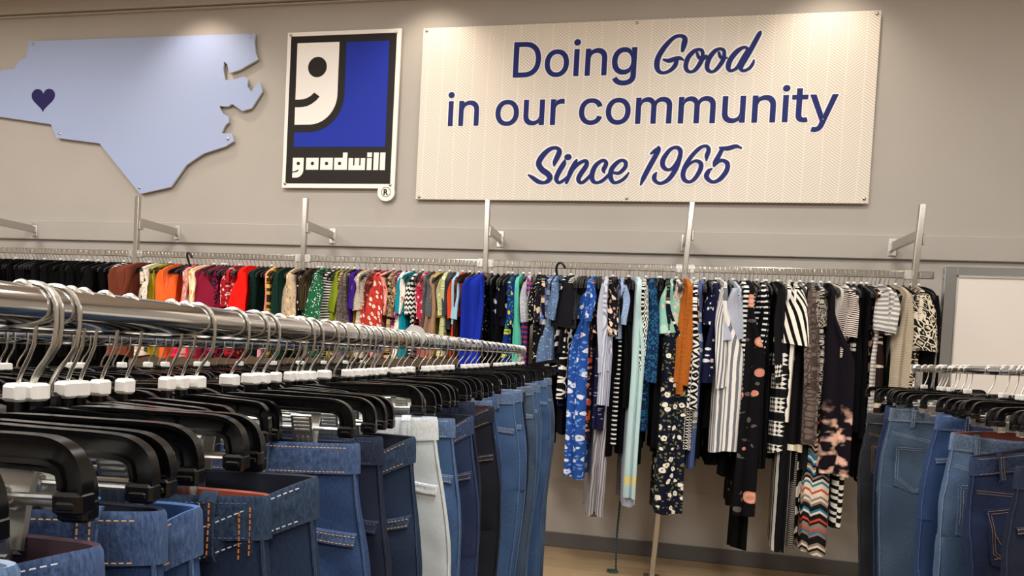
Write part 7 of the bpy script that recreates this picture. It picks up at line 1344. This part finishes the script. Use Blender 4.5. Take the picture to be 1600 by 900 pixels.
def jeans(x, y, z, label, wash, thread='tan', lining='dark', face='front', group=None, seed=0, rz=0.0, detail=True, shift=0.0, tag_text=None, pocket_mark=False, tilt=0.0, kloops=None, loop_thread=None, **kw):
    t = thing('jeans', label, 'jeans', (x, y, z), rz, group)
    t.rotation_euler = (0, -tilt, rz)
    J = Jean(seed=seed, **kw)
    base, fade, sf = WASH[wash]
    D = denim('denim_' + wash, base, fade); SD = seam_denim('seam_denim_' + wash, base, sf)
    TH = THREAD[thread]
    J.body().build('body', D, t, True, 70)
    J.band().build('waistband', [SD, LINING[lining]], t, True, 50)
    hw = J.hw
    loops = kloops or ((-.62, .05, .80) if face == 'front' else (-.70, .02, .80))
    for q in loops: 
        lx = q * hw + J.rng.uniform(-.006, .006)
        bl = J.loop(lx).build('belt_loop', SD, t)
        if detail:
            ls = MB()
            for dx in (-.0035, .0035):
                z_ = .004
                while z_ < .052 * J.k:
                    a_ = J.front(lx + dx, z_, .0108); b_ = J.front(lx + dx, z_ + .0032, .0108); ls.tube([a_, b_], .0007, 4); z_ += .005
            ls.build('stitching', THREAD[loop_thread or thread], bl)
    if not detail:
        return t
    rows = MB()
    for zz in (.0045, .038 * J.k):
        s_ = J.stitch([(-hw * .97 + 2 * hw * .97 * k / 24, zz) for k in range(25)], lift=.0078); rows.add(s_.V, s_.F)
    rows.build('waistband_stitching', TH, t)
    if face == 'front':
        for sg in (-1, 1):
            curve = [(sg * hw * .50, .045), (sg * hw * .52, .07), (sg * hw * .60, .092), (sg * hw * .76, .108), (sg * hw * 1.03, .118)]
            cv = catmull([(a_, .042 * (J.k - 1) + b_ * (1 if J.k > .95 else .92)) for a_, b_ in curve], 5)
            m = MB()
            A = [J.front(p[0], p[1], .0042) for p in cv]; B = [J.front(p[0] - sg * .002, p[1] + .012, .0042) for p in cv]; C_ = [J.front(p[0], p[1] - .0015, .0005) for p in cv]; D_ = [J.front(p[0] - sg * .002, p[1] + .0135, .0005) for p in cv]
            m.grid([C_, A, B, D_] if sg < 0 else [D_, B, A, C_])
            fp = m.build('front_pocket', SD, t, True)
            st = MB()
            for o in (.002, .010):
                q = J.stitch([(p[0], p[1] + o) for p in cv], lift=.0052); st.add(q.V, q.F)
            st.build('stitching', TH, fp)
            rv = J.front(sg * hw * .52, .052 * J.k, .006)
            b = MB(); rr = [[(rv.x + r * cos(2 * pi * k / 10), rv.y - e, rv.z + r * sin(2 * pi * k / 10)) for k in range(10)] for r, e in ((.0042, -.003), (.004, .0012), (.002, .0016))]
            b.grid(rr, None, True, False, True); b.build('rivet', M_NICKEL, fp, True)
        # fly and button
        fly = [(.004, .045), (.030, .05), (.032, .14), (.022, .185), (.002, .21)]
        m = MB()
        for o in (0, .005):
            q = J.stitch([(p[0] + o, p[1]) for p in catmull(fly[1:], 5)]); m.add(q.V, q.F)
        q = J.stitch([(0, .045 + .22 * k / 12) for k in range(13)], .001, .02, .0005); m.add(q.V, q.F)
        m.build('fly_stitching', TH, t)
        bt = J.front(.008, .021 * J.k, .007)
        b = MB(); rr = [[(bt.x + r * cos(2 * pi * k / 14), bt.y - e, bt.z + r * sin(2 * pi * k / 14)) for k in range(14)] for r, e in ((.0085, -.004), (.0085, .001), (.0065, .0024), (.0055, .0014))]
        b.grid(rr, None, True, False, True); b.build('button', M_NICKEL, t, True)
    else:
        yk = MB()
        for o in (0, .006):
            q = J.stitch([(hw * q_, .078 + .035 * (1 - abs(q_)) + o) for q_ in [-1 + .1 * k for k in range(21)]]); yk.add(q.V, q.F)
        q = J.stitch([(0, .115 + .17 * k / 8) for k in range(9)]); yk.add(q.V, q.F)
        yk.build('yoke_stitching', TH, t)
        for sg in (-1, 1):
            m, out = J.patch(sg * hw * .56, .118 * J.k, .135 * J.k, .125 * J.k)
            pk = m.build('back_pocket', D, t, True, 30)
            st = MB()
            for d in (.004, .011):
                q = J.stitch(inset(out, d), lift=.0062); st.add(q.V, q.F)
            if pocket_mark:
                cx = sg * hw * .56
                arcs = [(-.06, .175), (-.035, .212), (0, .232), (.06, .240)]
                q = J.stitch(catmull([(cx + a, b) for a, b in arcs], 6), .0009, lift=.0062); st.add(q.V, q.F)
                q = J.stitch([(cx - .058, .242), (cx + .058, .236)], .0009, lift=.0062); st.add(q.V, q.F)
            st.build('stitching', TH, pk)
    # out seams, from the band down to the hem, and the in seams
    for sg, rows in zip((-1, 1), J.legs):
        st = MB()
        i = 21 if sg > 0 else 12
        P = [J.pt((0 if sg > 0 else pi) - .16 * sg, .040 * J.k + (.25 - .040 * J.k) * k / 12) + Vector((0, -.0015, 0)) for k in range(13)]
        P += [Vector(q[i]) + Vector((sg * .0006, -.0012, 0)) for q in rows[1:]]
        st.tube(P, .0017, 5); st.build('outseam', SD, t)
        st = MB()
        i = 13 if sg > 0 else 20
        st.tube([Vector(q[i]) + Vector((0, -.0008, 0)) for q in rows[2:]], .0013, 5); st.build('inseam', SD, t)
        hm = MB(); q0, q1 = rows[-1], rows[-2]
        def at(q_, p_): return Vector(p_) + (Vector(q_) - Vector(p_)) * .45
        mid = [at(b_, a_) for a_, b_ in zip(q0, q1)]
        gx = sum(p[0] for p in q0) / len(q0); gy = sum(p[1] for p in q0) / len(q0)
        def gr(p_): return (gx + (p_[0] - gx) * 1.03, gy + (p_[1] - gy) * 1.08, p_[2])
        hm.grid([[gr(p) for p in mid], [gr(p) for p in q0]], None, True); hm.build('hem', SD, t, True)
    if tag_text:
        bb = MB(); 
        A = [J.pt(pi / 2 + a, .010, -.004) for a in (.55, .3, 0, -.3, -.55)]; B = [J.pt(pi / 2 + a, .055, -.006) for a in (.55, .3, 0, -.3, -.55)]
        for p in A + B: p.y -= .001
        for q, (line, sz, zz) in enumerate(tag_text):
            me = text_mesh(line, sz, .0006)
            w0 = max(v.co.x for v in me.vertices)
            for v in me.vertices:
                xx = hw * .48 + v.co.x; pp = J.pt(math.acos(max(-1, min(1, sgnpow(xx / J.half(zz), 1 / .8)))), zz, -.004)
                v.co = Vector((xx, pp.y - .0035, -zz + v.co.y))
            me.materials.append(M_WHITE); link('printed_label', me, t)
    return t


# trouser hanger: flat I section bar bent down at both ends, rod, two sliding clips, wire hook, size tag
HW = .185


def trouser_hanger_parts():
    path = [(-HW, -.031), (-HW, -.024), (-HW + .004, -.011), (-HW + .014, -.003), (-HW + .030, .0), (-.11, .001), (-.05, .002), (-.026, -.001), (0, -.009), (.026, -.001), (.05, .002), (.11, .001), (HW - .030, .0), (HW - .014, -.003), (HW - .004, -.011), (HW, -.024), (HW, -.031)]
    path = catmull(path, 3); rows = []
    for i, p in enumerate(path):
        a = path[max(i - 1, 0)]; b = path[min(i + 1, len(path) - 1)]
        tx, tz = b[0] - a[0], b[1] - a[1]; l = math.hypot(tx, tz); nx, nz = -tz / l, tx / l   # outward
        W = .0160; R_, w_ = .0043, .0010
        prof = [(0, -R_), (0, R_), (-.0028, R_), (-.004, w_), (-W + .004, w_), (-W + .0028, R_ * .8), (-W, R_ * .8), (-W, -R_ * .8), (-W + .0028, -R_ * .8), (-W + .004, -w_), (-.004, -w_), (-.0028, -R_)]
        rows.append([(p[0] + nx * d, y, p[1] + nz * d) for d, y in prof])
    m = MB(); m.grid(rows, None, True, True, True)
    for k in (9, 14, 34, 39):
        r = rows[min(k, len(rows) - 1)]
        a = Vector(r[3]); b = Vector(r[4]); m.bar((a.x, 0, a.z), (b.x, 0, b.z), .0045, .002, (0, 1, 0))
    for sg in (-1, 1):
        xc = sg * (HW - .0085)
        m.box(xc - .0092, xc + .0092, -.0062, .0062, -.0425, -.030, .002)
        m.box(xc - .006, xc + .006, -.0071, .0071, -.0395, -.035, .001)
    m.box(-.008, .008, -.0058, .0058, -.024, .010, .003)
    hk = MB(); hk.tube([(p[1], p[0], p[2] + .004) for p in [(a, -b, c) for a, b, c in hook_pts(DROP - .004, RAIL_R + .0018)]], .0018, 8)
    rod = MB(); rod.tube([(-HW + .008, 0, -.034), (HW - .008, 0, -.034)], .0021, 8)
    cap = MB(); cap.box(-.0105, .0105, -.0075, .0075, .004, .0185, .002); cap.box(-.0085, .0085, -.0083, .0083, .006, .0165, .001)
    cl = MB()
    for sg in (-1, 1):      # two ribbed jaws meeting below
        rows = []
        for z, y in ((.0165, .012), (.015, .0132), (-.003, .0075), (-.031, .0030), (-.032, .0045)):
            rows.append([(-.0115, sg * y, z), (.0115, sg * y, z), (.0115, sg * (y + .0022), z), (-.0115, sg * (y + .0022), z)])
        cl.grid(rows if sg < 0 else [r[::-1] for r in rows], None, True, True, True)
        for k in range(4):
            z = .0115 - .0042 * k; y = sg * (.0132 + (.015 - z) * -.317 + .0022)
            cl.box(-.0085, .0085, min(y, y + sg * .0012), max(y, y + sg * .0012), z - .001, z + .001)
        for k in range(3):
            xx = -.006 + .006 * k
            cl.bar((xx, sg * .0090, -.008), (xx, sg * .0056, -.029), .0022, .0018, (1, 0, 0))
    sp = MB(); sp.tube([(-.006 + .012 * k / 40, .005 * cos(k * .78), .005 * sin(k * .78)) for k in range(41)], .0009, 5)
    return (m.mesh('body', M_BLACK, True, 28), hk.mesh('hook', M_WIRE, True), rod.mesh('rod', M_CLIP, True), cap.mesh('size_tag', M_WHITE), cl.mesh('clip', M_CLIP), sp.mesh('spring', M_CLIP, True))


TB, TK, TR, TT, TC, TS = trouser_hanger_parts()
_h = MB(); _h.tube([(p[1], p[0], p[2] + .004) for p in [(a, -b, c) for a, b, c in hook_pts(DROP - .004, .0125 + .0018)]], .0016, 8)
TK3 = _h.mesh('hook', M_WIRE, True)      # narrower bend for the thinner rail


def trouser_hanger(x, y, zrail, label, group, rz=0.0, cap=True, clipx=(.118, -.118), tilt=0.0, hook=None):
    """hook over the rail at (x, y); tilt > 0 lifts the right end"""
    t = thing('trouser_hanger', label, 'hanger', (x + DROP * sin(tilt), y, zrail - DROP * cos(tilt)), rz, group)
    t.rotation_euler = (0, -tilt, rz)
    link('body', TB, t)
    link('hook', hook or TK, t)
    link('rod', TR, t)
    if cap: link('size_tag', TT, t)
    for cx in clipx:
        c = link('clip', TC, t); c.location = (cx, 0, -.034)
        link('spring', TS, c)
    return t



# left foreground rack, near to far: y, wash, thread, lining, face, hanger turn, waist gap, sag, side drift, label
FRONT = [   # right end y, wash, thread, lining, side shown, turn, waist gap, sag, drift, shift, drop, label
 (-4.474, 'mid', 'pale', 'pale', 'front', .03, .045, .020, .0, .0, .004, 'blue jeans with pale frayed waistband at the lower left corner'),
 (-4.424, 'classic', 'pale', 'plum', 'front', -.05, .050, .030, .0, .0, .010, 'blue jeans with gaping pale edged waist, second from the lower left corner'),
 (-4.416, 'indigo', 'orange', 'rust', 'front', .0, .070, .040, .0, .060, .030, 'dark jeans with orange stitched gaping waistband at lower left'),
 (-4.362, 'classic', 'tan', 'dark', 'back', .04, .012, .0, .0, -.01, .0, 'blue jeans held by the big ribbed metal clip at lower left'),
 (-4.318, 'classic', 'tan', 'blue', 'front', .04, .050, .085, .0, .0, .010, 'dark jeans showing a light blue inner waist flap'),
 (-4.262, 'teal', 'navy', 'rust', 'front', -.03, .010, .0, .0, .02, .012, 'dark teal jeans with gold stitched belt loop'),
 (-4.232, 'teal', 'pale', 'dark', 'front', .12, .045, .055, .0, .045, .0, 'dark jeans with waistband folded open beside the gold stitched belt loop'),
 (-4.040, 'classic', 'tan', 'dark', 'front', .0, .010, .0, .0, .0, .0, 'plain blue jeans with curved front pocket facing the viewer, left foreground'),
 (-3.965, 'navy', 'navy', 'dark', 'front', .02, .010, .0, .01, .0, .0, 'dark navy jeans just behind the pair with curved front pocket'),
 (-3.895, 'teal', 'tan', 'dark', 'front', -.02, .050, .075, .0, .02, .005, 'dark jeans with white lettering inside the open waistband'),
 (-3.785, 'bleached', 'pale', 'pale', 'front', .0, .014, .0, .02, .035, -.004, 'very pale bleached jeans, the only light pair on the rack'),
 (-3.690, 'teal', 'tan', 'dark', 'front', .03, .020, .0, .03, .0, .0, 'dark grey blue jeans right behind the pale bleached pair'),
 (-3.600, 'mid', 'pale', 'dark', 'front', -.03, .012, .0, .0, .0, .012, 'mid blue jeans second behind the pale bleached pair'),
 (-3.520, 'indigo', 'tan', 'dark', 'front', .02, .060, .095, .02, .02, .01, 'dark jeans with waistband gaping low, third behind the pale bleached pair'),
 (-3.430, 'navy', 'navy', 'dark', 'front', -.02, .012, .0, .0, .0, -.004, 'dark navy jeans fourth behind the pale bleached pair'),
 (-3.330, 'black_blue', 'tan', 'plum', 'front', .03, .055, .06, .0, .025, .012, 'near black jeans with plum lining showing in the waist'),
 (-3.220, 'mid', 'tan', 'dark', 'back', .0, .010, .0, .0, .0, .0, 'mid blue jeans with pale stitched pocket behind the plum lined pair'),
 (-3.100, 'classic', 'pale', 'dark', 'front', .02, .020, .01, .01, .0, .006, 'blue jeans second behind the plum lined pair'),
 (-2.970, 'mid', 'tan', 'dark', 'front', -.02, .010, .0, .0, .01, .0, 'blue jeans third behind the plum lined pair, with metal button'),
 (-2.830, 'mid', 'pale', 'pale', 'front', .02, .032, .025, .0, .015, .0, 'mid blue jeans seventh from the far end of the front rack'),
 (-2.660, 'navy', 'navy', 'dark', 'front', -.03, .010, .0, .01, .0, .012, 'dark navy jeans sixth from the far end of the front rack'),
 (-2.480, 'grey_blue', 'pale', 'dark', 'front', .02, .030, .02, .0, .02, .0, 'grey blue jeans fifth from the far end of the front rack'),
 (-2.280, 'mid', 'pale', 'dark', 'front', -.02, .010, .0, .01, .0, .0, 'mid blue jeans fourth from the far end of the front rack'),
 (-2.060, 'grey_blue', 'pale', 'dark', 'front', .02, .012, .0, .0, .0, .01, 'grey blue jeans third from the far end of the front rack'),
 (-1.830, 'mid', 'pale', 'dark', 'front', -.02, .012, .0, .02, .0, .0, 'mid blue jeans second from the far end of the front rack'),
 (-1.600, 'grey_blue', 'pale', 'dark', 'front', .03, .010, .0, .02, .0, .0, 'faded blue jeans at the far end of the front rack'),
]
for i, (ye, wash, th, ln, face, rz, gap, sag, side, sh, dr, lab) in enumerate(FRONT):      # ye: where the right hand end hangs
    r_ = random.Random(i + 5)
    rz += .10
    tilt = r_.uniform(-.02, .05)
    y = ye - HW * sin(rz)
    x = rail_x(y)
    trouser_hanger(x, y, Z_R, 'black trouser hanger clipped to the ' + ' '.join(lab.split()[:10]), 'trouser hangers on the front rack', rz, i not in (0, 1), (.13, -.13) if i != 3 else (.105, -.118), tilt)
    jeans(x + sh, y, Z_R - DROP - .047 - dr, lab, wash, th, ln, face, None, i + 1, rz, True, k=.8, gap=gap, sag=sag, side=side, tilt=tilt * .7, hw=.186 + r_.uniform(-.010, .012), L=r_.uniform(1.0, 1.08), flare=r_.choice((1.0, 1.0, 1.15, 1.25)),
          kloops=(-.6, .0, .47) if 'curved front pocket facing' in lab else None, loop_thread='orange' if 'gold' in lab else None,
          tag_text=[('UDIO', .020, .030), ('90 FLX', .012, .046)] if 'white lettering' in lab else None)

# spare trouser hangers pressed between the pairs, hooks and bars visible
SPARE = [-4.345, -4.225, -3.93, -3.76, -3.655, -3.56, -3.475, -3.38, -3.30, -3.275, -3.16, -3.035, -2.90, -2.75, -2.57, -2.38, -2.17, -1.95, -1.72, -1.50, -1.46, -1.43]
for i, ye in enumerate(SPARE):
    r_ = random.Random(i + 77); rz = .1 + r_.uniform(-.08, .08); y = ye - HW * sin(rz)
    trouser_hanger(rail_x(y), y, Z_R, 'empty black trouser hanger between pairs of jeans on the front rack', 'empty trouser hangers on the front rack', rz, i % 3 != 1, (.12, -.10) if i % 2 else (.09, -.13), r_.uniform(-.03, .05))

for i, y in enumerate((-4.285, -4.236, -4.222, -4.197, -4.165, -4.103, -4.08, -3.87, -3.83, -3.81, -3.705, -3.62, -3.50, -3.40)):
    t = trouser_hanger(rail_x(y), y, Z_R, 'small empty black trouser hanger low between the wider ones on the front rack', 'small empty trouser hangers on the front rack', .12, True, (), -.02)
    t.scale = (.62, 1, 1)

# one hanger riding up at the far end
trouser_hanger(rail_x(-1.40), -1.40, Z_R, 'black trouser hanger tilted up at the far end of the front rack', None, .1, True, (.118, -.118), radians(14))

# half hidden middle rack
MIDDLE = [(-3.98, 'teal'), (-3.86, 'charcoal'), (-3.72, 'black_blue'), (-3.58, 'navy'), (-3.42, 'black_blue'), (-3.26, 'charcoal'), (-3.10, 'black_blue'), (-2.92, 'navy'), (-2.74, 'black_blue'), (-2.54, 'charcoal'), (-2.34, 'navy'), (-2.12, 'black_blue'), (-1.9, 'navy'), (-1.7, 'charcoal')]
for i, (y, wash) in enumerate(MIDDLE):
    x = rail2_x(y)
    trouser_hanger(x, y, Z_R2, 'black trouser hanger with dark trousers on the half hidden middle rack', 'hangers with dark trousers on the middle rack', random.uniform(-.1, .1))
    jeans(x, y, Z_R2 - DROP - .047, 'dark trousers hanging on the half hidden middle rack', wash, 'navy', 'dark', 'front', 'dark trousers on the middle rack', 60 + i, 0, False)
for i in range(44):
    y = -4.02 + i * .053 + random.uniform(-.012, .012)
    trouser_hanger(rail2_x(y), y, Z_R2, 'empty black trouser hanger on the half hidden middle rack', 'empty hangers on the middle rack', random.uniform(-.12, .12), i % 4 == 0)

# right hand rack, far to near
RIGHT = [   # left end y, wash, thread, lining, side shown, turn, gap, sag, drift, half width, tilt, drop, label
 (-1.90, 'charcoal', 'tan', 'dark', 'back', .12, .010, .0, .0, .17, 0, .055, 'charcoal jeans at the far end of the right rack'),
 (-2.14, 'indigo', 'pale', 'dark', 'front', -.15, .050, .07, -.03, .16, .02, .01, 'narrow dark blue jeans with waistband looping open on the right rack'),
 (-2.30, 'grey_blue', 'pale', 'dark', 'back', .12, .012, .0, -.02, .185, .0, .012, 'faded blue jeans with patch back pocket facing the viewer, right rack'),
 (-2.74, 'classic', 'pale', 'dark', 'front', .25, .012, .0, -.05, .18, 0, .0, 'blue jeans with belt loop just right of the faded back pocket pair'),
 (-2.85, 'washed', 'pale', 'rust', 'back', .30, .022, .02, -.06, .18, .05, .03, 'light washed jeans with reddish lining on the right rack'),
 (-2.97, 'indigo', 'tan', 'dark', 'back', .45, .010, .0, .0, .19, .12, .062, 'large dark blue jeans with tan stitched back pocket at the right edge'),
 (-3.24, 'navy', 'tan', 'dark', 'front', .25, .012, .0, -.03, .18, .05, .06, 'dark navy jeans cut off by the right edge of the photo'),
]
for i, (yl, wash, th, ln, face, rz, gap, sag, side, hw, tl, dr, lab) in enumerate(RIGHT):
    y = yl + HW * sin(rz); x = rail3_x(y)
    trouser_hanger(x, y, Z_R3, 'black trouser hanger clipped to the ' + ' '.join(lab.split()[:10]), 'trouser hangers on the right rack', rz, True, (.118, -.118), tl * .4, TK3)
    jeans(x, y, Z_R3 - DROP - .047 - dr, lab, wash, th, ln, face, None, 90 + i, rz, True, k=1.05, gap=gap, sag=sag, side=side, hw=hw, L=1.05, tilt=tl, pocket_mark='tan stitched back pocket' in lab)
for i, yl in enumerate([-2.02, -2.06, -2.20, -2.25, -2.34, -2.40, -2.45, -2.62, -2.80, -2.88, -2.90, -2.93, -3.02, -3.07, -3.15, -3.19, -3.29]):
    rz = random.uniform(.05, .35); y = yl + HW * sin(rz)
    trouser_hanger(rail3_x(y), y, Z_R3, 'empty black trouser hanger between pairs of jeans on the right rack', 'empty trouser hangers on the right rack', rz, i % 3 == 0, (.1, -.1), random.uniform(-.03, .08), TK3)

# grey plastic rail divider on the front rack
t = thing('rail_divider', 'rounded grey plastic size divider standing on the front rail among the hooks', 'divider', (rail_x(-3.22), -3.22, Z_R))
m = MB(); rows = []
for yy in (-.002, .002): rows.append([(.027 * cos(2 * pi * k / 28), yy, .010 + .027 * sin(2 * pi * k / 28)) for k in range(28)])
rows2 = [[(.0165 * cos(2 * pi * k / 28), yy, .0165 * sin(2 * pi * k / 28)) for k in range(28)] for yy in (.002, -.002)]
m.grid(rows + rows2 + rows[:1], None, True)
m.build('disc', M_GREYPL, t, True)
